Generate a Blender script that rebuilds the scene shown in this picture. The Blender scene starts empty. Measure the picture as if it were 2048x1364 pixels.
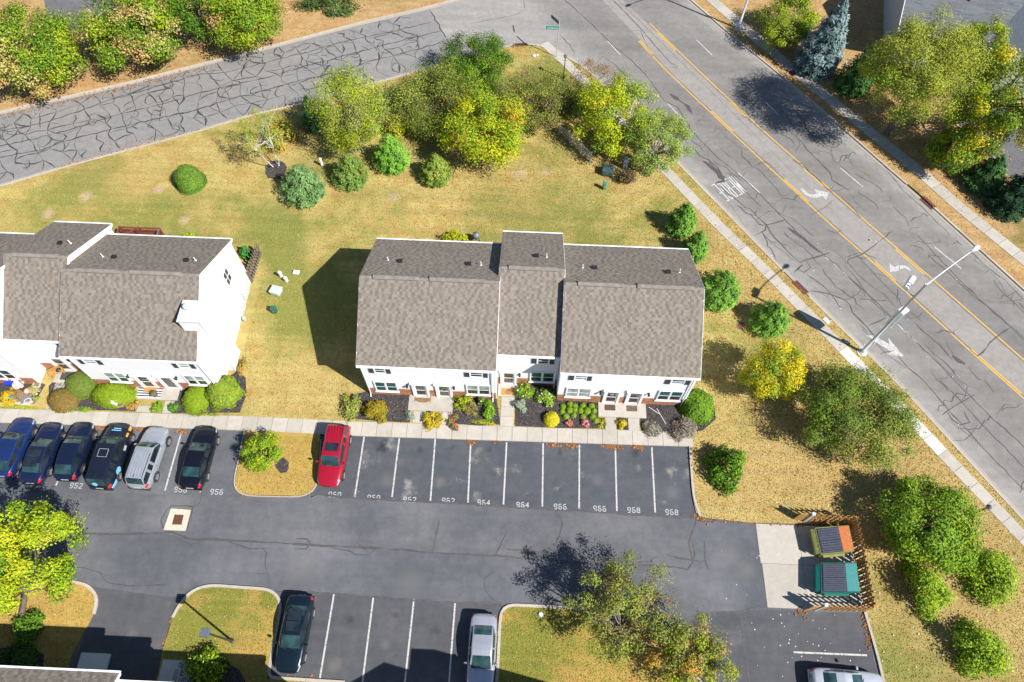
import bpy, math, random
import numpy as np
from mathutils import Vector, Matrix

S = bpy.context.scene
COL = S.collection
R = math.radians

# ------------------------------------------------------------------ camera, sky, sun, exposure
CAM_Z = 51.444
FPX = 1428.1
M = np.array([[0.9990981193387241, 0.04110086486037709, -0.010661465262978467],
              [0.04119889558048648, -0.877576327640161, 0.47766352191533007],
              [0.010276134330225966, -0.4776719670164221, -0.8784781687611192]])
cam = bpy.data.cameras.new('camera')
cam.sensor_width = 36.0
cam.lens = FPX / 2048 * 36
cam.clip_end = 2000
cam_o = bpy.data.objects.new('camera', cam)
COL.objects.link(cam_o)
cam_o.matrix_world = Matrix(((M[0, 0], -M[0, 1], -M[0, 2], 0), (M[1, 0], -M[1, 1], -M[1, 2], 0),
                             (M[2, 0], -M[2, 1], -M[2, 2], CAM_Z), (0, 0, 0, 1)))
S.camera = cam_o

SUN_AZ = 121.5      # clockwise from +Y
SUN_EL = 46.0
w = bpy.data.worlds.new('World')
S.world = w
w.use_nodes = True
nt = w.node_tree
sky = nt.nodes.new('ShaderNodeTexSky')
sky.sky_type = 'NISHITA'
sky.sun_disc = False
sky.sun_elevation = R(SUN_EL)
sky.sun_rotation = R(SUN_AZ)
sky.air_density = 1.0
sky.dust_density = 0.2
sky.ozone_density = 2.5
nt.links.new(sky.outputs[0], nt.nodes['Background'].inputs[0])
nt.nodes['Background'].inputs[1].default_value = 0.072
sun = bpy.data.lights.new('sun', 'SUN')
sun.energy = 5.0
sun.angle = R(0.53)
sun.color = (1.0, 0.96, 0.9)
sun_o = bpy.data.objects.new('sun', sun)
COL.objects.link(sun_o)
sd = Vector((math.sin(R(SUN_AZ)) * math.cos(R(SUN_EL)), math.cos(R(SUN_AZ)) * math.cos(R(SUN_EL)), math.sin(R(SUN_EL))))
sun_o.rotation_euler = sd.to_track_quat('Z', 'Y').to_euler()
sun_o.location = sd * 200
vs = S.view_settings
vs.view_transform = 'Standard'
vs.look = 'None'
vs.gamma = 1
vs.exposure = 0.64
vs.use_curve_mapping = False
S.cycles.max_bounces = 6
S.cycles.diffuse_bounces = 3
S.cycles.glossy_bounces = 3
S.cycles.transparent_max_bounces = 6
S.cycles.use_denoising = True


# ------------------------------------------------------------------ survey helpers: where a sight line meets a plane of the place
def ray(x, y):
    return M @ np.array([(x - 1024) / FPX, (y - 682) / FPX, 1.0])


def P(x, y, z=0.0):
    d = ray(x, y)
    t = (z - CAM_Z) / d[2]
    return Vector((d[0] * t, d[1] * t, z))


def onY(x, y, Y):
    d = ray(x, y)
    t = Y / d[1]
    return d[0] * t, CAM_Z + d[2] * t


def mpp(x, y, z=0.0):
    return (P(x + 1, y, z) - P(x, y, z)).length


def PL(pts, z=0.0):
    return [P(a, b, z) for a, b in pts]


# ------------------------------------------------------------------ objects
ORG = {}


def tag(o, label=None, cat=None, group=None, kind=None):
    if label: o['label'] = label
    if cat: o['category'] = cat
    if group: o['group'] = group
    if kind: o['kind'] = kind
    return o


def thing(name, label, cat, loc=(0, 0, 0), rz=0.0, group=None):
    o = bpy.data.objects.new(name, None)
    COL.objects.link(o)
    o.location = loc
    o.rotation_euler = (0, 0, rz)
    o.empty_display_size = 0.3
    ORG[o] = Vector(loc)
    return tag(o, label, cat, group)


def link(name, me, parent=None):
    o = bpy.data.objects.new(name, me)
    COL.objects.link(o)
    if parent is not None:
        o.parent = parent
        ORG[o] = ORG.get(parent, Vector())
    else:
        ORG[o] = Vector()
    return o


def dup(root, loc, rz=None, label=None, scale=None):
    c = root.copy()
    COL.objects.link(c)
    c.location = loc
    ORG[c] = Vector(loc)
    if rz is not None: c.rotation_euler = (0, 0, rz)
    if scale is not None: c.scale = scale
    if label: c['label'] = label

    def rec(o, n):
        for ch in list(o.children):
            k = ch.copy()
            COL.objects.link(k)
            k.parent = n
            k.matrix_parent_inverse = ch.matrix_parent_inverse
            rec(ch, k)
    rec(root, c)
    return c


class MB:
    def __init__(s):
        s.v = []
        s.f = []
        s.mi = []
        s.cur = 0

    def add(s, vs, fs):
        b = len(s.v)
        s.v += [tuple(p) for p in vs]
        s.f += [tuple(i + b for i in f) for f in fs]
        s.mi += [s.cur] * len(fs)
        return s

    def quad(s, a, b, c, d):
        return s.add([a, b, c, d], [(0, 1, 2, 3)])

    def poly(s, pts):
        return s.add(pts, [tuple(range(len(pts)))])

    def box(s, x0, x1, y0, y1, z0, z1, top=1.0, tilt=0.0):
        cx, cy, hx, hy = (x0 + x1) / 2, (y0 + y1) / 2, abs(x1 - x0) / 2, abs(y1 - y0) / 2
        v = [(cx - hx, cy - hy, z0), (cx + hx, cy - hy, z0), (cx + hx, cy + hy, z0), (cx - hx, cy + hy, z0)]
        v += [(cx - hx * top, cy - hy * top, z1), (cx + hx * top, cy - hy * top, z1), (cx + hx * top, cy + hy * top, z1 - tilt), (cx - hx * top, cy + hy * top, z1 - tilt)]
        return s.add(v, [(3, 2, 1, 0), (4, 5, 6, 7), (0, 1, 5, 4), (1, 2, 6, 5), (2, 3, 7, 6), (3, 0, 4, 7)])

    def obox(s, mat, sx, sy, sz):
        v = [mat @ Vector((a * sx / 2, b * sy / 2, c * sz / 2)) for c in (-1, 1) for a, b in ((-1, -1), (1, -1), (1, 1), (-1, 1))]
        return s.add(v, [(3, 2, 1, 0), (4, 5, 6, 7), (0, 1, 5, 4), (1, 2, 6, 5), (2, 3, 7, 6), (3, 0, 4, 7)])

    def bar(s, a, b, wx, wz):
        a, b = Vector(a), Vector(b)
        d = b - a
        q = d.to_track_quat('Y', 'Z').to_matrix().to_4x4()
        return s.obox(Matrix.Translation((a + b) / 2) @ q, wx, d.length, wz)

    def prism(s, pts, z0, z1):
        n = len(pts)
        a = sum(pts[i][0] * pts[(i + 1) % n][1] - pts[(i + 1) % n][0] * pts[i][1] for i in range(n))
        if a < 0: pts = pts[::-1]
        v = [(p[0], p[1], z0) for p in pts] + [(p[0], p[1], z1) for p in pts]
        f = [tuple(range(n))[::-1], tuple(range(n, 2 * n))] + [(i, (i + 1) % n, n + (i + 1) % n, n + i) for i in range(n)]
        return s.add(v, f)

    def tube(s, pts, rad, n=8, caps=True):
        pts = [Vector(p) for p in pts]
        if not hasattr(rad, '__len__'): rad = [rad] * len(pts)
        v, f = [], []
        for i, p in enumerate(pts):
            d = (pts[min(i + 1, len(pts) - 1)] - pts[max(i - 1, 0)]).normalized()
            up = Vector((0, 0, 1)) if abs(d.z) < 0.95 else Vector((1, 0, 0))
            a = d.cross(up).normalized()
            b = d.cross(a)
            for k in range(n):
                t = 2 * math.pi * k / n
                v.append(p + (a * math.cos(t) + b * math.sin(t)) * rad[i])
        for i in range(len(pts) - 1):
            for k in range(n):
                f.append((i * n + k, i * n + (k + 1) % n, (i + 1) * n + (k + 1) % n, (i + 1) * n + k))
        if caps:
            f.append(tuple(range(n)))
            f.append(tuple(range(len(v) - n, len(v)))[::-1])
        return s.add(v, f)

    def lathe(s, prof, n=16, c=(0, 0, 0), rot=None):
        v, f = [], []
        c = Vector(c)
        for r, z in prof:
            for k in range(n):
                t = 2 * math.pi * k / n
                p = Vector((r * math.cos(t), r * math.sin(t), z))
                if rot is not None: p = rot @ p
                v.append(c + p)
        m = len(prof)
        for i in range(m - 1):
            for k in range(n):
                f.append((i * n + k, i * n + (k + 1) % n, (i + 1) * n + (k + 1) % n, (i + 1) * n + k))
        f.append(tuple(range(n))[::-1])
        f.append(tuple(range((m - 1) * n, m * n)))
        return s.add(v, f)

    def obj(s, name, mat, parent=None, smooth=False, world=True, bevel=0.0, col=None):
        me = bpy.data.meshes.new(name)
        o = link(name, me, parent)
        v = s.v
        if world and parent is not None:
            q = ORG[parent]
            v = [(a - q.x, b - q.y, c - q.z) for a, b, c in v]
        me.from_pydata(v, [], s.f)
        for m_ in (mat if isinstance(mat, (list, tuple)) else [mat]): me.materials.append(m_)
        if isinstance(mat, (list, tuple)): me.polygons.foreach_set('material_index', s.mi)
        if smooth: me.polygons.foreach_set('use_smooth', [True] * len(me.polygons))
        if bevel:
            b = o.modifiers.new('bevel', 'BEVEL')
            b.width = bevel
            b.segments = 2
            b.limit_method = 'ANGLE'
        me.update()
        return o


def npmesh(name, verts, faces, mat, parent=None, col=None, smooth=False):
    """verts (n,3), faces (m,k) of one size, col (n,3)"""
    me = bpy.data.meshes.new(name)
    verts = np.asarray(verts, np.float32)
    faces = np.asarray(faces, np.int32)
    if parent is not None:
        verts = verts - np.array(ORG[parent], np.float32)
    k = faces.shape[1]
    me.vertices.add(len(verts))
    me.vertices.foreach_set('co', verts.ravel())
    me.loops.add(faces.size)
    me.loops.foreach_set('vertex_index', faces.ravel())
    me.polygons.add(len(faces))
    me.polygons.foreach_set('loop_start', np.arange(0, faces.size, k, dtype=np.int32))
    me.update(calc_edges=True)
    if col is not None:
        at = me.attributes.new('Col', 'FLOAT_COLOR', 'POINT')
        c = np.ones((len(verts), 4), np.float32)
        c[:, :3] = col
        at.data.foreach_set('color', c.ravel())
    me.polygons.foreach_set('use_smooth', np.full(len(faces), bool(smooth)))
    me.materials.append(mat)
    return link(name, me, parent)


# ------------------------------------------------------------------ materials
MATS = {}


def _base(name):
    m = bpy.data.materials.new(name)
    m.use_nodes = True
    t = m.node_tree
    return m, t, t.nodes['Principled BSDF']


def _pos(t):
    return t.nodes.new('ShaderNodeNewGeometry').outputs['Position']


def _noise(t, vec, scale, detail=4, rough=0.55, out='Fac'):
    n = t.nodes.new('ShaderNodeTexNoise')
    n.inputs['Scale'].default_value = scale
    n.inputs['Detail'].default_value = detail
    n.inputs['Roughness'].default_value = rough
    t.links.new(vec, n.inputs['Vector'])
    return n.outputs[out]


def _ramp(t, fac, stops):
    r = t.nodes.new('ShaderNodeValToRGB')
    el = r.color_ramp.elements
    while len(el) < len(stops): el.new(0.5)
    for e, (p, c) in zip(el, stops):
        e.position = p
        e.color = (*c, 1) if len(c) == 3 else c
    t.links.new(fac, r.inputs[0])
    return r.outputs[0]


def _mix(t, fac, a, b, mode='MIX'):
    n = t.nodes.new('ShaderNodeMix')
    n.data_type = 'RGBA'
    n.blend_type = mode
    for s, k in ((fac, 0), (a, 6), (b, 7)):
        if hasattr(s, 'is_linked'): t.links.new(s, n.inputs[k])
        elif k == 0: n.inputs[0].default_value = s
        else: n.inputs[k].default_value = (*s, 1)
    return n.outputs[2]


def _bump(t, bs, h, strength, dist=0.02):
    b = t.nodes.new('ShaderNodeBump')
    b.inputs['Strength'].default_value = strength
    b.inputs['Distance'].default_value = dist
    t.links.new(h, b.inputs['Height'])
    t.links.new(b.outputs[0], bs.inputs['Normal'])


def pm(name, col, rough=0.6, metal=0.0, var=0.12, scale=6.0, coat=0.0, bump=0.0, bscale=40, spec=None, wear=None):
    """painted / plain material: base colour broken up by two sizes of noise"""
    if name in MATS: return MATS[name]
    m, t, b = _base(name)
    pos = _pos(t)
    n = _noise(t, pos, scale, 5)
    dk = tuple(max(0, c * (1 - var)) for c in col)
    lt = tuple(min(1, c * (1 + var)) for c in col)
    c = _ramp(t, n, [(0.3, dk), (0.7, lt)])
    if wear:
        wc, amt, ws = wear
        n2 = _noise(t, pos, ws, 6, 0.7)
        f = _ramp(t, n2, [(amt, (0, 0, 0)), (min(1, amt + 0.08), (1, 1, 1))])
        c = _mix(t, f, c, wc)
    t.links.new(c, b.inputs['Base Color'])
    b.inputs['Roughness'].default_value = rough
    b.inputs['Metallic'].default_value = metal
    if coat: b.inputs['Coat Weight'].default_value = coat; b.inputs['Coat Roughness'].default_value = 0.04
    if spec is not None: b.inputs['Specular IOR Level'].default_value = spec
    if bump: _bump(t, b, _noise(t, pos, bscale, 4), bump)
    MATS[name] = m
    return m


def am(name, rough=0.7, transl=0.0, spec=0.3, var=0.15, bump=0):
    """colour from the mesh attribute Col (the thing's own pigment)"""
    if name in MATS: return MATS[name]
    m, t, b = _base(name)
    a = t.nodes.new('ShaderNodeAttribute')
    a.attribute_name = 'Col'
    n = _noise(t, _pos(t), 9, 3)
    g = _ramp(t, n, [(0.3, (1 - var,) * 3), (0.7, (1 + var,) * 3)])
    c = _mix(t, 1.0, a.outputs['Color'], g, 'MULTIPLY')
    t.links.new(c, b.inputs['Base Color'])
    b.inputs['Roughness'].default_value = rough
    b.inputs['Specular IOR Level'].default_value = spec
    if transl:
        tr = t.nodes.new('ShaderNodeBsdfTranslucent')
        t.links.new(c, tr.inputs[0])
        mx = t.nodes.new('ShaderNodeMixShader')
        mx.inputs[0].default_value = transl
        t.links.new(b.outputs[0], mx.inputs[1])
        t.links.new(tr.outputs[0], mx.inputs[2])
        t.links.new(mx.outputs[0], t.nodes['Material Output'].inputs[0])
    if bump: _bump(t, b, _noise(t, _pos(t), 60, 3), bump)
    MATS[name] = m
    return m


def asphalt(name, dark, light, patch, grain=0.25, big=0.35, speck=0.0, crack=0.0, streak=None, stains=()):
    """dark/light: aggregate colours; patch: weathered colour in big soft patches"""
    m, t, b = _base(name)
    pos = _pos(t)
    fine = _noise(t, pos, 26, 6, 0.75)
    c = _ramp(t, fine, [(0.32, dark), (0.68, light)])
    bign = _noise(t, pos, big, 6, 0.6)
    f = _ramp(t, bign, [(0.4, (0, 0, 0)), (0.68, (0.85,) * 3)])
    c = _mix(t, f, c, patch)
    mid = _noise(t, pos, 1.7, 5, 0.65)
    g = _ramp(t, mid, [(0.3, (0.86,) * 3), (0.72, (1.12,) * 3)])
    c = _mix(t, 1.0, c, g, 'MULTIPLY')
    if streak:
        mp = t.nodes.new('ShaderNodeMapping')
        mp.inputs['Rotation'].default_value = (0, 0, R(streak[0]))
        mp.inputs['Scale'].default_value = (0.07, 1.0, 1.0)
        t.links.new(pos, mp.inputs[0])
        s_ = _noise(t, mp.outputs[0], streak[1], 5, 0.6)
        g = _ramp(t, s_, [(0.3, (1 - streak[2],) * 3), (0.7, (1 + streak[2],) * 3)])
        c = _mix(t, 1.0, c, g, 'MULTIPLY')
    for (x, y, rad, amt, sc) in stains:      # oil drips and washed-out spots
        d = t.nodes.new('ShaderNodeVectorMath'); d.operation = 'DISTANCE'
        t.links.new(pos, d.inputs[0]); d.inputs[1].default_value = tuple(P(x, y, 0.0))
        ad = t.nodes.new('ShaderNodeMath'); ad.operation = 'MULTIPLY_ADD'
        t.links.new(mid, ad.inputs[0]); ad.inputs[1].default_value = rad * 1.5; t.links.new(d.outputs['Value'], ad.inputs[2])
        mr = t.nodes.new('ShaderNodeMapRange'); mr.interpolation_type = 'SMOOTHSTEP'
        t.links.new(ad.outputs[0], mr.inputs[0])
        mr.inputs[1].default_value = rad * .8; mr.inputs[2].default_value = rad * 1.75
        mr.inputs[3].default_value = amt; mr.inputs[4].default_value = 0
        c = _mix(t, mr.outputs[0], c, sc)
    if speck:
        v = _noise(t, pos, 15, 8, 0.9)
        bigm = _noise(t, pos, 0.55, 3)
        mm = t.nodes.new('ShaderNodeMath'); mm.operation = 'MULTIPLY'
        t.links.new(v, mm.inputs[0]); t.links.new(bigm, mm.inputs[1])
        f = _ramp(t, mm.outputs[0], [(0.338, (0, 0, 0)), (0.35, (speck,) * 3)])
        c = _mix(t, f, c, (0.33, 0.31, 0.28))
    t.links.new(c, b.inputs['Base Color'])
    b.inputs['Roughness'].default_value = 0.88
    b.inputs['Specular IOR Level'].default_value = 0.25
    _bump(t, b, fine, grain, 0.01)
    MATS[name] = m
    return m


def lawn_mat(name, straw, tan, green, blobs=(), rust=None, bias=0.0, bare=(), brown=()):
    m, t, b = _base(name)
    pos = _pos(t)
    n1 = _noise(t, pos, 0.16, 6, 0.62)
    n2 = _noise(t, pos, 1.3, 6, 0.7)
    n3 = _noise(t, pos, 11, 5, 0.75)
    mp = t.nodes.new('ShaderNodeMapping')
    mp.inputs['Scale'].default_value = (0.18, 1, 1)
    t.links.new(pos, mp.inputs[0])
    n4 = _noise(t, mp.outputs[0], 1.1, 4, 0.6)
    c = _ramp(t, n2, [(0.3, tan), (0.62, straw)])
    if rust:
        nr = _noise(t, pos, 0.5, 5, 0.7)
        c = _mix(t, _ramp(t, nr, [(0.45, (0, 0, 0)), (0.65, (0.8,) * 3)]), c, rust)
    g = n1
    for (x, y, rad, amt) in blobs:
        d = t.nodes.new('ShaderNodeVectorMath'); d.operation = 'DISTANCE'
        t.links.new(pos, d.inputs[0]); d.inputs[1].default_value = tuple(P(x, y, 0.1))
        mr = t.nodes.new('ShaderNodeMapRange'); mr.interpolation_type = 'SMOOTHSTEP'
        t.links.new(d.outputs['Value'], mr.inputs[0])
        mr.inputs[1].default_value = 0; mr.inputs[2].default_value = rad
        mr.inputs[3].default_value = amt; mr.inputs[4].default_value = 0
        ad = t.nodes.new('ShaderNodeMath'); ad.operation = 'ADD'
        t.links.new(g, ad.inputs[0]); t.links.new(mr.outputs[0], ad.inputs[1])
        g = ad.outputs[0]
    a2 = t.nodes.new('ShaderNodeMath'); a2.operation = 'MULTIPLY_ADD'
    t.links.new(n2, a2.inputs[0]); a2.inputs[1].default_value = 0.35; t.links.new(g, a2.inputs[2])
    a3 = t.nodes.new('ShaderNodeMath'); a3.operation = 'MULTIPLY_ADD'
    t.links.new(n4, a3.inputs[0]); a3.inputs[1].default_value = 0.25; t.links.new(a2.outputs[0], a3.inputs[2])
    f = _ramp(t, a3.outputs[0], [(0.78 - bias, (0, 0, 0)), (1.0 - bias if bias > 0 else 1.0, (0.9,) * 3)])
    c = _mix(t, f, c, green)
    for (x, y, rad, amt) in brown:     # burnt-off turf
        d = t.nodes.new('ShaderNodeVectorMath'); d.operation = 'DISTANCE'
        t.links.new(pos, d.inputs[0]); d.inputs[1].default_value = tuple(P(x, y, 0.1))
        mr = t.nodes.new('ShaderNodeMapRange'); mr.interpolation_type = 'SMOOTHSTEP'
        t.links.new(d.outputs['Value'], mr.inputs[0])
        mr.inputs[1].default_value = rad * .25; mr.inputs[2].default_value = rad
        mr.inputs[3].default_value = amt; mr.inputs[4].default_value = 0
        mm = t.nodes.new('ShaderNodeMath'); mm.operation = 'MULTIPLY'
        t.links.new(mr.outputs[0], mm.inputs[0])
        t.links.new(_ramp(t, n2, [(0.3, (.35,) * 3), (0.6, (1,) * 3)]), mm.inputs[1])
        c = _mix(t, mm.outputs[0], c, (0.43, 0.285, 0.125))
    for (x, y, rad) in bare:      # worn soil patches
        d = t.nodes.new('ShaderNodeVectorMath'); d.operation = 'DISTANCE'
        t.links.new(pos, d.inputs[0]); d.inputs[1].default_value = tuple(P(x, y, 0.1))
        ad = t.nodes.new('ShaderNodeMath'); ad.operation = 'MULTIPLY_ADD'
        t.links.new(n2, ad.inputs[0]); ad.inputs[1].default_value = rad * 1.6; t.links.new(d.outputs['Value'], ad.inputs[2])
        mr = t.nodes.new('ShaderNodeMapRange')
        t.links.new(ad.outputs[0], mr.inputs[0])
        mr.inputs[1].default_value = rad * 1.1; mr.inputs[2].default_value = rad * 1.9
        mr.inputs[3].default_value = 0.75; mr.inputs[4].default_value = 0
        c = _mix(t, mr.outputs[0], c, (0.47, 0.35, 0.24))
    mp2 = t.nodes.new('ShaderNodeMapping')
    mp2.inputs['Scale'].default_value = (0.03, 1, 1)
    t.links.new(pos, mp2.inputs[0])
    n5 = _noise(t, mp2.outputs[0], 1.9, 3, 0.6)
    c = _mix(t, 1.0, c, _ramp(t, n5, [(0.35, (0.9, 0.92, 0.92)), (0.65, (1.08, 1.07, 1.04))]), 'MULTIPLY')
    gr = _ramp(t, n3, [(0.25, (0.72,) * 3), (0.75, (1.25,) * 3)])
    c = _mix(t, 1.0, c, gr, 'MULTIPLY')
    t.links.new(c, b.inputs['Base Color'])
    b.inputs['Roughness'].default_value = 0.95
    b.inputs['Specular IOR Level'].default_value = 0.1
    _bump(t, b, n3, 0.5, 0.04)
    MATS[name] = m
    return m


def concrete(name, col, var=0.1, stain=(0.3, 0.26, 0.2)):
    m, t, b = _base(name)
    pos = _pos(t)
    n = _noise(t, pos, 2.2, 6, 0.7)
    c = _ramp(t, n, [(0.25, tuple(x * (1 - var) for x in col)), (0.75, tuple(x * (1 + var) for x in col))])
    n2 = _noise(t, pos, 0.9, 6, 0.75)
    c = _mix(t, _ramp(t, n2, [(0.5, (0, 0, 0)), (0.75, (0.5,) * 3)]), c, stain)
    oi = t.nodes.new('ShaderNodeObjectInfo')
    g = _ramp(t, oi.outputs['Random'], [(0, (0.9,) * 3), (1, (1.07,) * 3)])
    c = _mix(t, 1.0, c, g, 'MULTIPLY')
    t.links.new(c, b.inputs['Base Color'])
    b.inputs['Roughness'].default_value = 0.9
    b.inputs['Specular IOR Level'].default_value = 0.2
    _bump(t, b, _noise(t, pos, 35, 4), 0.2, 0.01)
    MATS[name] = m
    return m


def glass(name, col, rough=0.06):
    m, t, b = _base(name)
    n = _noise(t, _pos(t), 1.4, 3)
    c = _ramp(t, n, [(0.35, tuple(x * 0.6 for x in col)), (0.65, tuple(x * 1.5 for x in col))])
    t.links.new(c, b.inputs['Base Color'])
    b.inputs['Roughness'].default_value = rough
    b.inputs['IOR'].default_value = 1.5
    b.inputs['Coat Weight'].default_value = 0.4
    MATS[name] = m
    return m


A_SIDE = asphalt('asphalt_side_street', (0.18, 0.175, 0.17), (0.258, 0.249, 0.24), (0.242, 0.232, 0.223), big=0.22, streak=(-24.5, 0.9, 0.08))
A_MAIN = asphalt('asphalt_main_road', (0.158, 0.154, 0.15), (0.238, 0.231, 0.224), (0.225, 0.215, 0.206), big=0.18, streak=(54.5, 0.55, 0.15))
A_TURN = asphalt('asphalt_turn_lane', (0.235, 0.221, 0.205), (0.305, 0.284, 0.263), (0.28, 0.26, 0.24), big=0.25, streak=(54.5, 0.5, 0.06))
A_EDGE = asphalt('asphalt_road_edge', (0.21, 0.195, 0.18), (0.27, 0.25, 0.23), (0.26, 0.235, 0.21), big=0.3, streak=(54.5, 0.6, 0.08))
A_LOT = asphalt('asphalt_lot', (0.07, 0.075, 0.087), (0.112, 0.118, 0.132), (0.16, 0.16, 0.17), big=0.16, streak=(88, 1.1, 0.07), stains=[(215,990,1.3,.4,(.2,.185,.165)),(310,1015,1.0,.3,(.2,.185,.165)),(820,1170,1.6,.25,(.2,.185,.165)),(1460,1110,1.2,.3,(.2,.185,.165)),(600,1140,1.3,.25,(.2,.185,.165)),(1495,1140,.9,.4,(.2,.185,.165)),(380,1180,.8,.3,(.022,.022,.024))])
A_SEAL = asphalt('asphalt_sealed_stalls', (0.058, 0.064, 0.076), (0.086, 0.092, 0.105), (0.09, 0.095, 0.106), big=0.3, speck=0.8, streak=(88, 1.3, 0.08), stains=[(765,893,.75,.85,(.022,.022,.024)),(790,895,.5,.5,(.2,.185,.165)),(840,900,.4,.5,(.022,.022,.024)),(1270,905,.5,.6,(.022,.022,.024)),(905,895,.4,.4,(.022,.022,.024)),(980,900,.35,.5,(.022,.022,.024)),(1120,905,.4,.5,(.022,.022,.024)),(775,960,.9,.3,(.2,.185,.165)),(1195,960,.7,.3,(.2,.185,.165)),(1345,985,.8,.35,(.2,.185,.165)),(880,965,.6,.45,(.2,.185,.165))])
A_SEAL2 = asphalt('asphalt_sealed_lower_stalls', (0.06, 0.063, 0.071), (0.09, 0.093, 0.1), (0.098, 0.098, 0.104), big=0.3, speck=0.15, streak=(88, 1.3, 0.1), stains=[(670,1330,.7,.4,(.2,.185,.165)),(770,1290,.5,.3,(.2,.185,.165)),(700,1240,.4,.5,(.022,.022,.024)),(790,1230,.35,.5,(.022,.022,.024)),(870,1260,.45,.45,(.022,.022,.024))])
A_WORN = asphalt('asphalt_worn_lane', (0.078, 0.082, 0.092), (0.118, 0.122, 0.133), (0.172, 0.17, 0.176), big=0.17, streak=(-3, .8, 0.07))
A_FAR = asphalt('asphalt_far_lot', (0.1, 0.1, 0.107), (0.14, 0.14, 0.147), (0.15, 0.148, 0.15))
TAR = pm('crack_sealer', (0.055, 0.053, 0.056), 0.5, var=0.25, scale=3)
TAR2 = pm('old_crack_sealer', (0.075, 0.07, 0.072), 0.7, var=0.25, scale=3)
CONC = concrete('concrete_walk', (0.43, 0.395, 0.345))
CONC2 = concrete('concrete_new', (0.56, 0.54, 0.5), 0.05, (0.5, 0.47, 0.42))
CURB = concrete('concrete_curb', (0.43, 0.385, 0.325))
GUT = concrete('concrete_gutter', (0.36, 0.32, 0.275))
WHITE_L = pm('road_paint_white', (0.5, 0.495, 0.485), 0.7, var=0.14, wear=((0.24, 0.235, 0.23), 0.5, 7))
WHITE_S = pm('stall_paint_white', (0.5, 0.49, 0.47), 0.7, var=0.16, wear=((0.13, 0.13, 0.135), 0.53, 6))
WHITE_N = pm('stencil_paint_white', (0.44, 0.44, 0.44), 0.7, var=0.1, wear=((0.2, 0.2, 0.2), 0.6, 7))
WHITE_M = pm('road_lettering_white', (0.5, 0.495, 0.485), 0.7, var=0.1, wear=((0.26, 0.255, 0.25), 0.6, 5))
YELLOW_L = pm('road_paint_yellow', (0.62, 0.36, 0.055), 0.7, var=0.12, wear=((0.3, 0.22, 0.12), 0.6, 4))
SIDING = pm('white_siding', (0.7, 0.7, 0.7), 0.55, var=0.02, scale=0.8)
TRIM = pm('white_trim', (0.82, 0.82, 0.82), 0.45, var=0.02)
BRICK = am('red_brick', 0.9, 0, 0.2)
SHING = am('asphalt_shingle', 0.95, 0, 0.1, var=0.1, bump=0.1)
RCAP = pm('ridge_cap_shingle', (0.205, 0.182, 0.16), 0.95, var=0.22, scale=3, bump=0.4)
GL_D = glass('window_glass_dark', (0.035, 0.04, 0.045))
GL_T = glass('window_glass_teal', (0.03, 0.09, 0.095))
GL_B = glass('window_glass_blinds', (0.3, 0.33, 0.34), 0.2)
SHUT = pm('navy_shutter', (0.035, 0.037, 0.06), 0.5)
BLACK = pm('black_metal', (0.02, 0.02, 0.022), 0.45)
GALV = pm('galvanized_steel', (0.5, 0.52, 0.54), 0.5, metal=0.15, var=0.08)
PALEGREY = pm('pale_grey_paint', (0.55, 0.57, 0.58), 0.5, var=0.06)
RUSTY = pm('rusty_cast_iron', (0.14, 0.05, 0.03), 0.85, var=0.35, scale=8)
DARKHOLE = pm('drain_void', (0.01, 0.01, 0.01), 0.9)
LEAF = am('leaf_surface', 0.75, 0.17, 0.1, var=0.12)
NEEDLE = am('needle_surface', 0.75, 0.15, 0.1, var=0.12)
BLADE = am('grass_blade', 0.9, 0.25, 0.05)
BARK = pm('bark', (0.13, 0.1, 0.08), 0.95, var=0.35, scale=7, bump=0.6, bscale=18)
BARK_W = pm('white_birch_bark', (0.6, 0.57, 0.52), 0.85, var=0.2, scale=9, wear=((0.08, 0.07, 0.06), 0.66, 6))
BARK_G = pm('grey_bark', (0.2, 0.185, 0.17), 0.95, var=0.3, scale=7)
MULCH = pm('bark_mulch', (0.05, 0.045, 0.045), 0.95, var=0.5, scale=14, bump=0.8, bscale=25)
CHIP = am('bark_chip', 0.95, 0, 0.1)
CEDAR = pm('cedar_plank', (0.42, 0.22, 0.07), 0.75, var=0.3, scale=5)
GREYWOOD = pm('weathered_wood', (0.16, 0.12, 0.105), 0.9, var=0.3, scale=6)
REDWOOD = pm('redwood_stain', (0.2, 0.05, 0.035), 0.7, var=0.25, scale=5)
TYRE = pm('tyre_rubber', (0.022, 0.022, 0.023), 0.85)
RIM = pm('alloy_rim', (0.55, 0.56, 0.57), 0.3, metal=0.6, var=0.05)
CARGLASS = glass('car_glass', (0.02, 0.05, 0.055), 0.04)
CARGLASS_S = glass('car_glass_side', (0.015, 0.022, 0.028), 0.05)
RED_L = pm('tail_lamp_red', (0.55, 0.015, 0.02), 0.2, coat=0.5)
CLEAR_L = pm('head_lamp_clear', (0.38, 0.4, 0.43), 0.12, coat=0.6)
CHROME = pm('chrome', (0.6, 0.61, 0.63), 0.15, metal=1.0, var=0.03)
PLASTIC = pm('black_plastic', (0.025, 0.025, 0.027), 0.6)
GREENBOX = pm('green_utility_paint', (0.03, 0.12, 0.085), 0.5, var=0.15)
PALEGREEN = pm('pale_green_utility_paint', (0.42, 0.49, 0.44), 0.55, var=0.06)

# ================================================================== GROUND AND ROADS
rnd = random.Random(7)
rng = np.random.default_rng(11)


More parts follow.
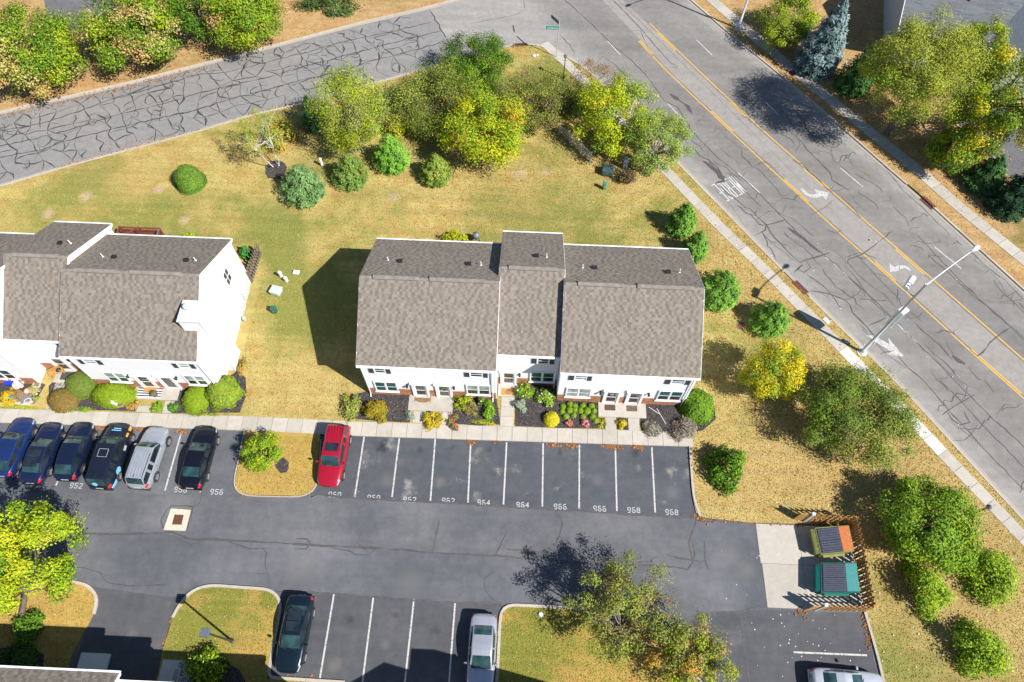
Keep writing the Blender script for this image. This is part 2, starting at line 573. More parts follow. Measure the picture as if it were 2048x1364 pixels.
class Path:
    """a surveyed line, resampled; at(s, d): d metres to its left"""

    def __init__(s, pts, ext0=0, ext1=0, step=0.8):
        p = [np.array(q[:2], float) for q in pts]
        if ext0: p = [p[0] + (p[0] - p[1]) / np.linalg.norm(p[0] - p[1]) * ext0] + p
        if ext1: p = p + [p[-1] + (p[-1] - p[-2]) / np.linalg.norm(p[-1] - p[-2]) * ext1]
        p = np.array(p)
        L = np.r_[0, np.cumsum(np.linalg.norm(np.diff(p, axis=0), axis=1))]
        n = max(2, int(L[-1] / step))
        q = np.linspace(0, L[-1], n)
        x, y = np.interp(q, L, p[:, 0]), np.interp(q, L, p[:, 1])
        for _ in range(3):
            x[1:-1] = (x[:-2] + 2 * x[1:-1] + x[2:]) / 4
            y[1:-1] = (y[:-2] + 2 * y[1:-1] + y[2:]) / 4
        s.x, s.y = x, y
        s.L = np.r_[0, np.cumsum(np.hypot(np.diff(x), np.diff(y)))]
        dx, dy = np.gradient(x), np.gradient(y)
        h = np.hypot(dx, dy)
        s.nx, s.ny = -dy / h, dx / h
        s.len = s.L[-1]

    def at(s, t, d=0.0, z=0.0):
        return (np.interp(t, s.L, s.x) + d * np.interp(t, s.L, s.nx), np.interp(t, s.L, s.y) + d * np.interp(t, s.L, s.ny), z)

    def near(s, p):
        return s.L[np.argmin((s.x - p[0]) ** 2 + (s.y - p[1]) ** 2)]

    def line(s, d, t0=0, t1=None, step=1.0, z=0.0):
        t1 = s.len if t1 is None else t1
        n = max(1, int(math.ceil((t1 - t0) / step)))
        return [s.at(t0 + (t1 - t0) * i / n, d, z) for i in range(n + 1)]


def band(mb, path, t0, t1, d0, d1, z, step=1.0):
    a, b = path.line(d0, t0, t1, step, z), path.line(d1, t0, t1, step, z)
    for i in range(len(a) - 1): mb.quad(a[i], a[i + 1], b[i + 1], b[i])


def slab(mb, path, t0, t1, d0, d1, z0, z1, step=1.0):
    a, b = path.line(d0, t0, t1, step), path.line(d1, t0, t1, step)
    n = len(a)
    v = [(p[0], p[1], z0) for p in a] + [(p[0], p[1], z0) for p in b] + [(p[0], p[1], z1) for p in a] + [(p[0], p[1], z1) for p in b]
    f = []
    for i in range(n - 1):
        f += [(2 * n + i, 2 * n + i + 1, 3 * n + i + 1, 3 * n + i), (i, i + 1, 2 * n + i + 1, 2 * n + i), (n + i + 1, n + i, 3 * n + i, 3 * n + i + 1)]
    f += [(0, 2 * n, 3 * n, n), (n - 1, 2 * n - 1, 4 * n - 1, 3 * n - 1)]
    mb.add(v, f)


def ribbon(mb, pts, wd, z, jit=0.0, taper=True):
    """a bead of material laid along a line of ground points"""
    pts = [np.array(p[:2], float) for p in pts]
    q = [pts[0]]
    for a, b in zip(pts[:-1], pts[1:]):
        n = max(1, int(np.linalg.norm(b - a) / 0.45))
        for i in range(1, n + 1):
            k = a + (b - a) * i / n
            if jit and i < n: k = k + rng.normal(0, jit, 2)
            q.append(k)
    q = np.array(q)
    d = np.gradient(q, axis=0)
    d /= np.maximum(np.linalg.norm(d, axis=1, keepdims=True), 1e-6)
    nn = np.c_[-d[:, 1], d[:, 0]]
    ww = wd / 2 * (1 + 0.35 * rng.standard_normal(len(q))).clip(0.4, 1.8)
    if taper: ww[0] *= 0.4; ww[-1] *= 0.4
    L, R_ = q + nn * ww[:, None], q - nn * ww[:, None]
    b = len(mb.v)
    zz = z + 0.0004 * rng.random()
    mb.v += [(x, y, zz) for x, y in L] + [(x, y, zz) for x, y in R_]
    n = len(q)
    mb.f += [(b + n + i, b + n + i + 1, b + i + 1, b + i) for i in range(n - 1)]
    mb.mi += [0] * (n - 1)


def struct(name, mb, mat, parent=None, **k):
    o = mb.obj(name, mat, parent, **k)
    if parent is None: o['kind'] = 'structure'
    return o


# ---- surveyed lines (photo survey points on the ground plane)
E_SW = Path(PL([(0, 368), (146, 325), (384, 262), (512, 224), (611, 201), (761, 160), (820, 143), (900, 119), (950, 105), (992, 93), (1025, 87), (1058, 84.5),
                (1084, 87), (1117, 98), (1153, 120), (1183, 139), (1205, 161), (1240, 197), (1300, 262), (1376, 339), (1583, 550), (1800, 762), (2048, 1030)]), 30, 70)
E_UP = Path(PL([(0, 230), (255, 172), (512, 106), (729, 49), (852, 21), (922, 1)]), 45, 6)
E_NE = Path(PL([(1373, 0), (1455, 72), (1536, 137), (1700, 278), (1770, 340), (1850, 409), (2048, 590)]), 60, 70)
W_SW = Path(PL([(1081, 91), (1092, 103), (1128, 134), (1152, 159), (1200, 212), (1336, 360), (1374, 400), (1450, 479), (1499, 524), (1567, 594), (1621, 649), (1660, 688), (1729, 760), (1781, 812), (1853, 890), (1902, 942), (1983, 1027), (2048, 1096)]), 0, 40)
W_NE = Path(PL([(1415, 5), (1564, 134), (1785, 314), (1829, 349), (1885, 400), (1908, 421), (2040, 528)]), 40, 40)
W_LOT = Path(PL([(0, 846), (260, 854), (500, 862), (728, 873), (1000, 882), (1350, 893), (1388, 893.5)]), 25, 0)
YL = Path(PL([(1273, 78), (1332, 141), (1501, 300), (1534, 331), (1684, 470), (1720, 502), (1828, 598.6), (1929, 692), (1980, 737)]), 60, 60)
YR = Path(PL([(1313, 60), (1420, 163), (1536, 270), (1763, 470), (1868, 561), (1980, 660)]), 60, 60)

# ---- base terrain and lawns
LAWN = lawn_mat('dry_lawn', (0.47, 0.38, 0.145), (0.39, 0.295, 0.105), (0.185, 0.205, 0.05),
                [(545, 470, 5, .3), (560, 520, 3.5, .22), (600, 640, 6, .16), (150, 420, 9, .16), (350, 480, 7, .2), (1130, 420, 8, .14), (980, 450, 6, .16), (1225, 470, 5, .2),
                 (1330, 430, 4, .12), (650, 600, 7, .25), (580, 790, 4, -.2), (900, 400, 5, -.12), (1450, 830, 5, .1), (1430, 980, 5, -.25), (1800, 1300, 9, .16), (1880, 1180, 6, .18), (1080, 170, 6, .18), (1130, 130, 4, .1)],
                rust=(0.36, 0.225, 0.07), brown=[(1500, 520, 7, .6), (1620, 620, 6, .6), (1450, 400, 5, .4), (1700, 950, 8, .75), (1860, 1100, 9, .7), (1990, 1250, 9, .6), (1450, 1000, 6, .45), (1820, 860, 6, .7), (1560, 900, 7, .5), (1250, 330, 5, .4), (1000, 400, 7, .25), (600, 770, 4, .3), (250, 310, 8, .3), (1960, 1000, 6, .6)], bare=[(172, 393, .75), (318, 378, .6), (1037, 347, .8), (95, 428, .7), (1520, 642, .7), (790, 395, .8), (1090, 345, .5), (370, 440, .6)])
VERGE = lawn_mat('dry_verge', (0.46, 0.315, 0.15), (0.36, 0.23, 0.1), (0.17, 0.165, 0.045), [(1770, 130, 5, .1)], rust=(0.36, 0.19, 0.085), bias=-0.06)
ISLE = lawn_mat('island_turf', (0.43, 0.31, 0.085), (0.35, 0.23, 0.06), (0.165, 0.185, 0.034),
                [(440, 1250, 6, .22), (1060, 1300, 6, .22), (545, 1190, 1.2, .5), (1010, 1360, 3, .2), (560, 940, 4, -.25), (130, 1200, 4, -.2)], rust=(0.4, 0.23, 0.08))

ZL = 0.09
m = MB()
m.quad((-260, -160, -0.12), (260, -160, -0.12), (260, 300, -0.12), (-260, 300, -0.12))
ground = struct('ground', m, LAWN)

main_pts = [Vector(p) for p in E_SW.line(-0.46, 0, None, 1.2)]
lot_edge = PL([(1795, 1480), (1764, 1364), (1731, 1222), (1738, 1200), (1720, 1050), (1620, 1048), (1512, 1046), (1455, 1041), (1420, 1037), (1400, 1034), (1392, 1026), (1388, 1010), (1378, 893)])
wl = [Vector(p) for p in W_LOT.line(0.3, 0, W_LOT.len - 1.2, 4)][::-1]
LAWN_MAIN = [(p.x, p.y) for p in main_pts] + [(62, -30)] + [(p.x, p.y) for p in lot_edge] + [(p.x, p.y) for p in wl] + [(main_pts[0].x - 1, wl[-1].y)]
m = MB()
m.prism(LAWN_MAIN, -0.1, ZL)
lawn = struct('lawn', m, LAWN)
up = [Vector(p) for p in E_UP.line(0.46, 0, None, 1.5)]
LAWN_UP = [(p.x, p.y) for p in up] + [(up[-1].x + 2, 120), (up[0].x, 120)]
m = MB()
m.prism(LAWN_UP, -0.1, ZL)
struct('lawn', m, VERGE)
ne = [Vector(p) for p in E_NE.line(0.46, 0, None, 1.5)]
LAWN_NE = [(p.x, p.y) for p in ne] + [(130, -20), (130, 140)]
m = MB()
m.prism(LAWN_NE, -0.1, ZL)
struct('lawn', m, VERGE)


def isle(outline, curb, name='traffic_island', mat=None, open_curb=True):
    """kerbed turf island: outline in survey points, curb = the kerbed run of it"""
    pts = PL(outline)
    mb = MB()
    mb.prism([(p.x, p.y) for p in pts], -0.08, ZL)
    o = struct(name, mb, mat or ISLE)
    pa = Path(PL(curb), step=0.25)
    n = max(1, int(pa.len / 2.4))
    cx = sum(p.x for p in pts) / len(pts)
    cy = sum(p.y for p in pts) / len(pts)
    q, r_ = pa.at(pa.len / 2, 0.2), pa.at(pa.len / 2, -0.2)
    sg = 1 if math.hypot(q[0] - cx, q[1] - cy) > math.hypot(r_[0] - cx, r_[1] - cy) else -1
    for i in range(n):
        mb = MB()
        slab(mb, pa, pa.len * i / n + 0.008, pa.len * (i + 1) / n - 0.008, -0.06, sg * 0.13, -0.05, 0.125 + 0.004 * (i % 2), 0.3)
        mb.obj('curb_section', CURB, o)
    return o, [(p.x, p.y) for p in pts]


ISLES = []
for a in [([(492, 862), (481, 915), (471, 962), (472, 976), (482, 986), (500, 990), (596, 992), (618, 987), (630, 975), (634, 962), (641, 868)],
           [(492, 864), (481, 915), (471, 962), (472, 976), (482, 986), (500, 990), (596, 992), (618, 987), (630, 975), (634, 962), (640, 880)]),
          ([(300, 1400), (317, 1349), (325, 1304), (347, 1236), (360, 1211), (377, 1189), (400, 1176), (425, 1172), (480, 1176), (538, 1180), (554, 1190), (561, 1206), (560, 1222), (543, 1308), (535, 1357), (690, 1366), (690, 1420), (300, 1420)],
           [(347, 1236), (360, 1211), (377, 1189), (400, 1176), (425, 1172), (480, 1176), (538, 1180), (554, 1190), (561, 1206), (560, 1222), (543, 1308), (535, 1356), (690, 1366)]),
          ([(993, 1420), (995, 1364), (1002, 1229), (1006, 1217), (1017, 1211), (1061, 1213), (1153, 1218), (1240, 1222), (1290, 1240), (1323, 1272), (1366, 1320), (1400, 1364), (1430, 1420)],
           [(993, 1400), (995, 1364), (1002, 1229), (1006, 1217), (1017, 1211), (1061, 1213), (1153, 1218), (1240, 1222), (1290, 1240), (1323, 1272), (1366, 1320), (1420, 1390)]),
          ([(-80, 1160), (90, 1163), (150, 1165), (175, 1171), (189, 1184), (196, 1199), (187, 1229), (144, 1311), (120, 1400), (-80, 1400)],
           [(-60, 1160), (90, 1163), (150, 1165), (175, 1171), (189, 1184), (196, 1199), (187, 1229)])]:
    ISLES.append(isle(*a)[1])

# ---- asphalt sheets
m = MB()
m.poly([(-75, 19.1, 0)] + [(p.x, p.y, 0) for p in PL([(0, 846), (500, 862), (728, 873), (1380, 894), (1390, 1010), (1402, 1036), (1512, 1048), (1740, 1056), (1733, 1222), (1766, 1364)])] + [(36, -12, 0), (36, -40, 0), (-75, -40, 0)][::1])
lot = struct('parking_lot', m, A_LOT)
m = MB()
m.poly(PL([(621, 995), (640, 988), (790, 1000), (1000, 1012), (1200, 1024), (1388, 1035), (1386, 894), (1000, 882), (728, 873), (640, 870), (634, 968)], 0.004)[::-1])
m.obj('sealed_stall_surface', A_SEAL, lot)
m = MB()
m.poly(PL([(560, 1190), (680, 1189), (870, 1205), (1003, 1210), (1001, 1420), (530, 1420), (543, 1308)], 0.004)[::-1])
m.poly(PL([(150, 1168), (340, 1195), (375, 1190), (345, 1236), (300, 1420), (110, 1420), (186, 1232), (196, 1199), (189, 1182)], 0.004)[::-1])
m.poly(PL([(1395, 1226), (1520, 1220), (1728, 1226), (1770, 1420), (1430, 1420), (1340, 1290)], 0.004)[::-1])
m.obj('sealed_lower_surface', A_SEAL2, lot)
m = MB()
m.poly(PL([(640, 990), (790, 1002), (1000, 1014), (1200, 1026), (1388, 1037), (1386, 1125), (1260, 1130), (1010, 1113), (850, 1105), (620, 1090), (480, 1082), (380, 1078), (320, 1066), (150, 1066), (-90, 1062), (-90, 985), (170, 985), (400, 990), (480, 990), (600, 996)], 0.004)[::-1])
m.obj('worn_lane_surface', A_WORN, lot)
m = MB()
m.poly([(p[0], p[1], -0.004) for p in E_SW.line(0.0, 0, E_SW.near(P(1010, 90)), 1.5)] + [(p[0], p[1], -0.004) for p in E_UP.line(0.0, 0, None, 2)][::-1])
side = struct('side_street', m, A_SIDE)
# junction + main road on top of the old street surface
t_j = E_SW.near(P(905, 117))
m = MB()
sw = E_SW.line(0.0, t_j, None, 1.0, 0.0)
ne_ = E_NE.line(0.0, 0, None, 2.0, 0.0)
m.poly(sw + ne_[::-1] + [tuple(P(900, -60)), tuple(P(861, 19)), tuple(P(896, 82))])
# lanes across the road: polished wheel tracks and dirty edges are part of the old surface
t_ = A_MAIN.node_tree
b_ = t_.nodes['Principled BSDF']
src = b_.inputs['Base Color'].links[0].from_socket
dp = t_.nodes.new('ShaderNodeVectorMath')
dp.operation = 'DOT_PRODUCT'
t_.links.new(_pos(t_), dp.inputs[0])
dp.inputs[1].default_value = (0.8175, 0.576, 0)
mr = t_.nodes.new('ShaderNodeMapRange')
t_.links.new(dp.outputs['Value'], mr.inputs[0])
mr.inputs[1].default_value, mr.inputs[2].default_value = 39.0, 55.5
lane = [(39.4, 1.34), (40.6, 1.2), (41.6, 1.02), (42.6, .96), (43.6, 1.02), (44.6, .93), (45.6, .9), (46.7, .98), (49.8, .95), (51, .9), (52.6, 1.0), (53.6, .93), (54.4, 1.05), (55.0, 1.25)]
g_ = _ramp(t_, mr.outputs[0], [((u - 39.0) / 16.5, (v_, v_ * .985, v_ * .96)) for u, v_ in lane])
t_.links.new(_mix(t_, 1.0, src, g_, 'MULTIPLY'), b_.inputs['Base Color'])
road = struct('main_road', m, A_MAIN)
m = MB()
a, b = YL.line(0.25, 0, None, 2), YR.line(-0.25, 0, None, 2)
n = min(len(a), len(b))
m.poly([(p[0], p[1], 0.004) for p in a] + [(p[0], p[1], 0.004) for p in b][::-1])
m.obj('turn_lane_surface', A_TURN, road)


def dash(path_or_pts, wd, name='lane_line', mat=WHITE_L, parent=road, z=0.008):
    p = [P(*q) for q in path_or_pts]
    mb = MB()
    pa = Path(p, step=0.5)
    band(mb, pa, 0, pa.len, -wd / 2, wd / 2, z, 0.6)
    return mb.obj(name, mat, parent)


for q in [((1215, 82), (1241, 110)), ((1335, 207), (1368, 241)), ((1476, 346), (1520, 386)), ((1651, 514), (1657, 519)), ((1667, 527), (1699, 555)), ((1796, 649), (1846, 697)),
          ((1393, 80), (1424, 110)), ((1532, 205), (1557, 230)), ((1681, 336), (1726, 374)), ((1868, 493), (1922, 537))]:
    dash(q, 0.12)
for pa, sg, doubles in [(YL, 1, [((1273, 78), (1305, 107)), ((1427, 223), (1463, 258)), ((1573, 358), (1621, 402)), ((1751, 530), (1784, 560)), ((1943, 697), (2048, 796))]),
                        (YR, -1, [((1313, 60), (1350, 96)), ((1458, 200), (1496, 238)), ((1610, 337), (1657, 378)), ((1788, 494), (1858, 553))])]:
    m = MB()
    t0 = pa.near(P(*doubles[0][0])) if sg == 1 else pa.near(P(1300, 48))
    band(m, pa, t0, pa.len, -0.06, 0.06, 0.009, 1.5)
    m.obj('yellow_line', YELLOW_L, road)
    for a, b in doubles:
        m = MB()
        band(m, pa, pa.near(P(*a)), pa.near(P(*b)), sg * 0.13, sg * 0.25, 0.009, 1.5)
        m.obj('yellow_dash', YELLOW_L, road)


def zp(pts, ox, oy, k, z=0.009):
    return [P(ox + a / k, oy + b / k, z) for a, b in pts]


for pts, ox, oy, k in [([(1265, 410), (1290, 400), (1335, 450), (1390, 470), (1440, 455), (1405, 410), (1565, 450), (1530, 525), (1500, 482), (1440, 502), (1370, 497), (1310, 465)], 1360, 300, 5.247),
                       ([(598, 285), (655, 325), (690, 305), (760, 308), (800, 333), (822, 368), (790, 352), (750, 334), (700, 346), (688, 362), (605, 374)], 1660, 470, 5.053),
                       ([(362, 1015), (445, 1015), (600, 1105), (588, 1038), (752, 1232), (568, 1203), (625, 1182), (480, 1092), (455, 1072)], 1660, 470, 5.053)]:
    m = MB()
    m.poly(zp(pts, ox, oy, k)[::-1])
    m.obj('turn_arrow' if len(pts) > 9 else 'merge_arrow', WHITE_L, road)

# ---- lettering (block letters as stencilled strokes)
GLY = {'0': [[(0, 1), (0, 5), (1, 6), (3, 6), (4, 5), (4, 1), (3, 0), (1, 0), (0, 1)]],
       '2': [[(0, 5), (1, 6), (3, 6), (4, 5), (4, 4), (0, 0), (4, 0)]],
       '4': [[(3, 0), (3, 6), (0, 2), (4, 2)]],
       '5': [[(4, 6), (0, 6), (0, 3.4), (3, 3.4), (4, 2.6), (4, 1), (3, 0), (1, 0), (0, 1)]],
       '6': [[(3.2, 6), (1, 6), (0, 5), (0, 1), (1, 0), (3, 0), (4, 1), (4, 2.4), (3, 3.3), (0, 3.3)]],
       '8': [[(1, 3.2), (0, 4), (0, 5), (1, 6), (3, 6), (4, 5), (4, 4), (3, 3.2), (1, 3.2), (0, 2.4), (0, 1), (1, 0), (3, 0), (4, 1), (4, 2.4), (3, 3.2)]],
       '9': [[(0.8, 0), (3, 0), (4, 1), (4, 5), (3, 6), (1, 6), (0, 5), (0, 3.6), (1, 2.7), (4, 2.7)]],
       'M': [[(0, 0), (0, 6), (2, 2.5), (4, 6), (4, 0)]], 'E': [[(4, 6), (0, 6), (0, 0), (4, 0)], [(0, 3.1), (3.4, 3.1)]],
       'R': [[(0, 0), (0, 6), (3, 6), (4, 5), (4, 4), (3, 3), (0, 3)], [(2, 3), (4, 0)]],
       'G': [[(4, 5), (3, 6), (1, 6), (0, 5), (0, 1), (1, 0), (3, 0), (4, 1), (4, 2.8), (2.4, 2.8)]],
       'S': [[(4, 5), (3, 6), (1, 6), (0, 5), (0, 4), (1, 3.2), (3, 2.8), (4, 2), (4, 1), (3, 0), (1, 0), (0, 1)]],
       'T': [[(2, 0), (2, 6)], [(0, 6), (4, 6)]], 'O': [[(0, 1), (0, 5), (1, 6), (3, 6), (4, 5), (4, 1), (3, 0), (1, 0), (0, 1)]],
       'P': [[(0, 0), (0, 6), (3, 6), (4, 5), (4, 3.8), (3, 2.8), (0, 2.8)]]}


def glyph(ch, org, ux, uy, stroke):
    """one letter: each stroke a bar with mitred joints; ux/uy: vectors of the 4x6 cell"""
    mb = MB()
    org, ux, uy = Vector(org), Vector(ux) / 4, Vector(uy) / 6
    nz = ux.cross(uy).normalized()
    for si, st in enumerate(GLY[ch]):
        pts = [org + ux * a + uy * b for a, b in st]
        for i in range(len(pts) - 1):
            a, b = pts[i], pts[i + 1]
            d = (b - a).normalized() * stroke * 0.5
            s_ = nz.cross(d).normalized() * stroke * 0.5
            lift = nz * (0.0007 * (i % 3) + 0.002 * si)
            mb.quad(a - d - s_ + lift, b + d - s_ + lift, b + d + s_ + lift, a - d + s_ + lift)
    return mb


o0, ox_, oy_ = P(1464, 351, 0.01), P(1421, 371, 0.01), P(1496, 384, 0.01)
ux, uy = ox_ - o0, oy_ - o0
for i, ch in enumerate('MERGE'):
    c0 = o0 + ux * (i / 5 + 0.02) + uy * 0.02
    glyph(ch, c0 + ux * .02, ux * 0.115, uy * 0.94, 0.105).obj('letter_' + ch.lower(), WHITE_M, road)


def stencil(txt, px, py):
    c = P(px, py, 0.009)
    for i, ch in enumerate(txt):
        g = glyph(ch, (c.x - 0.46 + i * 0.34, c.y - 0.19, 0.009), (0.2, 0, 0), (0, 0.36, 0), 0.05)
        g.obj('numeral_' + {'0': 'zero', '2': 'two', '4': 'four', '5': 'five', '6': 'six', '8': 'eight', '9': 'nine'}[ch], WHITE_N, lot)


for t, x, y in [('952', 153, 971), ('956', 362, 979), ('956', 434, 983.5), ('960', 670, 989), ('960', 748, 995), ('962', 820, 999), ('962', 897, 1001), ('964', 968, 1005), ('964', 1046, 1009.5),
                ('966', 1121, 1013), ('966', 1200, 1017), ('968', 1268, 1020), ('968', 1344, 1024)]:
    stencil(t, x, y)
ST = [((728.3, 873.6), (709.3, 995.5)), ((798.7, 876.2), (784, 994)), ((870.5, 877.4), (860.9, 1001.5)), ((941.6, 883.8), (935.8, 1005)), ((1013.3, 885), (1007, 1009)), ((1086.2, 886.3), (1084.7, 1013)),
      ((1158.8, 890), (1158.3, 1017)), ((1230.7, 895), (1233.7, 1022)), ((1303.6, 894), (1310.4, 1025)), ((667.9, 1188.4), (639.5, 1358.6)), ((746.6, 1195.5), (725, 1364)), ((827.9, 1198.6), (808, 1380)), ((910.4, 1204.4), (896, 1390)),
      ((363, 864), (330, 981)), ((425, 866), (400, 985)), ((300, 860), (259, 976)), ((228, 858), (186, 974)), ((160, 855), (112, 971)), ((90, 853), (38, 969)), ((1587, 1304.5), (1734, 1310.5))]
for a, b in ST:
    dash((a, b), 0.115, 'stall_line', WHITE_S, lot, 0.008)

# ---- crack sealer
CR = MB()
for pts, wd in [([(600, 985), (640, 989), (705, 996), (790, 1001), (900, 1006), (1000, 1013), (1100, 1019.5), (1200, 1025), (1300, 1031), (1390, 1037), (1420, 1043)], .13),
                ([(150, 1066), (230, 1068), (320, 1066), (345, 1064), (380, 1078), (480, 1082), (540, 1085), (620, 1090), (680, 1093), (750, 1096), (820, 1101), (850, 1105), (900, 1108), (950, 1110), (1010, 1113), (1100, 1122), (1180, 1127), (1260, 1130), (1350, 1134), (1375, 1139), (1386, 1125), (1378, 1085), (1390, 1050), (1394, 1037)], .12),
                ([(592, 1077), (615, 1078), (621, 1088), (612, 1098), (590, 1098)], .11), ([(660, 1094), (700, 1102), (710, 1109), (735, 1110), (752, 1098)], .1), ([(713, 1084), (738, 1105)], .1),
                ([(879, 1038), (870, 1080), (865, 1105)], .1), ([(1014, 1063), (1003, 1085), (990, 1112)], .11), ([(1110, 1026), (1117, 1030), (1125, 1045), (1120, 1068), (1112, 1085)], .1), ([(1015, 1098), (1060, 1102), (1110, 1108)], .12),
                ([(1210, 1088), (1200, 1100), (1205, 1111), (1184, 1115), (1184, 1104)], .13), ([(1275, 1124), (1300, 1123), (1315, 1112)], .1), ([(1332, 1109), (1360, 1117), (1400, 1123), (1411, 1122)], .11), ([(1409, 1082), (1411, 1122), (1417, 1139)], .1),
                ([(1384, 1080), (1390, 1110), (1386, 1125)], .1), ([(490, 1182), (545, 1184), (600, 1184), (680, 1188), (770, 1196), (870, 1204), (960, 1206), (1000, 1209), (1010, 1213)], .12), ([(990, 1143), (968, 1158), (970, 1180), (985, 1198), (1003, 1208)], .07),
                ([(1395, 1224), (1410, 1227), (1430, 1224), (1480, 1225), (1500, 1218), (1528, 1214)], .12), ([(1481, 1228), (1485, 1250), (1488, 1300), (1498, 1364), (1505, 1400)], .09), ([(1600, 1228), (1603, 1260), (1607, 1304)], .07),
                ([(330, 1062), (322, 1040), (335, 1018), (342, 1012), (385, 1013), (384, 1025), (374, 1060), (360, 1068)], .08), ([(345, 1068), (365, 1082), (382, 1090), (398, 1085), (404, 1076), (440, 1078), (470, 1088), (500, 1098), (540, 1096)], .07),
                ([(385, 1015), (400, 1005), (404, 985)], .06), ([(520, 1090), (533, 1105), (530, 1130), (537, 1148)], .06), ([(130, 1134), (170, 1136), (200, 1145), (215, 1165), (260, 1172), (330, 1170)], .06), ([(480, 1146), (535, 1147), (540, 1165)], .05)]:
    ribbon(CR, PL(pts), wd, 0.0125, 0.02)
CR.obj('crack_seal', TAR2, lot)['kind'] = 'stuff'

CR = MB()
for pts, wd in [([(-40, 302), (0, 292), (75, 277), (130, 262), (240, 228), (330, 207), (400, 185), (512, 160), (640, 125), (760, 92), (880, 62)], .1), ([(-40, 326), (0, 315), (80, 300), (120, 285), (215, 260), (300, 240), (385, 222), (470, 195), (540, 178), (600, 160), (680, 145), (740, 122), (830, 100), (890, 82)], .1),
                ([(-40, 272), (0, 262), (80, 247), (150, 225), (220, 200), (290, 180), (400, 148), (450, 145), (512, 130), (600, 108), (700, 80), (760, 68), (860, 45)], .09), ([(861, 23), (875, 45), (896, 82), (915, 112)], .09)]:
    ribbon(CR, PL(pts), wd, 0.002, 0.05)
tA, tB = E_SW.near(P(0, 368)) - 6, E_SW.near(P(893, 120))
rows = [0.25, 1.5, 2.75, 4.05, 5.3, 6.5, 7.6, 8.45]
prev = None
for ri, d0 in enumerate(rows):      # staggered cells: knots along each row, joined along and across
    knots = []
    t = tA + rng.uniform(0, 1)
    while t < tB - d0 * .12:
        knots.append((t + rng.normal(0, .15), d0 + rng.normal(0, .2)))
        t += rng.uniform(.8, 2.2)
    dense = .5 + .4 * np.sin(ri * 2.1)
    for (ta, da), (tb, db) in zip(knots[:-1], knots[1:]):
        if 0 < ri < 7 and rng.random() < .34 + .2 * dense:
            ribbon(CR, [np.array(E_SW.at(ta, da)[:2]), np.array(E_SW.at((ta + tb) / 2, (da + db) / 2 + rng.normal(0, .18))[:2]), np.array(E_SW.at(tb, db)[:2])], rng.choice([.05, .08, .1, .14]), 0.002, 0.035)
    if prev:
        for (ta, da) in knots:
            for (tb, db) in sorted(prev, key=lambda k: abs(k[0] - ta - .2))[:1 + (rng.random() < .22)]:
                if abs(tb - ta) < 1.6:
                    mid_ = np.array(E_SW.at((ta + tb) / 2 + rng.normal(0, .18), (da + db) / 2)[:2])
                    ribbon(CR, [np.array(E_SW.at(ta, da)[:2]), mid_, np.array(E_SW.at(tb, db)[:2])], rng.choice([.06, .09, .12, .16]), 0.0024, 0.035)
    prev = knots
for _ in range(70):                 # short curls and tails where the wand wandered
    t, d0 = rng.uniform(tA, tB), rng.uniform(.6, 8.2)
    ang = rng.uniform(0, 6.28)
    turn = rng.normal(0, .5)
    br = []
    for k in range(rng.integers(3, 9)):
        ang += turn + rng.normal(0, .35)
        t += .42 * math.cos(ang)
        d0 = min(8.5, max(.2, d0 + .42 * math.sin(ang)))
        br.append(np.array(E_SW.at(t, d0)[:2]))
    ribbon(CR, br, rng.uniform(.05, .1), 0.0028, 0.03)
CR.obj('crack_seal', TAR, side)['kind'] = 'stuff'

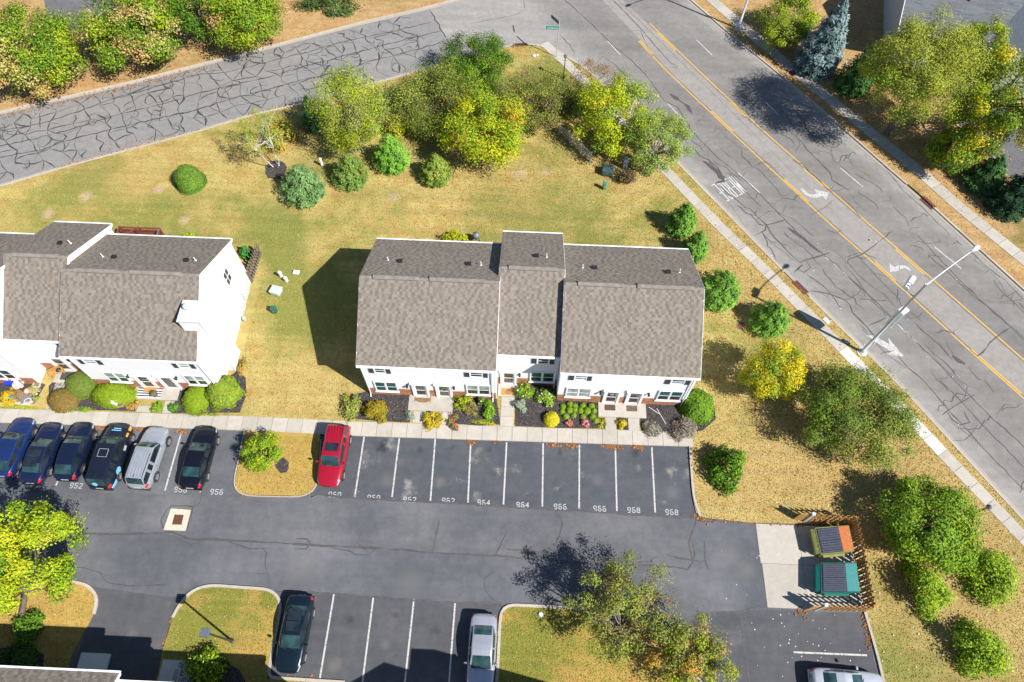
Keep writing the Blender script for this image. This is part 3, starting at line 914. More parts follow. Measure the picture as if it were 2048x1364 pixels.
CR = MB()
for pts, wd in [([(1130, 0), (1180, 45), (1230, 95), (1262, 120), (1290, 148), (1330, 202), (1355, 215), (1385, 262), (1410, 290), (1440, 320), (1470, 342), (1520, 388), (1560, 430), (1600, 470), (1650, 512), (1700, 556), (1740, 592), (1790, 640), (1830, 682), (1870, 720), (1920, 772), (1980, 832), (2060, 905)], .07),
                ([(1226, 0), (1280, 56), (1305, 85), (1318, 100), (1340, 125), (1356, 133), (1352, 136), (1343, 134)], .07), ([(1340, 188), (1352, 196), (1375, 212), (1385, 228)], .28), ([(1385, 295), (1400, 312), (1418, 320), (1436, 336), (1447, 356)], .1), ([(1406, 322), (1430, 340), (1448, 362), (1432, 366)], .38),
                ([(1575, 455), (1600, 472), (1640, 505)], .26), ([(1430, 366), (1480, 405), (1490, 415), (1500, 418), (1530, 447), (1545, 468), (1575, 503), (1600, 525)], .07), ([(1508, 472), (1530, 461), (1533, 450), (1550, 446), (1570, 440)], .09), ([(1600, 525), (1612, 520), (1640, 512), (1660, 505)], .13), ([(1588, 545), (1605, 530), (1595, 538), (1608, 545), (1622, 535), (1612, 522)], .1), ([(1535, 455), (1548, 475), (1562, 488), (1575, 490)], .07),
                ([(1585, 320), (1592, 324), (1604, 328), (1620, 345), (1640, 362), (1656, 380), (1663, 378), (1668, 372)], .1), ([(1645, 330), (1660, 345), (1664, 360), (1680, 370), (1688, 374), (1697, 380), (1700, 376)], .09), ([(1684, 395), (1700, 410), (1722, 436)], .08), ([(1660, 375), (1660, 382), (1675, 382), (1690, 376)], .06),
                ([(1620, 582), (1660, 588), (1690, 600), (1700, 610), (1705, 625), (1720, 640), (1735, 655), (1752, 676)], .08), ([(1693, 600), (1715, 588), (1722, 580), (1700, 556)], .05), ([(1735, 652), (1760, 642), (1772, 635), (1765, 620)], .06), ([(1736, 598), (1748, 605), (1765, 620), (1785, 638)], .06),
                ([(1695, 520), (1725, 508), (1748, 492), (1765, 478), (1785, 462)], .07), ([(1738, 484), (1735, 478), (1742, 470)], .05), ([(1700, 505), (1695, 525), (1715, 548), (1738, 568), (1770, 590), (1792, 615)], .05), ([(1820, 494), (1822, 490), (1840, 495), (1848, 500)], .05), ([(1856, 510), (1900, 548), (1950, 595), (1985, 620), (2048, 676)], .06), ([(1835, 470), (1900, 540), (1960, 600), (2048, 680)], .05),
                ([(1830, 645), (1845, 662), (1880, 690), (1905, 720)], .07), ([(1940, 700), (1955, 712), (1965, 705), (1980, 685), (1992, 675), (2020, 655)], .1), ([(1905, 712), (1918, 722), (1930, 728)], .35), ([(1760, 708), (1790, 700)], .05), ([(1797, 712), (1815, 735), (1840, 755), (1880, 800), (1930, 855), (1980, 910), (2048, 980)], .07), ([(1880, 760), (1920, 800), (1960, 845), (2000, 885), (2048, 935)], .06),
                ([(1885, 830), (1910, 812), (1950, 790)], .05), ([(1895, 825), (1905, 840), (1920, 850), (1940, 845), (1928, 822)], .07), ([(1900, 880), (1930, 880), (1945, 865), (1955, 850)], .05), ([(1760, 520), (1720, 505), (1690, 515)], .05), ([(1560, 215), (1580, 240), (1590, 260), (1600, 290), (1590, 305)], .04), ([(1600, 240), (1630, 280), (1660, 300), (1670, 320)], .04),
                ([(1305, 115), (1280, 60), (1260, 62)], .04), ([(1120, 70), (1140, 90), (1150, 108), (1140, 115)], .05), ([(1195, 125), (1205, 112), (1230, 130), (1250, 150), (1262, 160)], .05), ([(940, 48), (990, 38), (1030, 30), (1050, 20), (1048, 0)], .05), ([(1400, 470), (1425, 455)], .04), ([(1420, 425), (1445, 420)], .04), ([(1480, 340), (1500, 335), (1530, 322), (1560, 345)], .04), ([(1620, 432), (1650, 415), (1665, 400)], .04),
                ([(1940, 500), (1975, 535), (2010, 560), (2048, 600)], .05), ([(1750, 310), (1790, 360), (1810, 385), (1850, 420), (1900, 470)], .05), ([(1590, 220), (1605, 240), (1612, 255), (1625, 270), (1650, 285)], .05), ([(1705, 500), (1760, 560), (1800, 600)], .04)]:
    ribbon(CR, PL(pts), wd, 0.0125, 0.03)
t0, t1 = E_SW.near(P(1300, 262)), E_SW.near(P(2048, 1030))
for k in range(130):
    t, d = rng.uniform(t0, t1), rng.choice([1.0, 2.6, 4.5, 5.8, 11.5, 13, 14.2]) + rng.normal(0, .3)
    pts = [np.array(E_SW.at(t, d)[:2])]
    tr = rng.random() < .6
    for _ in range(rng.integers(3, 9)):
        t += rng.normal(.1, .25) if tr else rng.uniform(.3, .9)
        d += rng.uniform(.2, .5) if tr else rng.normal(0, .16)
        pts.append(np.array(E_SW.at(t, min(d, 15))[:2]))
    ribbon(CR, pts, rng.choice([.02, .03, .045, .07]), 0.0121, 0.05)
CR.obj('crack_seal', TAR2, road)['kind'] = 'stuff'

# ---- kerbs and gutters
def kerb(path, t0, t1, side_, skip=()):
    mb = MB()
    band(mb, path, t0, t1, 0.0, side_ * 0.31, 0.012, 0.8)
    o = struct('curb', mb, GUT)
    n = int((t1 - t0) / 3.0)
    for i in range(n):
        a, b = t0 + (t1 - t0) * i / n, t0 + (t1 - t0) * (i + 1) / n
        if any(k - 1.5 < (a + b) / 2 < k + 1.5 for k in skip): continue
        mb = MB()
        slab(mb, path, a + 0.008, b - 0.008, side_ * 0.3, side_ * 0.47, -0.06, 0.125 + 0.003 * (i % 2), 0.6)
        mb.obj('curb_section', CURB, o)
    return o


k1, k2 = E_SW.near(P(-150, 410)), E_SW.near(P(2048, 1030)) + 5
inl1, inl2 = E_SW.near(P(1040, 87)), E_SW.near(P(1605, 570))
kerb(E_SW, k1, k2, -1, (inl1, inl2))
kerb(E_UP, E_UP.near(P(-150, 262)), E_UP.len - 1, 1)
inl3 = E_NE.near(P(1860, 403))
kerb(E_NE, E_NE.near(P(1340, -30)), E_NE.near(P(2048, 590)) + 5, 1, (inl3,))
# lot kerb beside the right-hand verge
for c in ([(1378, 893), (1380, 930), (1384, 985), (1387, 1005), (1398, 1033)], [(1727, 1224), (1738, 1262), (1752, 1310), (1768, 1380)]):
    pa = Path(PL(c), step=0.3)
    root = None
    for i in range(max(1, int(pa.len / 2.5))):
        n = max(1, int(pa.len / 2.5))
        mb = MB()
        slab(mb, pa, pa.len * i / n + .008, pa.len * (i + 1) / n - .008, -0.02, 0.15, -0.05, 0.13, 0.4)
        mb.obj('curb_section', CURB, lot)


def inlet(path, t, sgn, label):
    a = path.at(t, 0)
    d = np.array(path.at(t + .5, 0)) - np.array(path.at(t - .5, 0))
    th = thing('storm_inlet', label, 'storm drain', (a[0], a[1], 0), math.atan2(d[1], d[0]), 'cast iron inlets in the road kerbs')
    mb = MB()
    mb.box(-.75, .75, min(0, sgn * .5), max(0, sgn * .5), 0.0, 0.016)
    mb.box(-.75, .75, sgn * .34, sgn * .6, 0.0, 0.15)
    mb.obj('hood', RUSTY, th, world=False, bevel=0.01)
    for i in range(7):
        mb = MB()
        x = -.54 + i * .18
        mb.box(x - .035, x + .035, min(sgn * .05, sgn * .27), max(sgn * .05, sgn * .27), 0.017, 0.022)
        mb.obj('slot', DARKHOLE, th, world=False)


inlet(E_SW, inl1, -1, 'rusty kerb inlet at the street corner below the stop sign')
inlet(E_SW, inl2, -1, 'rusty kerb inlet in the near kerb above the evergreen shrub')
inlet(E_NE, inl3, 1, 'rusty kerb inlet in the far kerb beside the spruces')

# ---- sidewalks: every slab a piece
def walk(name, path, t0, t1, d0, d1, size, mat=CONC, newer=None, z=0.125):
    mb = MB()
    band(mb, path, t0, t1, d0 + 0.02, d1 - 0.02, 0.096, 1.0)
    o = struct(name, mb, pm('joint_dirt', (0.16, 0.13, 0.1), 0.95))
    n = max(1, round((t1 - t0) / size))
    for i in range(n):
        a, b = t0 + (t1 - t0) * i / n, t0 + (t1 - t0) * (i + 1) / n
        mb = MB()
        slab(mb, path, a + .013, b - .013, d0, d1, -0.04, z + rnd.uniform(-.004, .006), 0.8)
        mm = mat
        if newer and newer[0] < (a + b) / 2 < newer[1]: mm = CONC2
        mb.obj('slab', mm, o)
    return o


walk('sidewalk', W_LOT, W_LOT.near(P(-60, 845)), W_LOT.len - 0.05, 0.0, 1.14, 1.16)
walk('sidewalk', W_SW, 0, W_SW.len, 0.0, 0.97, 1.5, newer=(W_SW.near(P(1672, 698)), W_SW.near(P(1860, 897))))
walk('sidewalk', W_NE, W_NE.near(P(1415, 5)) - 5, W_NE.near(P(2040, 528)) + 4, 0.0, 1.2, 1.5)


def pads(name, rects, z=0.13, mat=CONC):
    mb = MB()
    x0, x1, y0, y1 = rects[0]
    o = None
    for i, (x0, x1, y0, y1) in enumerate(rects):
        mb = MB()
        mb.box(x0 + .01, x1 - .01, y0 + .01, y1 - .01, -0.04, z + 0.003 * (i % 2))
        if o is None: o = struct(name, mb, mat)
        else: mb.obj('slab', mat, o)
    return o


pads('front_walk', [(-1.25, -.2, 20.43, 21.24), (-1.25, -.2, 21.24, 22.05), (-1.25, -.2, 22.05, 22.9)])
pads('front_walk', [(-8.0, -7.15, 20.4, 21.38)]); pads('front_walk', [(-5.75, -5.0, 20.4, 21.4)])
pads('front_walk', [(6.85, 7.72, 20.5, 21.55)]); pads('front_walk', [(8.62, 9.5, 20.5, 21.55)])
pads('front_walk', [(-29.35, -28.3, 20.32, 20.85)]); pads('front_walk', [(-27.35, -26.6, 20.32, 21.36)])
pads('front_walk', [(-36.35, -35.5, 20.25, 21.1), (-36.35, -35.5, 21.1, 22.0), (-36.35, -35.5, 22.0, 22.6)])

# concrete dumpster pad
m = MB()
pd = PL([(1510, 1048), (1536, 1218), (1745, 1217), (1718, 1045)])
m.prism([(p.x, p.y) for p in pd], -0.04, 0.012)
pad = struct('dumpster_pad', m, pm('pad_joint_dirt', (0.12, 0.11, 0.1), 0.95))
X0, X1, XM, Y0, Y1, YM = 17.58, 25.0, 20.55, 8.05, 13.8, 11.0
for a in [(X0, XM, YM, Y1), (XM, X1, YM, Y1), (X0 + .1, XM, Y0, YM), (XM, X1, Y0, YM)]:
    m = MB()
    m.box(a[0] + .012, a[1] - .012, a[2] + .012, a[3] - .012, 0.0, 0.024)
    m.obj('slab', CONC, pad)

# far lot surfaces seen between the crowns
m = MB()
m.poly(PL([(85, -20), (95, 45), (150, 62), (235, 45), (240, -20)], 0.1)[::-1])
struct('far_parking_lot', m, A_FAR)
m = MB()
m.poly(PL([(1900, 238), (2018, 350), (2100, 420), (2200, 300), (2060, 130)], 0.1)[::-1])
ok_ = struct('neighbour_driveway', m, A_FAR)
pa = Path(PL([(1900, 240), (1960, 292), (2013, 343)]), step=.4)
for i in range(4):
    m = MB()
    slab(m, pa, pa.len * i / 4 + .01, pa.len * (i + 1) / 4 - .01, -.15, .05, 0.0, .2, .5)
    m.obj('curb_section', CURB, ok_)


# ---- planting beds with bark mulch
def in_poly(pts, poly):
    x, y = pts[:, 0], pts[:, 1]
    ins = np.zeros(len(pts), bool)
    n = len(poly)
    for i in range(n):
        x0, y0 = poly[i][:2]
        x1, y1 = poly[(i + 1) % n][:2]
        c = ((y0 > y) != (y1 > y)) & (x < (x1 - x0) * (y - y0) / (y1 - y0 + 1e-12) + x0)
        ins ^= c
    return ins


def sample_poly(poly, n):
    a = np.array([p[:2] for p in poly])
    lo, hi = a.min(0), a.max(0)
    out = []
    tot = 0
    while tot < n:
        p = rng.uniform(lo, hi, (max(n, 200) * 2, 2))
        p = p[in_poly(p, poly)]
        out.append(p)
        tot += len(p)
    return np.concatenate(out)[:n]


def flakes(name, pts, z, size, cols, mat, parent=None, tilt=0.5, label=None, asp=0.45):
    """small loose flat pieces lying on the ground, one mesh"""
    n = len(pts)
    a = rng.uniform(0, 2 * np.pi, n)
    s_ = size * rng.uniform(.6, 1.4, n)
    u = np.c_[np.cos(a), np.sin(a), rng.normal(0, tilt, n) * .5] * s_[:, None]
    v_ = np.c_[-np.sin(a), np.cos(a), rng.normal(0, tilt, n) * .5] * (s_ * asp)[:, None]
    c = np.c_[pts, np.full(n, z) + rng.uniform(0, .03, n)]
    V = np.stack([c - u, c - v_, c + u, c + v_], 1).reshape(-1, 3)
    F = np.arange(4 * n).reshape(-1, 4)
    ci = rng.integers(0, len(cols), n)
    K = np.array(cols)[ci] * rng.uniform(.75, 1.25, n)[:, None]
    o = npmesh(name, V, F, mat, parent, np.repeat(K, 4, 0))
    o['kind'] = 'stuff'
    return o


BEDS = []


def bed(pts, chips=True):
    p = PL(pts)
    poly = [(q.x, q.y) for q in p]
    mb = MB()
    mb.prism(poly, -0.03, 0.115)
    o = struct('mulch_bed', mb, MULCH)
    BEDS.append(poly)
    if chips:
        a = 0.5 * abs(sum(poly[i][0] * poly[(i + 1) % len(poly)][1] - poly[(i + 1) % len(poly)][0] * poly[i][1] for i in range(len(poly))))
        flakes('bark_chips', sample_poly(poly, int(a * 260)), 0.12, 0.05, [(.045, .04, .042), (.075, .065, .065), (.12, .1, .095), (.03, .028, .03), (.16, .13, .12)], CHIP, o)
    return o


def blob(cx, cy, r, n=14, j=.18, k=1.0):
    return [(cx + r * math.cos(t * 2 * math.pi / n) * (1 + rnd.uniform(-j, j)), cy + r * k * math.sin(t * 2 * math.pi / n) * (1 + rnd.uniform(-j, j))) for t in range(n)]


bed([(688, 806), (700, 793), (737, 783), (822, 791), (820, 846), (760, 843), (700, 838), (690, 825)])
bed([(905, 797), (993, 797), (1001, 850), (960, 852), (903, 848)])
bed([(1030, 786), (1060, 768), (1118, 775), (1120, 800), (1196, 806), (1196, 836), (1212, 840), (1212, 858), (1120, 857), (1030, 853)])
bed([(1292, 808), (1368, 808), (1420, 812), (1432, 838), (1405, 862), (1340, 868), (1283, 862), (1280, 840)])
bed([(1233, 836), (1256, 838), (1258, 861), (1233, 859)])
bed([(99, 772), (150, 735), (180, 735), (272, 765), (268, 800), (272, 823), (100, 819)])
bed([(345, 771), (420, 778), (478, 742), (492, 757), (494, 790), (480, 826), (342, 827)])
bed(blob(553, 342, 22, k=.8)); bed(blob(1456, 966, 19, k=.8)); bed(blob(565, 932, 13, k=1.1)); bed(blob(1225, 380, 0.1)) if False else None
bed([(360, 1325), (390, 1312), (440, 1316), (480, 1340), (500, 1380), (350, 1400)])
bed([(-40, 1300), (60, 1292), (90, 1310), (85, 1360), (-40, 1380)])
bed([(-30, 745), (30, 745), (92, 770), (70, 808), (-30, 806)], False)

# ================================================================== TOWNHOUSES
def shingles(parent, x0, x1, ye, ze, yr, zr, tones):
    """laminated shingles: every tab a real raised piece"""
    L = math.hypot(yr - ye, zr - ze)
    uy, uz = (yr - ye) / L, (zr - ze) / L
    ny, nz = (-uz, uy) if uy > 0 else (uz, -uy)
    ex = 0.2
    nr = int(L / ex)
    ex = L / nr
    A, H, Wd, S0, T = [], [], [], [], []
    for r in range(nr):
        x = x0 - rng.uniform(0, .3)
        dark_ = False
        while x < x1:
            wv = rng.uniform(.16, .28)
            dark_ = (not dark_) and rng.random() < .68
            a, b = max(x, x0), min(x + wv, x1)
            x += wv
            if b - a < .03: continue
            A.append(a); Wd.append(b); S0.append(r * ex - (0.012 if r else 0)); H.append(rng.choice([.006, .012])); T.append(rng.integers(3, 5) if dark_ else rng.choice([0, 1, 2, 5, 6]))
    A, B, S0, H, T = map(np.array, (A, Wd, S0, H, T))
    n = len(A)
    S1 = S0 + ex + 0.03

    def pt(x, s, h):
        return np.c_[x, ye + uy * s + ny * h, ze + uz * s + nz * h]
    V = np.stack([pt(A, S0, 0 * H), pt(B, S0, 0 * H), pt(B, S0, H), pt(A, S0, H), pt(B, S1, 0 * H + .002), pt(A, S1, 0 * H + .002)], 1).reshape(-1, 3)
    i = np.arange(n)[:, None] * 6
    flip = uy < 0
    F4 = np.concatenate([i + np.array([[0, 1, 2, 3]]), i + np.array([[3, 2, 4, 5]])])
    F3 = np.concatenate([i + np.array([[1, 4, 2, 2]]), i + np.array([[0, 3, 5, 5]])])
    F = np.concatenate([F4])
    if flip: F = F[:, ::-1]
    K = np.array(tones)[T] * rng.uniform(.9, 1.1, n)[:, None]
    o = npmesh('shingles', V, F, SHING, parent, np.repeat(K, 6, 0))
    o['kind'] = 'stuff'
    return o


TONES = [(.222, .193, .162), (.212, .185, .156), (.228, .199, .167), (.172, .146, .122), (.162, .137, .115), (.206, .18, .152), (.216, .188, .159)]
TONES_B = [(.135, .142, .158), (.15, .157, .172), (.12, .127, .142), (.142, .15, .165)]


def bricks(parent, x0, x1, y, z0, z1, holes=(), name='brick_course'):
    bh, bl, g = 0.068, 0.203, 0.01
    V, F, K = [], [], []
    r = 0
    z = z0
    while z < z1 - .02:
        x = x0 - (bl / 2 if r % 2 else 0)
        while x < x1:
            a, b = max(x, x0), min(x + bl - g, x1)
            x += bl
            if b - a < .03 or any(h0 < (a + b) / 2 < h1 and z < hz for h0, h1, hz in holes): continue
            d = rng.uniform(.012, .018)
            zt = min(z + bh - g, z1)
            i = len(V)
            V += [(a, y, z), (b, y, z), (b, y, zt), (a, y, zt), (a, y - d, z), (b, y - d, z), (b, y - d, zt), (a, y - d, zt)]
            F += [(i + 4, i + 5, i + 6, i + 7), (i + 5, i + 1, i + 2, i + 6), (i, i + 4, i + 7, i + 3), (i + 7, i + 6, i + 2, i + 3)]
            c = np.array([(.36, .155, .085), (.4, .18, .1), (.3, .12, .07), (.43, .215, .125)][rng.integers(0, 4)]) * rng.uniform(.9, 1.1)
            K += [c] * 8
        z += bh
        r += 1
    o = npmesh(name, V, F, BRICK, parent, np.array(K))
    o['kind'] = 'stuff'
    return o


MORTAR = pm('brick_mortar', (0.34, 0.28, 0.23), 0.95)


def unit(root, x0, x1, y0, y1, ze, zr, brick_holes=(), gl=True, gr=True, vents=((.1, .45), (.55, .92)), pipes=(), tones=TONES, front=True, siding=SIDING):
    ym = (y0 + y1) / 2
    sl = (zr - ze) / (ym - (y0 - .3))
    zw = ze + .3 * sl - .13
    mb = MB()
    prof = [(y0, -.05), (y1, -.05), (y1, zw), (ym, zr - .14), (y0, zw)]
    v = [(x0, a, b) for a, b in prof] + [(x1, a, b) for a, b in prof]
    mb.add(v, [(4, 3, 2, 1, 0), (5, 6, 7, 8, 9)] + [(i, (i + 1) % 5, 5 + (i + 1) % 5, 5 + i) for i in range(5)])
    pitch = .115
    zb = 1.22 if front else .2
    n = int((zw - zb) / pitch)
    for i in range(n):      # lap siding, front and back
        a, b = zb + i * pitch, zb + (i + 1) * pitch
        mb.quad((x0, y0 - .028, a), (x1, y0 - .028, a), (x1, y0 - .008, b), (x0, y0 - .008, b))
        mb.quad((x0, y0 - .002, a), (x1, y0 - .002, a), (x1, y0 - .028, a), (x0, y0 - .028, a))
    z = .25
    while z < zr - .3:      # lap siding, gable ends
        b = z + pitch

        def ext(q): return (y0, y1) if q <= zw else (y0 + (q - zw) / (zr - .14 - zw) * (ym - y0), y1 - (q - zw) / (zr - .14 - zw) * (y1 - ym))
        (a0, a1), (b0, b1) = ext(z), ext(b)
        if gl:
            mb.quad((x0 - .028, a1, z), (x0 - .028, a0, z), (x0 - .008, b0, b), (x0 - .008, b1, b))
        if gr:
            mb.quad((x1 + .028, a0, z), (x1 + .028, a1, z), (x1 + .008, b1, b), (x1 + .008, b0, b))
        mb.quad((x1, y1 + .028, z), (x0, y1 + .028, z), (x0, y1 + .008, b), (x1, y1 + .008, b)) if b < zw else None
        z = b
    mb.obj('wall', siding, root)
    for xx, yy in ((x0, y0), (x1, y0), (x0, y1), (x1, y1)):
        s_ = 1 if yy == y1 else -1
        q = 1 if xx == x1 else -1
        mb = MB()
        mb.box(xx - q * .09, xx + q * .035, yy - s_ * .09, yy + s_ * .035, .05, zw - .02)
        mb.obj('corner_trim', TRIM, root)
    # roof
    mb = MB()
    nx0, nx1 = x0 - .06, x1 + .06
    for ya, yb in ((y0 - .3, ym), (y1 + .3, ym)):
        v = [(nx0, ya, ze - .012), (nx1, ya, ze - .012), (nx1, yb, zr - .012), (nx0, yb, zr - .012), (nx0, ya, ze - .1), (nx1, ya, ze - .1), (nx1, yb, zr - .1), (nx0, yb, zr - .1)]
        mb.add(v, [(0, 1, 2, 3), (7, 6, 5, 4), (0, 4, 5, 1), (1, 5, 6, 2), (3, 7, 4, 0)])
    roof = mb.obj('roof', RCAP, root)
    shingles(roof, nx0 - .015, nx1 + .015, y0 - .32, ze - .01, ym, zr, tones)
    shingles(roof, nx0 - .015, nx1 + .015, y1 + .32, ze - .01, ym, zr, tones)
    mb = MB()
    k = int((x1 - x0) / .15)
    ln = .28 * sl
    for i in range(k):
        a, b = x0 + (x1 - x0) * i / k, x0 + (x1 - x0) * (i + 1) / k + .03
        h = .012 if i % 2 else .02
        v = [(a, ym - .14, zr - .14 * sl + h), (a, ym, zr + h + .012), (a, ym + .14, zr - .14 * sl + h), (b, ym - .14, zr - .14 * sl + h + .008), (b, ym, zr + h + .02), (b, ym + .14, zr - .14 * sl + h + .008)]
        mb.add(v, [(0, 3, 4, 1), (1, 4, 5, 2), (0, 1, 2), (3, 5, 4)])
    mb.obj('ridge_cap', RCAP, roof)['kind'] = 'stuff'
    for a, b in vents:
        xa, xb = x0 + (x1 - x0) * a, x0 + (x1 - x0) * b
        mb = MB()
        hw, hh = .2, .13
        v = []
        for xx in (xa, xb):
            v += [(xx, ym - hw, zr - hw * sl + .02), (xx, ym - hw, zr - hw * sl + hh), (xx, ym, zr + hh + .035), (xx, ym + hw, zr - hw * sl + hh), (xx, ym + hw, zr - hw * sl + .02)]
        mb.add(v, [(0, 5, 6, 1), (1, 6, 7, 2), (2, 7, 8, 3), (3, 8, 9, 4), (0, 1, 2, 3, 4), (9, 8, 7, 6, 5)])
        vent = mb.obj('ridge_vent', RCAP, roof)
    for px, py, kind in pipes:    # pipes on the back slope, given by x and y
        zz = ze + (y1 + .3 - py) * sl
        mb = MB()
        if kind == 'pipe':
            mb.tube([(px, py, zz - .05), (px, py, zz + .4)], .035, 8)
            mb.lathe([(.09, zz - .06), (.08, zz + .02), (.04, zz + .06)], 10, (px, py, 0))
            mb.obj('vent_pipe', TRIM, roof)
        else:
            mb.box(px - .14, px + .14, py - .14, py + .14, zz - .05, zz + .12, .9)
            mb.box(px - .17, px + .17, py - .17, py + .17, zz + .12, zz + .17)
            mb.obj('roof_vent', BLACK, roof)
    # eaves trim, gutter, rakes
    for yy, s_ in ((y0 - .3, -1), (y1 + .3, 1)):
        mb = MB()
        mb.box(nx0, nx1, yy, yy + s_ * .03, ze - .26, ze - .03)
        mb.box(nx0 - .02, nx1 + .02, yy + s_ * .03, yy + s_ * .15, ze - .17, ze - .035)
        mb.box(nx0, nx1, min(yy, yy - s_ * .32), max(yy, yy - s_ * .32), ze - .24, ze - .21)
        mb.obj('gutter', TRIM, root)
    for xx, on in ((nx0 - .014, gl), (nx1 + .014, gr)):
        if not on: continue
        for ya in (y0 - .32, y1 + .32):
            mb = MB()
            mb.bar((xx, ya, ze - .15), (xx, ym, zr - .15), .05, .22)
            mb.obj('rake_board', TRIM, root)
    if front:
        mb = MB()
        mb.box(x0 + .02, x1 - .02, y0 - .045, y0 + .05, -.04, 1.2)
        mb.obj('brick_base', MORTAR, root)
        bricks(root, x0 + .0, x1 - .0, y0 - .045, .09, 1.2, brick_holes)
    return zw, sl


def window(root, x0, x1, z0, z1, Y, cols=2, panes=('T', 'T'), sill=True, name='window'):
    """double-hung window: casing > panes, meeting rails, sill"""
    g = {'D': GL_D, 'T': GL_T, 'B': GL_B}
    mb = MB()
    c = .075
    mb.box(x0 - c, x1 + c, Y - .06, Y + .02, z0 - c, z0)
    mb.box(x0 - c, x1 + c, Y - .06, Y + .02, z1, z1 + c)
    mb.box(x0 - c, x0, Y - .06, Y + .02, z0, z1)
    mb.box(x1, x1 + c, Y - .06, Y + .02, z0, z1)
    wv = (x1 - x0) / cols
    for i in range(1, cols): mb.box(x0 + wv * i - .05, x0 + wv * i + .05, Y - .055, Y + .02, z0, z1)
    f = mb.obj(name, TRIM, root)
    zm = (z0 + z1) / 2
    for i in range(cols):
        a, b = x0 + wv * i + (.05 if i else 0), x0 + wv * (i + 1) - (.05 if i < cols - 1 else 0)
        for k, (za, zb, dy) in enumerate(((zm, z1, -.028), (z0, zm, -.02))):
            mb = MB()
            mb.box(a + .03, b - .03, Y + dy - .006, Y + dy + .01, za + .02, zb - .02)
            mb.obj('pane', g[panes[k]], f)
        mb = MB()
        mb.box(a, b, Y - .045, Y - .005, zm - .03, zm + .03)
        for q in (a, b - .035): mb.box(q, q + .035, Y - .04, Y - .01, z0, z1)
        mb.box(a + .035, b - .035, Y - .04, Y - .01, z0, z0 + .03)
        mb.box(a + .035, b - .035, Y - .04, Y - .01, z1 - .03, z1)
        mb.obj('sash', TRIM, f)
    if sill:
        mb = MB()
        mb.box(x0 - .14, x1 + .14, Y - .12, Y + .02, z0 - .15, z0 - c - .002)
        mb.obj('sill', TRIM, f)
    return f


def shutter(root, x0, x1, z0, z1, Y):
    mb = MB()
    mb.box(x0, x1, Y - .02, Y + .01, z0, z1)
    for a, b in ((x0, x0 + .04), (x1 - .04, x1)): mb.box(a, b, Y - .05, Y - .02, z0, z1)
    for a, b in ((z0, z0 + .05), (z1 - .05, z1), ((z0 + z1) / 2 - .03, (z0 + z1) / 2 + .03)): mb.box(x0 + .04, x1 - .04, Y - .05, Y - .02, a, b)
    n = 10
    for i in range(n):
        z = z0 + .05 + (z1 - z0 - .1) * i / n
        mb.quad((x0 + .04, Y - .045, z), (x1 - .04, Y - .045, z), (x1 - .04, Y - .022, z + (z1 - z0 - .1) / n), (x0 + .04, Y - .022, z + (z1 - z0 - .1) / n))
    return mb.obj('shutter', SHUT, root)


def upper_window(root, xc, Y, half=.4, panes=('D', 'D'), z0=3.98, z1=4.78):
    window(root, xc - half, xc + half, z0, z1, Y, 1, panes, sill=False)
    for s_ in (-1, 1):
        a = xc + s_ * (half + .1)
        b = xc + s_ * (half + .43)
        shutter(root, min(a, b), max(a, b), z0 - .08, z1 + .06, Y)


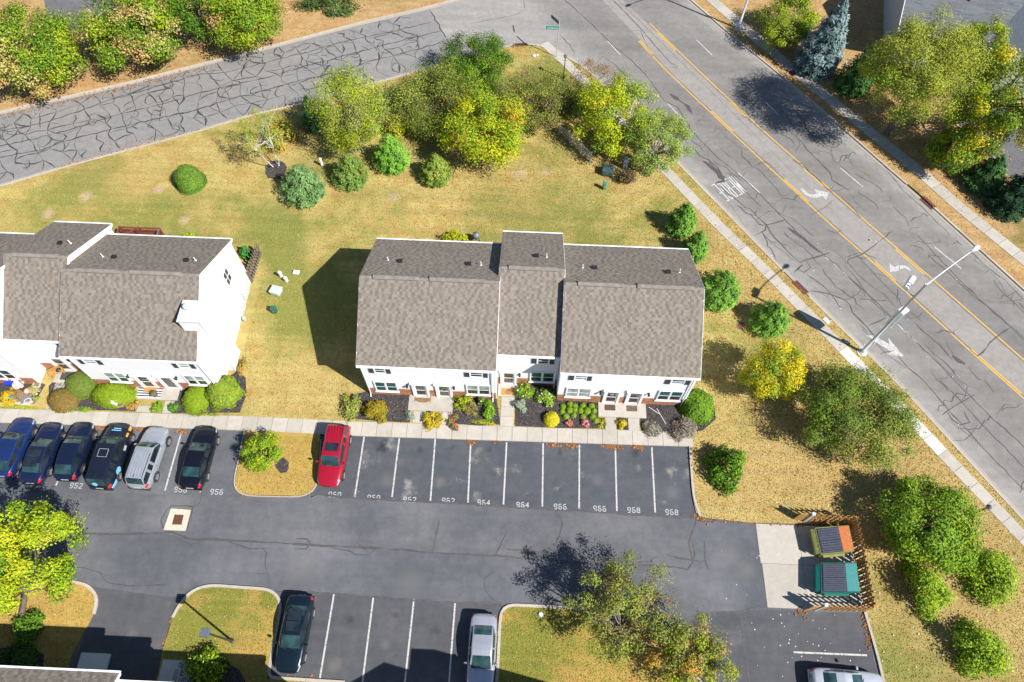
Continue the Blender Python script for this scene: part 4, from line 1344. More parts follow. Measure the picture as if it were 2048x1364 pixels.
def door(root, xc, Y, zb=.13, panes=('D', 'D'), full=False, crown=True, wreath=None):
    """white entry: casing and crown > storm door > panes, handle"""
    mb = MB()
    w2, h = .46, 2.08
    for s_ in (-1, 1):
        a, b = xc + s_ * w2, xc + s_ * (w2 + .17)
        mb.box(min(a, b), max(a, b), Y - .12, Y + .02, zb - .1, zb + h + .02)
    mb.box(xc - w2 - .2, xc + w2 + .2, Y - .15, Y + .02, zb + h + .02, zb + h + .2)
    mb.box(xc - w2 - .26, xc + w2 + .26, Y - .2, Y + .02, zb + h + .2, zb + h + .26)
    if crown:      # shallow curved head
        n = 10
        pts = [(xc - .66 + 1.32 * i / n, zb + h + .26 + .2 * math.sin(math.pi * i / n)) for i in range(n + 1)]
        v = [(x, Y - .17, z) for x, z in pts] + [(x, Y + .02, z) for x, z in pts]
        mb.add(v, [(i, i + 1, n + 2 + i, n + 1 + i) for i in range(n)] + [tuple(range(n + 1))[::-1]])
    fr = mb.obj('door_case', TRIM, root)
    mb = MB()
    z0, z1 = zb, zb + h
    mb.box(xc - w2, xc + w2, Y - .06, Y - .01, z0, z0 + .22)
    mb.box(xc - w2, xc + w2, Y - .06, Y - .01, z1 - .12, z1)
    for a, b in ((xc - w2, xc - w2 + .11), (xc + w2 - .11, xc + w2)): mb.box(a, b, Y - .06, Y - .01, z0 + .22, z1 - .12)
    if not full: mb.box(xc - w2 + .11, xc + w2 - .11, Y - .06, Y - .01, zb + 1.05, zb + 1.13)
    mb.obj('storm_door', TRIM, fr)
    g = {'D': GL_D, 'T': GL_T, 'B': GL_B}
    for k, (a, b) in enumerate([(zb + .22, z1 - .12)] if full else [(zb + 1.13, z1 - .12), (zb + .22, zb + 1.05)]):
        mb = MB()
        mb.box(xc - w2 + .11, xc + w2 - .11, Y - .045, Y - .025, a, b)
        mb.obj('pane', g[panes[k]], fr)
    mb = MB()
    mb.tube([(xc + w2 - .06, Y - .11, zb + 1.0), (xc + w2 - .06, Y - .11, zb + 1.16)], .018, 6)
    mb.obj('handle', BLACK, fr)
    if wreath:
        mb = MB()
        n = 16
        v, f = [], []
        for i in range(n):
            t = 2 * math.pi * i / n
            for k in range(6):
                u = 2 * math.pi * k / 6
                r = .19 + .06 * math.cos(u) * (1 + .2 * rnd.random())
                v.append((xc + r * math.cos(t), Y - .1 + .05 * math.sin(u), zb + 1.55 + r * math.sin(t)))
            for k in range(6): f.append((i * 6 + k, ((i + 1) % n) * 6 + k, ((i + 1) % n) * 6 + (k + 1) % 6, i * 6 + (k + 1) % 6))
        mb.add(v, f)
        mb.obj('wreath', wreath, fr)
    mb = MB()
    mb.box(xc - .6, xc + .6, Y - .2, Y - .02, zb - .1, zb + .0)
    mb.obj('threshold', CONC, fr)


def lantern(root, x, z, Y):
    mb = MB()
    mb.box(x - .06, x + .06, Y - .03, Y, z - .12, z + .12)
    mb.tube([(x, Y - .02, z + .06), (x, Y - .12, z + .14), (x, Y - .16, z + .08)], .016, 6)
    mb.lathe([(.05, z - .18), (.085, z - .12), (.1, z + .08), (.02, z + .16)], 8, (x, Y - .16, 0))
    mb.obj('wall_lantern', BLACK, root)


def downspout(root, x, Y, zt, zb=.15):
    mb = MB()
    mb.tube([(x, Y - .38, zt), (x, Y - .1, zt - .3), (x, Y - .08, zb + .3), (x, Y - .3, zb)], .045, 6)
    mb.obj('downspout', TRIM, root)


# ---- central row
rowB = thing('townhouse_row', 'three-unit white townhouse block with brown shingle roofs in the centre', 'townhouses', (.7, 22.8, 0), 0, 'townhouse rows')
ZE, ZR = 5.6, 8.72
YL_, YM_, YR_ = 22.75, 24.1, 22.85
unit(rowB, -11.55, -1.66, YL_, 33.3, ZE, ZR, [(-8.12, -6.9, 9), (-6.3, -5.05, 9)], gl=True, gr=True, vents=((.09, .42), (.5, .9)),
     pipes=[(-10.05, 30.35, 'pipe'), (-9.1, 30.2, 'hood'), (-4.0, 30.2, 'hood'), (-3.1, 30.2, 'pipe')])
unit(rowB, -1.6, 3.0, YM_, 34.5, ZE, ZR, [(-1.45, -.05, 9)], vents=((.13, .9),), pipes=[(1.0, 31.0, 'hood'), (1.75, 30.95, 'pipe')])
unit(rowB, 3.1, 12.93, YR_, 33.45, ZE, ZR, [(6.6, 7.85, 9), (8.3, 9.65, 9)], vents=((.09, .42), (.52, .93)),
     pipes=[(4.45, 30.3, 'pipe'), (5.35, 30.3, 'hood'), (10.75, 30.1, 'hood'), (11.6, 30.2, 'pipe')])
Y = YL_ - .03
upper_window(rowB, -10.17, Y, .36, ('T', 'T'))
upper_window(rowB, -3.08, Y, .42, ('D', 'D'))
window(rowB, -10.88, -9.28, .85, 2.38, Y - .02, 2, ('T', 'T'))
window(rowB, -3.85, -2.16, .92, 2.5, Y - .02, 2, ('B', 'D'))
door(rowB, -7.46, Y, panes=('D', 'D'))
door(rowB, -5.66, Y, panes=('D', 'D'), wreath=pm('wreath_green', (.1, .12, .04), .9, var=.4, scale=20))
lantern(rowB, -8.42, 1.95, Y); lantern(rowB, -4.85, 2.0, Y)
downspout(rowB, -1.9, Y, ZE - .1); downspout(rowB, -11.45, Y, ZE - .1)
Y = YM_ - .03
upper_window(rowB, 1.8, Y, .4, ('D', 'D'), 3.95, 4.72)
window(rowB, .97, 2.75, .85, 2.42, Y - .02, 2, ('T', 'T'))
door(rowB, -.74, Y, panes=('D', 'D'), crown=False)
lantern(rowB, .1, 1.95, Y)
downspout(rowB, 2.85, Y, ZE - .1)
Y = YR_ - .03
upper_window(rowB, 4.56, Y, .4, ('B', 'B')); upper_window(rowB, 11.66, Y, .45, ('D', 'B'))
window(rowB, 3.75, 5.5, 1.02, 2.5, Y - .02, 2, ('B', 'B'))
window(rowB, 10.72, 12.42, 1.1, 2.65, Y - .02, 2, ('T', 'D'))
door(rowB, 7.22, Y, panes=('D', 'D')); door(rowB, 8.98, Y, panes=('D', 'D'))
lantern(rowB, 6.3, 2.0, Y); lantern(rowB, 9.95, 2.05, Y)
downspout(rowB, 12.75, Y, ZE - .1)
mb = MB()
for k, ch in enumerate('O'):
    glyph('S', (7.12, Y - .06, 1.55), (.2, 0, 0), (0, 0, .28), .035).obj('door_monogram', TRIM, rowB)
for nm, r in (('porch', (-8.45, -4.97, 21.42, 22.7)), ('porch', (-1.55, .2, 22.95, 24.05)), ('porch', (6.34, 10.05, 21.57, 22.8))):
    mb = MB()
    mb.box(*r, -.04, .17)
    mb.obj(nm, CONC, rowB, bevel=.012)

# ---- row at the left edge
rowA = thing('townhouse_row', 'long white townhouse row at the left edge with a chimney chase on its end wall', 'townhouses', (-32, 22.5, 0), 0, 'townhouse rows')
unit(rowA, -32.9, -23.1, 22.5, 32.7, ZE, ZR, [(-29.4, -28.05, 9), (-27.6, -26.2, 9)], vents=((.09, .4), (.5, .87)), pipes=[(-31.1, 29.5, 'pipe'), (-30.2, 29.45, 'hood'), (-24.8, 29.4, 'hood'), (-24.2, 29.5, 'pipe')])
unit(rowA, -37.45, -32.96, 23.7, 33.7, ZE, ZR, [(-36.6, -35.0, 9)], vents=((.12, .85),), pipes=[(-34.6, 30.5, 'hood'), (-33.9, 30.6, 'pipe')])
unit(rowA, -47.4, -37.52, 22.35, 32.4, ZE, ZR, [], vents=((.1, .42), (.55, .92)))
Y = 22.47
upper_window(rowA, -31.48, Y, .4, ('B', 'B')); upper_window(rowA, -24.56, Y, .37, ('B', 'B'))
window(rowA, -31.45, -29.95, 1.05, 2.55, Y - .02, 2, ('B', 'T')); window(rowA, -25.3, -23.85, 1.1, 2.6, Y - .02, 2, ('B', 'D'))
door(rowA, -28.72, Y, panes=('D', 'D')); door(rowA, -26.92, Y, panes=('D',), full=True)
lantern(rowA, -29.62, 2.2, Y); lantern(rowA, -25.95, 2.2, Y)
downspout(rowA, -23.3, Y, ZE - .1)
Y = 23.67
upper_window(rowA, -33.45, Y, .4, ('D', 'B'), 3.95, 4.75)
door(rowA, -35.75, Y, panes=('D', 'D'), crown=True)
window(rowA, -33.95, -33.45, 1.05, 2.5, Y - .02, 1, ('B', 'D'), sill=False)
lantern(rowA, -34.6, 2.2, Y)
Y = 22.32
window(rowA, -40.35, -38.7, 1.05, 2.55, Y - .02, 2, ('T', 'D')); upper_window(rowA, -39.6, Y, .4, ('D', 'D'))
for r in ((-29.95, -26.45, 21.4, 22.44), (-36.6, -34.6, 22.5, 23.64)):
    mb = MB()
    mb.box(*r, -.04, .17)
    mb.obj('porch', CONC, rowA, bevel=.012)
# chimney chase
mb = MB()
mb.box(-23.95, -22.42, 24.1, 25.75, 6.0, 7.95)
mb.box(-23.07, -22.42, 24.1, 25.75, .35, 6.0)
mb.obj('chimney_chase', SIDING, rowA)
mb = MB()
for i in range(66):
    z = .4 + i * .115
    mb.quad((-22.392, 24.1, z), (-22.392, 25.75, z), (-22.412, 25.75, z + .115), (-22.412, 24.1, z + .115))
    if z > 5.4: mb.quad((-23.95, 24.072, z), (-22.42, 24.072, z), (-22.42, 24.092, z + .115), (-23.95, 24.092, z + .115))
    else: mb.quad((-23.07, 24.072, z), (-22.42, 24.072, z), (-22.42, 24.092, z + .115), (-23.07, 24.092, z + .115))
for xx, yy in ((-22.42, 24.1), (-22.42, 25.75)): mb.box(xx - .08, xx + .04, yy - .04, yy + .04, .35, 7.95)
mb.obj('chase_siding', SIDING, rowA)
mb = MB()
mb.box(-24.02, -22.35, 24.03, 25.82, 7.95, 8.06)
mb.tube([(-23.45, 25.1, 8.06), (-23.45, 25.1, 8.4)], .16, 14)
mb.lathe([(.24, 8.4), (.25, 8.48), (.2, 8.55), (.05, 8.6)], 14, (-23.45, 25.1, 0))
mb.obj('chase_cap', PALEGREY, rowA)


def side_window(root, X, y0, y1, z0, z1):
    mb = MB()
    for a in ((y0 - .07, y1 + .07, z0 - .07, z0), (y0 - .07, y1 + .07, z1, z1 + .07), (y0 - .07, y0, z0, z1), (y1, y1 + .07, z0, z1), (y0, y1, (z0 + z1) / 2 - .03, (z0 + z1) / 2 + .03), ((y0 + y1) / 2 - .02, (y0 + y1) / 2 + .02, z0, z1)):
        mb.box(X - .02, X + .06, *a)
    f = mb.obj('window', TRIM, root)
    mb = MB()
    mb.box(X - .02, X + .03, y0, y1, z0, z1)
    mb.obj('pane', GL_D, f)


side_window(rowA, -23.06, 29.75, 30.55, 3.85, 5.3)
mb = MB()
mb.box(-23.06, -22.86, 30.45, 31.75, .5, 1.75)
mbx = mb.obj('meter_board', PALEGREY, rowA, bevel=.01)
for i in range(6):
    mb = MB()
    yy, zz = 30.75 + (i % 3) * .35, 1.4 - (i // 3) * .45
    mb.lathe([(.1, 0), (.1, .08), (.06, .12)], 10, (-22.86, yy, zz), Matrix.Rotation(R(90), 3, 'Y'))
    mb.obj('meter_dial', GALV, mbx)
mb = MB()
mb.box(-23.06, -22.9, 29.55, 30.15, .3, 1.2)
mb.obj('cable_box', PALEGREY, rowA, bevel=.01)
mb = MB()
mb.lathe([(.02, .12), (.16, .14), (.18, .5), (.1, .62)], 10, (-22.78, 28.85, 0))
mb.obj('gas_meter', pm('gas_meter_grey', (.42, .43, .38), .6), rowA)

# ---- row south of the drive: only a strip of one roof is in view, the rest throws the shade on the drive
rowC = thing('townhouse_row', 'brown shingle roof edge of the townhouse row at the bottom left corner', 'townhouses', (-35, -3, 0), 0, 'townhouse rows')
unit(rowC, -47, -22.5, -8.5, 1.62, ZE, ZR, front=False, vents=())
unit(rowC, -22.4, -19.25, -9.0, 1.16, ZE, ZR, front=False, vents=())
unit(rowC, -19.2, -11.5, -9.6, .45, ZE, ZR, front=False, vents=())


def gable_house(label, prof, ya, yb):
    """townhouse end with its gable facing the lot: profile in x,z swept along y"""
    x0, x1 = prof[0][0], prof[-1][0]
    t = thing('townhouse', label, 'townhouse', ((x0 + x1) / 2, yb, 0))
    mb = MB()
    n = len(prof)
    v = [(x, ya, z) for x, z in prof] + [(x, yb, z) for x, z in prof]
    mb.add(v, [tuple(range(n)), tuple(range(n, 2 * n))[::-1]] + [(i, n + i, n + (i + 1) % n, (i + 1) % n) for i in range(n)])
    mb.obj('wall', SIDING, t)
    mb = MB()
    for (xa, za), (xb, zb_) in zip(prof[1:-2], prof[2:-1]):
        mb.add([(xa, ya, za + .01), (xb, ya, zb_ + .01), (xb, yb + .1, zb_ + .01), (xa, yb + .1, za + .01), (xa, ya, za + .14), (xb, ya, zb_ + .14), (xb, yb + .1, zb_ + .14), (xa, yb + .1, za + .14)],
               [(4, 5, 6, 7), (3, 2, 1, 0), (0, 1, 5, 4), (1, 2, 6, 5), (2, 3, 7, 6), (3, 0, 4, 7)])
    mb.obj('roof', RCAP, t)
    return t


gable_house('gable end just below the frame that shades the lower stalls', [(-6.2, 0), (-6.2, 5.3), (-.85, 8.6), (.8, 7.5), (.8, 0)], -9, -.95)
gable_house('taller gable end just below the frame that shades the silver car hood', [(.82, 0), (.82, 8.6), (2.4, 8.62), (7.3, 5.4), (7.3, 0)], -9, -.05)

# ---- neighbour house at the top right
nh = P(1754, 40, 0)
rowN = thing('neighbour_house', 'grey roofed blue-grey house behind the willow at the top right', 'house', (37.2, 66, 0))
NB = pm('blue_grey_siding', (.34, .39, .43), .6, var=.04)
bx = Vector((36.9, 63.2)); dx = Vector((math.cos(R(-12)), math.sin(R(-12)))); dy = Vector((-dx.y, dx.x))


def NP(a, b, z): q = bx + dx * a + dy * b; return (q.x, q.y, z)


mb = MB()
LNG, DEP, ze_, zr_ = 19.0, 10.5, 4.2, 7.0
v = [NP(a, b, z) for a in (0, LNG) for b, z in ((0, -.05), (0, ze_), (DEP / 2, zr_ - .15), (DEP, ze_), (DEP, -.05))]
mb.add(v, [(0, 1, 2, 3, 4), (9, 8, 7, 6, 5), (0, 5, 6, 1), (4, 3, 8, 9), (1, 6, 7, 2), (2, 7, 8, 3)])
mb.obj('wall', NB, rowN)
mb = MB()
ov = .35
slp = (zr_ - ze_) / (DEP / 2)
for b0, b1 in ((-ov, DEP / 2), (DEP + ov, DEP / 2)):
    q = [NP(a, b, z) for a, b, z in ((-.3, b0, ze_ - ov * slp + .1), (LNG + .3, b0, ze_ - ov * slp + .1), (LNG + .3, b1, zr_), (-.3, b1, zr_))]
    mb.add(q + [(x, y, z - .1) for x, y, z in q], [(0, 1, 2, 3), (7, 6, 5, 4), (0, 4, 5, 1), (1, 5, 6, 2), (3, 7, 4, 0)])
roofN = mb.obj('roof', pm('grey_roof_deck', (.2, .21, .225), .9), rowN)
# shingle courses on the neighbour's roof, laid in its own axes
for b0, b1 in ((-ov, DEP / 2), (DEP + ov, DEP / 2)):
    V, F, K = [], [], []
    nr = 38
    for r in range(nr):
        f0, f1 = r / nr, (r + 1.15) / nr
        a = -.3
        while a < LNG + .3:
            wv = min(rng.uniform(.5, 1.0), LNG + .3 - a)
            i = len(V)
            for aa, ff, hh in ((a, f0, .105), (a + wv, f0, .105), (a + wv, f0, .125), (a, f0, .125), (a + wv, f1, .106), (a, f1, .106)):
                b = b0 + (b1 - b0) * ff
                z = ze_ - ov * slp + (zr_ - .1 - (ze_ - ov * slp)) * ff + hh + .0
                V.append(NP(aa, b, z))
            F += [(i, i + 1, i + 2, i + 3), (i + 3, i + 2, i + 4, i + 5)]
            K += [np.array(TONES_B[rng.integers(0, 4)]) * rng.uniform(.92, 1.08)] * 6
            a += wv
    npmesh('shingles', V, np.array(F)[:, ::-1] if b0 > b1 else F, SHING, roofN, np.array(K))['kind'] = 'stuff'
mb = MB()
for a in (-.33, LNG + .33):
    for b in (-ov, DEP + ov): mb.bar(NP(a, b, ze_ - ov * slp), NP(a, DEP / 2, zr_ - .1), .05, .2)
mb.bar(NP(-.3, -ov - .05, ze_ - ov * slp), NP(LNG + .3, -ov - .05, ze_ - ov * slp), .1, .14)
mb.obj('gutter', TRIM, rowN)
# cross gable toward the street
mb = MB()
c0, c1, dpt = 8.2, 14.2, -3.0
v = [NP(a, b, z) for b in (dpt, 4.2) for a, z in ((c0, -.05), (c0, 4.0), ((c0 + c1) / 2, 6.3), (c1, 4.0), (c1, -.05))]
mb.add(v, [(4, 3, 2, 1, 0), (5, 6, 7, 8, 9), (0, 1, 6, 5), (3, 4, 9, 8), (1, 2, 7, 6), (2, 3, 8, 7)])
mb.obj('wall', pm('pale_siding', (.6, .6, .6), .6), rowN)
mb = MB()
for a0, a1 in ((c0 - .3, (c0 + c1) / 2), (c1 + .3, (c0 + c1) / 2)):
    q = [NP(a0, dpt - .3, 3.85), NP(a1, dpt - .3, 6.45), NP(a1, 4.4, 6.45), NP(a0, 4.4, 3.85)]
    mb.add(q + [(x, y, z + .1) for x, y, z in q], [(0, 1, 2, 3), (7, 6, 5, 4), (0, 4, 5, 1), (1, 5, 6, 2), (2, 6, 7, 3), (3, 7, 4, 0)])
mb.obj('porch_roof', pm('pale_grey_roof', (.3, .32, .35), .9, var=.15, scale=5), rowN)
mb = MB()
for (a, b, h) in ((5.6, 3.2, .9), (6.5, 3.9, .4), (7.4, 4.4, .4)):
    z = ze_ + b * slp
    p = NP(a, b, z)
    mb.tube([p, (p[0], p[1], z + h)], .12 if h > .5 else .05, 8)
mb.obj('vent_pipe', RUSTY, roofN)
mb = MB()
mb.box(*[0, 0, 0, 0, 0, 0]) if False else None
for k in range(7):
    pass

# ================================================================== PLANTS
G_D, G_M, G_L = (.055, .125, .014), (.115, .22, .018), (.2, .33, .024)
YG, YG2, YEL = (.32, .4, .018), (.45, .46, .018), (.66, .54, .02)
OL, OL2, OL3, BRN = (.185, .225, .04), (.275, .31, .055), (.12, .155, .028), (.23, .155, .08)
ORG_, PKO, TANL = (.56, .3, .05), (.55, .34, .14), (.5, .41, .15)
BL, BL2, BL3 = (.16, .235, .23), (.25, .34, .335), (.1, .16, .155)
PG, SAGE = (.25, .32, .1), (.25, .31, .25)


def leaves(C, out, size, cols, asp=.62, updir=.5, jit=.9, long=None):
    """C centres (n,3), out outward unit vectors, each leaf a folded quad of its own"""
    n = len(C)
    N = out * .9 + np.array([0, 0, updir * .8]) + rng.normal(0, jit * .42, (n, 3))
    N /= np.linalg.norm(N, axis=1, keepdims=True)
    if long is None:
        u = np.cross(N, rng.normal(0, 1, (n, 3)))
    else:
        u = long - N * (long * N).sum(1, keepdims=True)
    u /= np.linalg.norm(u, axis=1, keepdims=True) + 1e-9
    v = np.cross(N, u)
    s_ = size * rng.uniform(.6, 1.35, n)
    u *= s_[:, None]
    v *= (s_ * asp)[:, None]
    fold = N * (s_ * rng.uniform(-.15, .3, n))[:, None]
    V = np.stack([C - u, C - v + fold * .3, C + u + fold, C + v + fold * .3], 1).reshape(-1, 3)
    F = np.arange(4 * n).reshape(-1, 4)
    return V, F, np.repeat(cols, 4, 0)


def pick(pal, n):
    wts = np.array([p[0] for p in pal], float)
    return np.array([p[1] for p in pal])[rng.choice(len(pal), n, p=wts / wts.sum())]


def sph(n):
    d = rng.normal(0, 1, (n, 3))
    return d / np.linalg.norm(d, axis=1, keepdims=True)


def limb(mb, a, b, r0, r1, sag=.12, n=4):
    a, b = Vector(a), Vector(b)
    L = (b - a).length
    pts, rad = [], []
    for i in range(n + 1):
        t = i / n
        p = a.lerp(b, t) + Vector((rnd.uniform(-1, 1), rnd.uniform(-1, 1), 0)) * (.05 * L if 0 < i < n else 0)
        p.z += math.sin(t * math.pi) * sag * L
        pts.append(p)
        rad.append(r0 + (r1 - r0) * t)
    mb.tube(pts, rad, 6)


def tree(label, x, y, zc, rpx, rz, pal, nleaf=9000, lsize=.15, ncl=60, clr=.3, name='leafy_tree', cat='tree', group=None, base=None, trunk=.16, bark=None,
         ky=1.0, shell=.55, sparse=0.0, limbs=16, lean=(0, 0), dome=0.0, asp=.62, nstem=1, jit=.9):
    c = P(x, y, zc)
    nleaf = int(nleaf * 2.3)
    lsize *= .58
    rx = rpx * 1.12 * mpp(x, y, zc)
    ry = rx * ky
    b = P(*base, .08) if base else Vector((c.x + lean[0], c.y + lean[1], .08))
    t = thing(name, label, cat, b, 0, group)
    d = sph(ncl * 3)
    rr = (shell + (1 - shell) * rng.random(len(d))) ** .8
    k = d * rr[:, None]
    k = k[k[:, 2] > -.75 + dome][:ncl]
    k = k * (1 - clr * .6)
    cc = k * np.array([rx, ry, rz]) + np.array(c)
    ccol = pick(pal, len(cc))
    w_ = rng.uniform(.45, 1.3, len(cc))
    if sparse: w_ *= rng.random(len(cc)) > sparse
    idx = rng.choice(len(cc), nleaf, p=w_ / w_.sum())
    u = sph(nleaf)
    rad = clr * (rng.random(nleaf) ** .42) * rng.uniform(.7, 1.2, len(cc))[idx] * np.where(rng.random(nleaf) < .1, 1.45, 1.0)
    C = cc[idx] + u * rad[:, None] * np.array([rx, ry, min(rz, rx)])
    keep = C[:, 2] > .25
    C, idx, u = C[keep], idx[keep], u[keep]
    col = np.where((rng.random(len(C)) < .3)[:, None], pick(pal, len(C)), ccol[idx]) * rng.uniform(.75, 1.25, (len(C), 1))
    o_ = u * .95 + (C - np.array(c)) / np.array([rx, ry, rz]) * .6
    o_ /= np.linalg.norm(o_, axis=1, keepdims=True) + 1e-9
    V, F, K = leaves(C, o_, lsize, col, asp, jit=jit)
    npmesh('crown', V, F, LEAF, t, K)
    mb = MB()
    for s_ in range(nstem):
        off = Vector((0, 0, 0)) if nstem == 1 else Vector((rnd.uniform(-.25, .25), rnd.uniform(-.25, .25), 0))
        top = Vector((c.x, c.y, zc - rz * .1)) + off * 5
        fork = b.lerp(top, .45)
        fork.z = max(.4, zc - rz * .65)
        limb(mb, b + off - Vector((0, 0, .1)), fork + off, trunk / math.sqrt(nstem), trunk * .7 / math.sqrt(nstem), 0, 3)
        sel = rng.choice(len(cc), min(limbs // nstem + 1, len(cc)), replace=False)
        for q in sel: limb(mb, fork + off, cc[q], trunk * .45 / math.sqrt(nstem), .012, .06)
        for q in sel[:5]:
            for _ in range(2):
                e = cc[q] + rng.normal(0, .25 * rx, 3) * np.array([1, 1, .4])
                limb(mb, cc[q] * .6 + np.array(fork) * .4, e, trunk * .18, .008, .05)
    mb.obj('trunk', bark or BARK, t, smooth=True)
    return t


def conifer(label, x, y, h, rpx, pal, n=3600, lsize=.2, layers=9, name='conifer', cat='evergreen', group=None, round_=.75, z0=.15, bark=None, spiky=1.0):
    """x,y: where the middle of the crown shows; crown from near the ground to h"""
    c = P(x, y, h * .45)
    n = int(n * 1.5)
    lsize *= .8
    r = rpx * mpp(x, y, h * .45)
    b = Vector((c.x, c.y, .08))
    t = thing(name, label, cat, b, 0, group)
    Cs, Ls, Os, ci = [], [], [], []
    per = n // layers
    nb = 0
    bc = []
    mb = MB()
    mb.tube([b - Vector((0, 0, .1)), b + Vector((0, 0, h * .5)), b + Vector((0, 0, h * .97))], [.03 + h * .018, .02 + h * .01, .01], 7)
    for k in range(layers):
        f = (k + .5) / layers
        z = z0 + (h - z0) * f
        rl = r * (1 - f ** (1.1 + round_ * 1.1)) + .05 * r
        if f < .3: rl *= .7 + f
        m = int(max(70, per * (rl / r) * 1.7))
        br = max(5, int(9 * rl / r) + 4)
        a = rng.integers(0, br, m)
        ang = a * 2 * np.pi / br + k * 1.1 + rng.normal(0, .42 / br * 3, m)
        s_ = rng.random(m) ** .5
        dz = rng.normal(0, .35 * (h / layers), m) + (.25 * (1 - s_) - .1) * rl * spiky * .6
        lenj = 1 + .22 * np.sin(a * 12.9 + k * 3.7)
        q = np.c_[np.cos(ang) * rl * s_ * lenj, np.sin(ang) * rl * s_ * lenj, z - b.z + dz] + np.array(b)
        o_ = np.c_[np.cos(ang), np.sin(ang), .35 + 0 * ang]
        o_ /= np.linalg.norm(o_, axis=1, keepdims=True)
        Cs.append(q)
        Os.append(o_)
        Ls.append(o_ + rng.normal(0, .55, (m, 3)))
        base_c = pick(pal, br)
        ci.append(base_c[a])
        for i in range(0, br, 2):
            an = i * 2 * math.pi / br + k * 1.1
            mb.tube([(b.x, b.y, z), (b.x + math.cos(an) * rl * .7, b.y + math.sin(an) * rl * .7, z + .1)], [.02, .006], 5)
    C, O_, L_, K_ = map(np.concatenate, (Cs, Os, Ls, ci))
    keep = C[:, 2] > .12
    C, O_, L_, K_ = C[keep], O_[keep], L_[keep], K_[keep]
    K_ = K_ * rng.uniform(.72, 1.25, (len(C), 1))
    L_ /= np.linalg.norm(L_, axis=1, keepdims=True)
    V, F, K = leaves(C, O_, lsize, K_, .3, updir=.9, jit=.8, long=L_)
    npmesh('crown', V, F, NEEDLE, t, K)
    mb.obj('trunk', bark or BARK, t)
    return t


def shrub(label, x, y, rpx, pal, hk=.8, n=1500, lsize=.07, kx=1.0, ky=1.0, clip=False, name='shrub', cat='shrub', group=None, wisp=0.0, flowers=None, rot=0.0, asp=.62, lump=.14):
    """x,y: where the middle of its top half shows; hk: height against its radius"""
    pal = [(p_[0], tuple(min(.8, q_ * 1.12) for q_ in p_[1])) for p_ in pal]
    r = rpx * mpp(x, y, .3)
    h = r * hk * (1.25 if not clip else 1.1)
    c = P(x, y, .1 + h * .5)
    t = thing(name, label, cat, (c.x, c.y, .1), 0, group)
    if clip:
        d = sph(n)
        d[:, 2] = np.abs(d[:, 2]) * 1.0 - .12
        lum = 1 + lump * np.sin(d[:, 0] * 5 + x) * np.cos(d[:, 1] * 6 + y) + lump * .7 * np.sin(d[:, 2] * 9 + x)
        Q = d * (rng.uniform(.88, 1.03, n) * lum)[:, None] * np.array([r * kx, r * ky, h])
    else:      # several leaning sprays of uneven size make a lopsided dome
        n = int(n * 1.35)
        lsize *= .85
        nl = 15 if n > 1500 else 9
        lc = sph(nl)
        lc[:, 2] = np.abs(lc[:, 2])
        lc *= rng.uniform(.45, .82, (nl, 1))
        lw = rng.uniform(.25, .48, nl)
        ix = rng.choice(nl, n, p=lw / lw.sum())
        uu = sph(n)
        Q = lc[ix] + uu * (lw[ix] * rng.random(n) ** .4 * rng.uniform(.75, 1.25, n))[:, None]
        ln_ = np.linalg.norm(Q, axis=1, keepdims=True)
        d = uu * .8 + Q / (ln_ + 1e-6) * .6
        d /= np.linalg.norm(d, axis=1, keepdims=True)
        Q = Q * np.array([r * kx, r * ky, h])
    if rot:
        Q[:, :2] = Q[:, :2] @ np.array([[math.cos(rot), math.sin(rot)], [-math.sin(rot), math.cos(rot)]])
    C = Q + np.array([c.x, c.y, .12])
    C[:, 2] = np.maximum(C[:, 2], .14)
    col = pick(pal, n) * rng.uniform(.75, 1.25, (n, 1))
    long = None
    if wisp:
        long = d + np.array([0, 0, wisp]) + rng.normal(0, .3, (n, 3))
        long /= np.linalg.norm(long, axis=1, keepdims=True)
    V, F, K = leaves(C, d, lsize, col, .2 if wisp else asp, updir=.4, jit=.5 if clip else .9, long=long)
    npmesh('crown', V, F, LEAF, t, K)
    # stems and inner branching that carry the leaves
    mb = MB()
    for i in range(7):
        a = 2 * math.pi * i / 7 + .3
        e = Vector((c.x + math.cos(a) * r * kx * .6, c.y + math.sin(a) * r * ky * .6, .1 + h * .55))
        mb.tube([(c.x, c.y, .05), (c.x + math.cos(a) * r * .25, c.y + math.sin(a) * r * .25, .1 + h * .3), e], [.02, .014, .006], 5)
    mb.obj('stems', BARK, t)
    if clip:       # dense inner leaf mass of a clipped bush
        m2 = 500
        dd = sph(m2)
        dd[:, 2] = np.abs(dd[:, 2])
        QQ = dd * np.array([r * kx, r * ky, h]) * .8
        if rot: QQ[:, :2] = QQ[:, :2] @ np.array([[math.cos(rot), math.sin(rot)], [-math.sin(rot), math.cos(rot)]])
        V, F, K = leaves(QQ + np.array([c.x, c.y, .12]), dd, r * .22, pick(pal, m2), .8, .3, .3)
        npmesh('inner_foliage', V, F, LEAF, t, K)
    if flowers:
        fc, fn, fs = flowers
        k = rng.integers(0, n, fn)
        V, F, K = leaves(C[k] + d[k] * .06 * r, d[k], fs, pick(fc, fn), .9, 1.0, .3)
        npmesh('blossoms', V, F, LEAF, t, K)
    return t


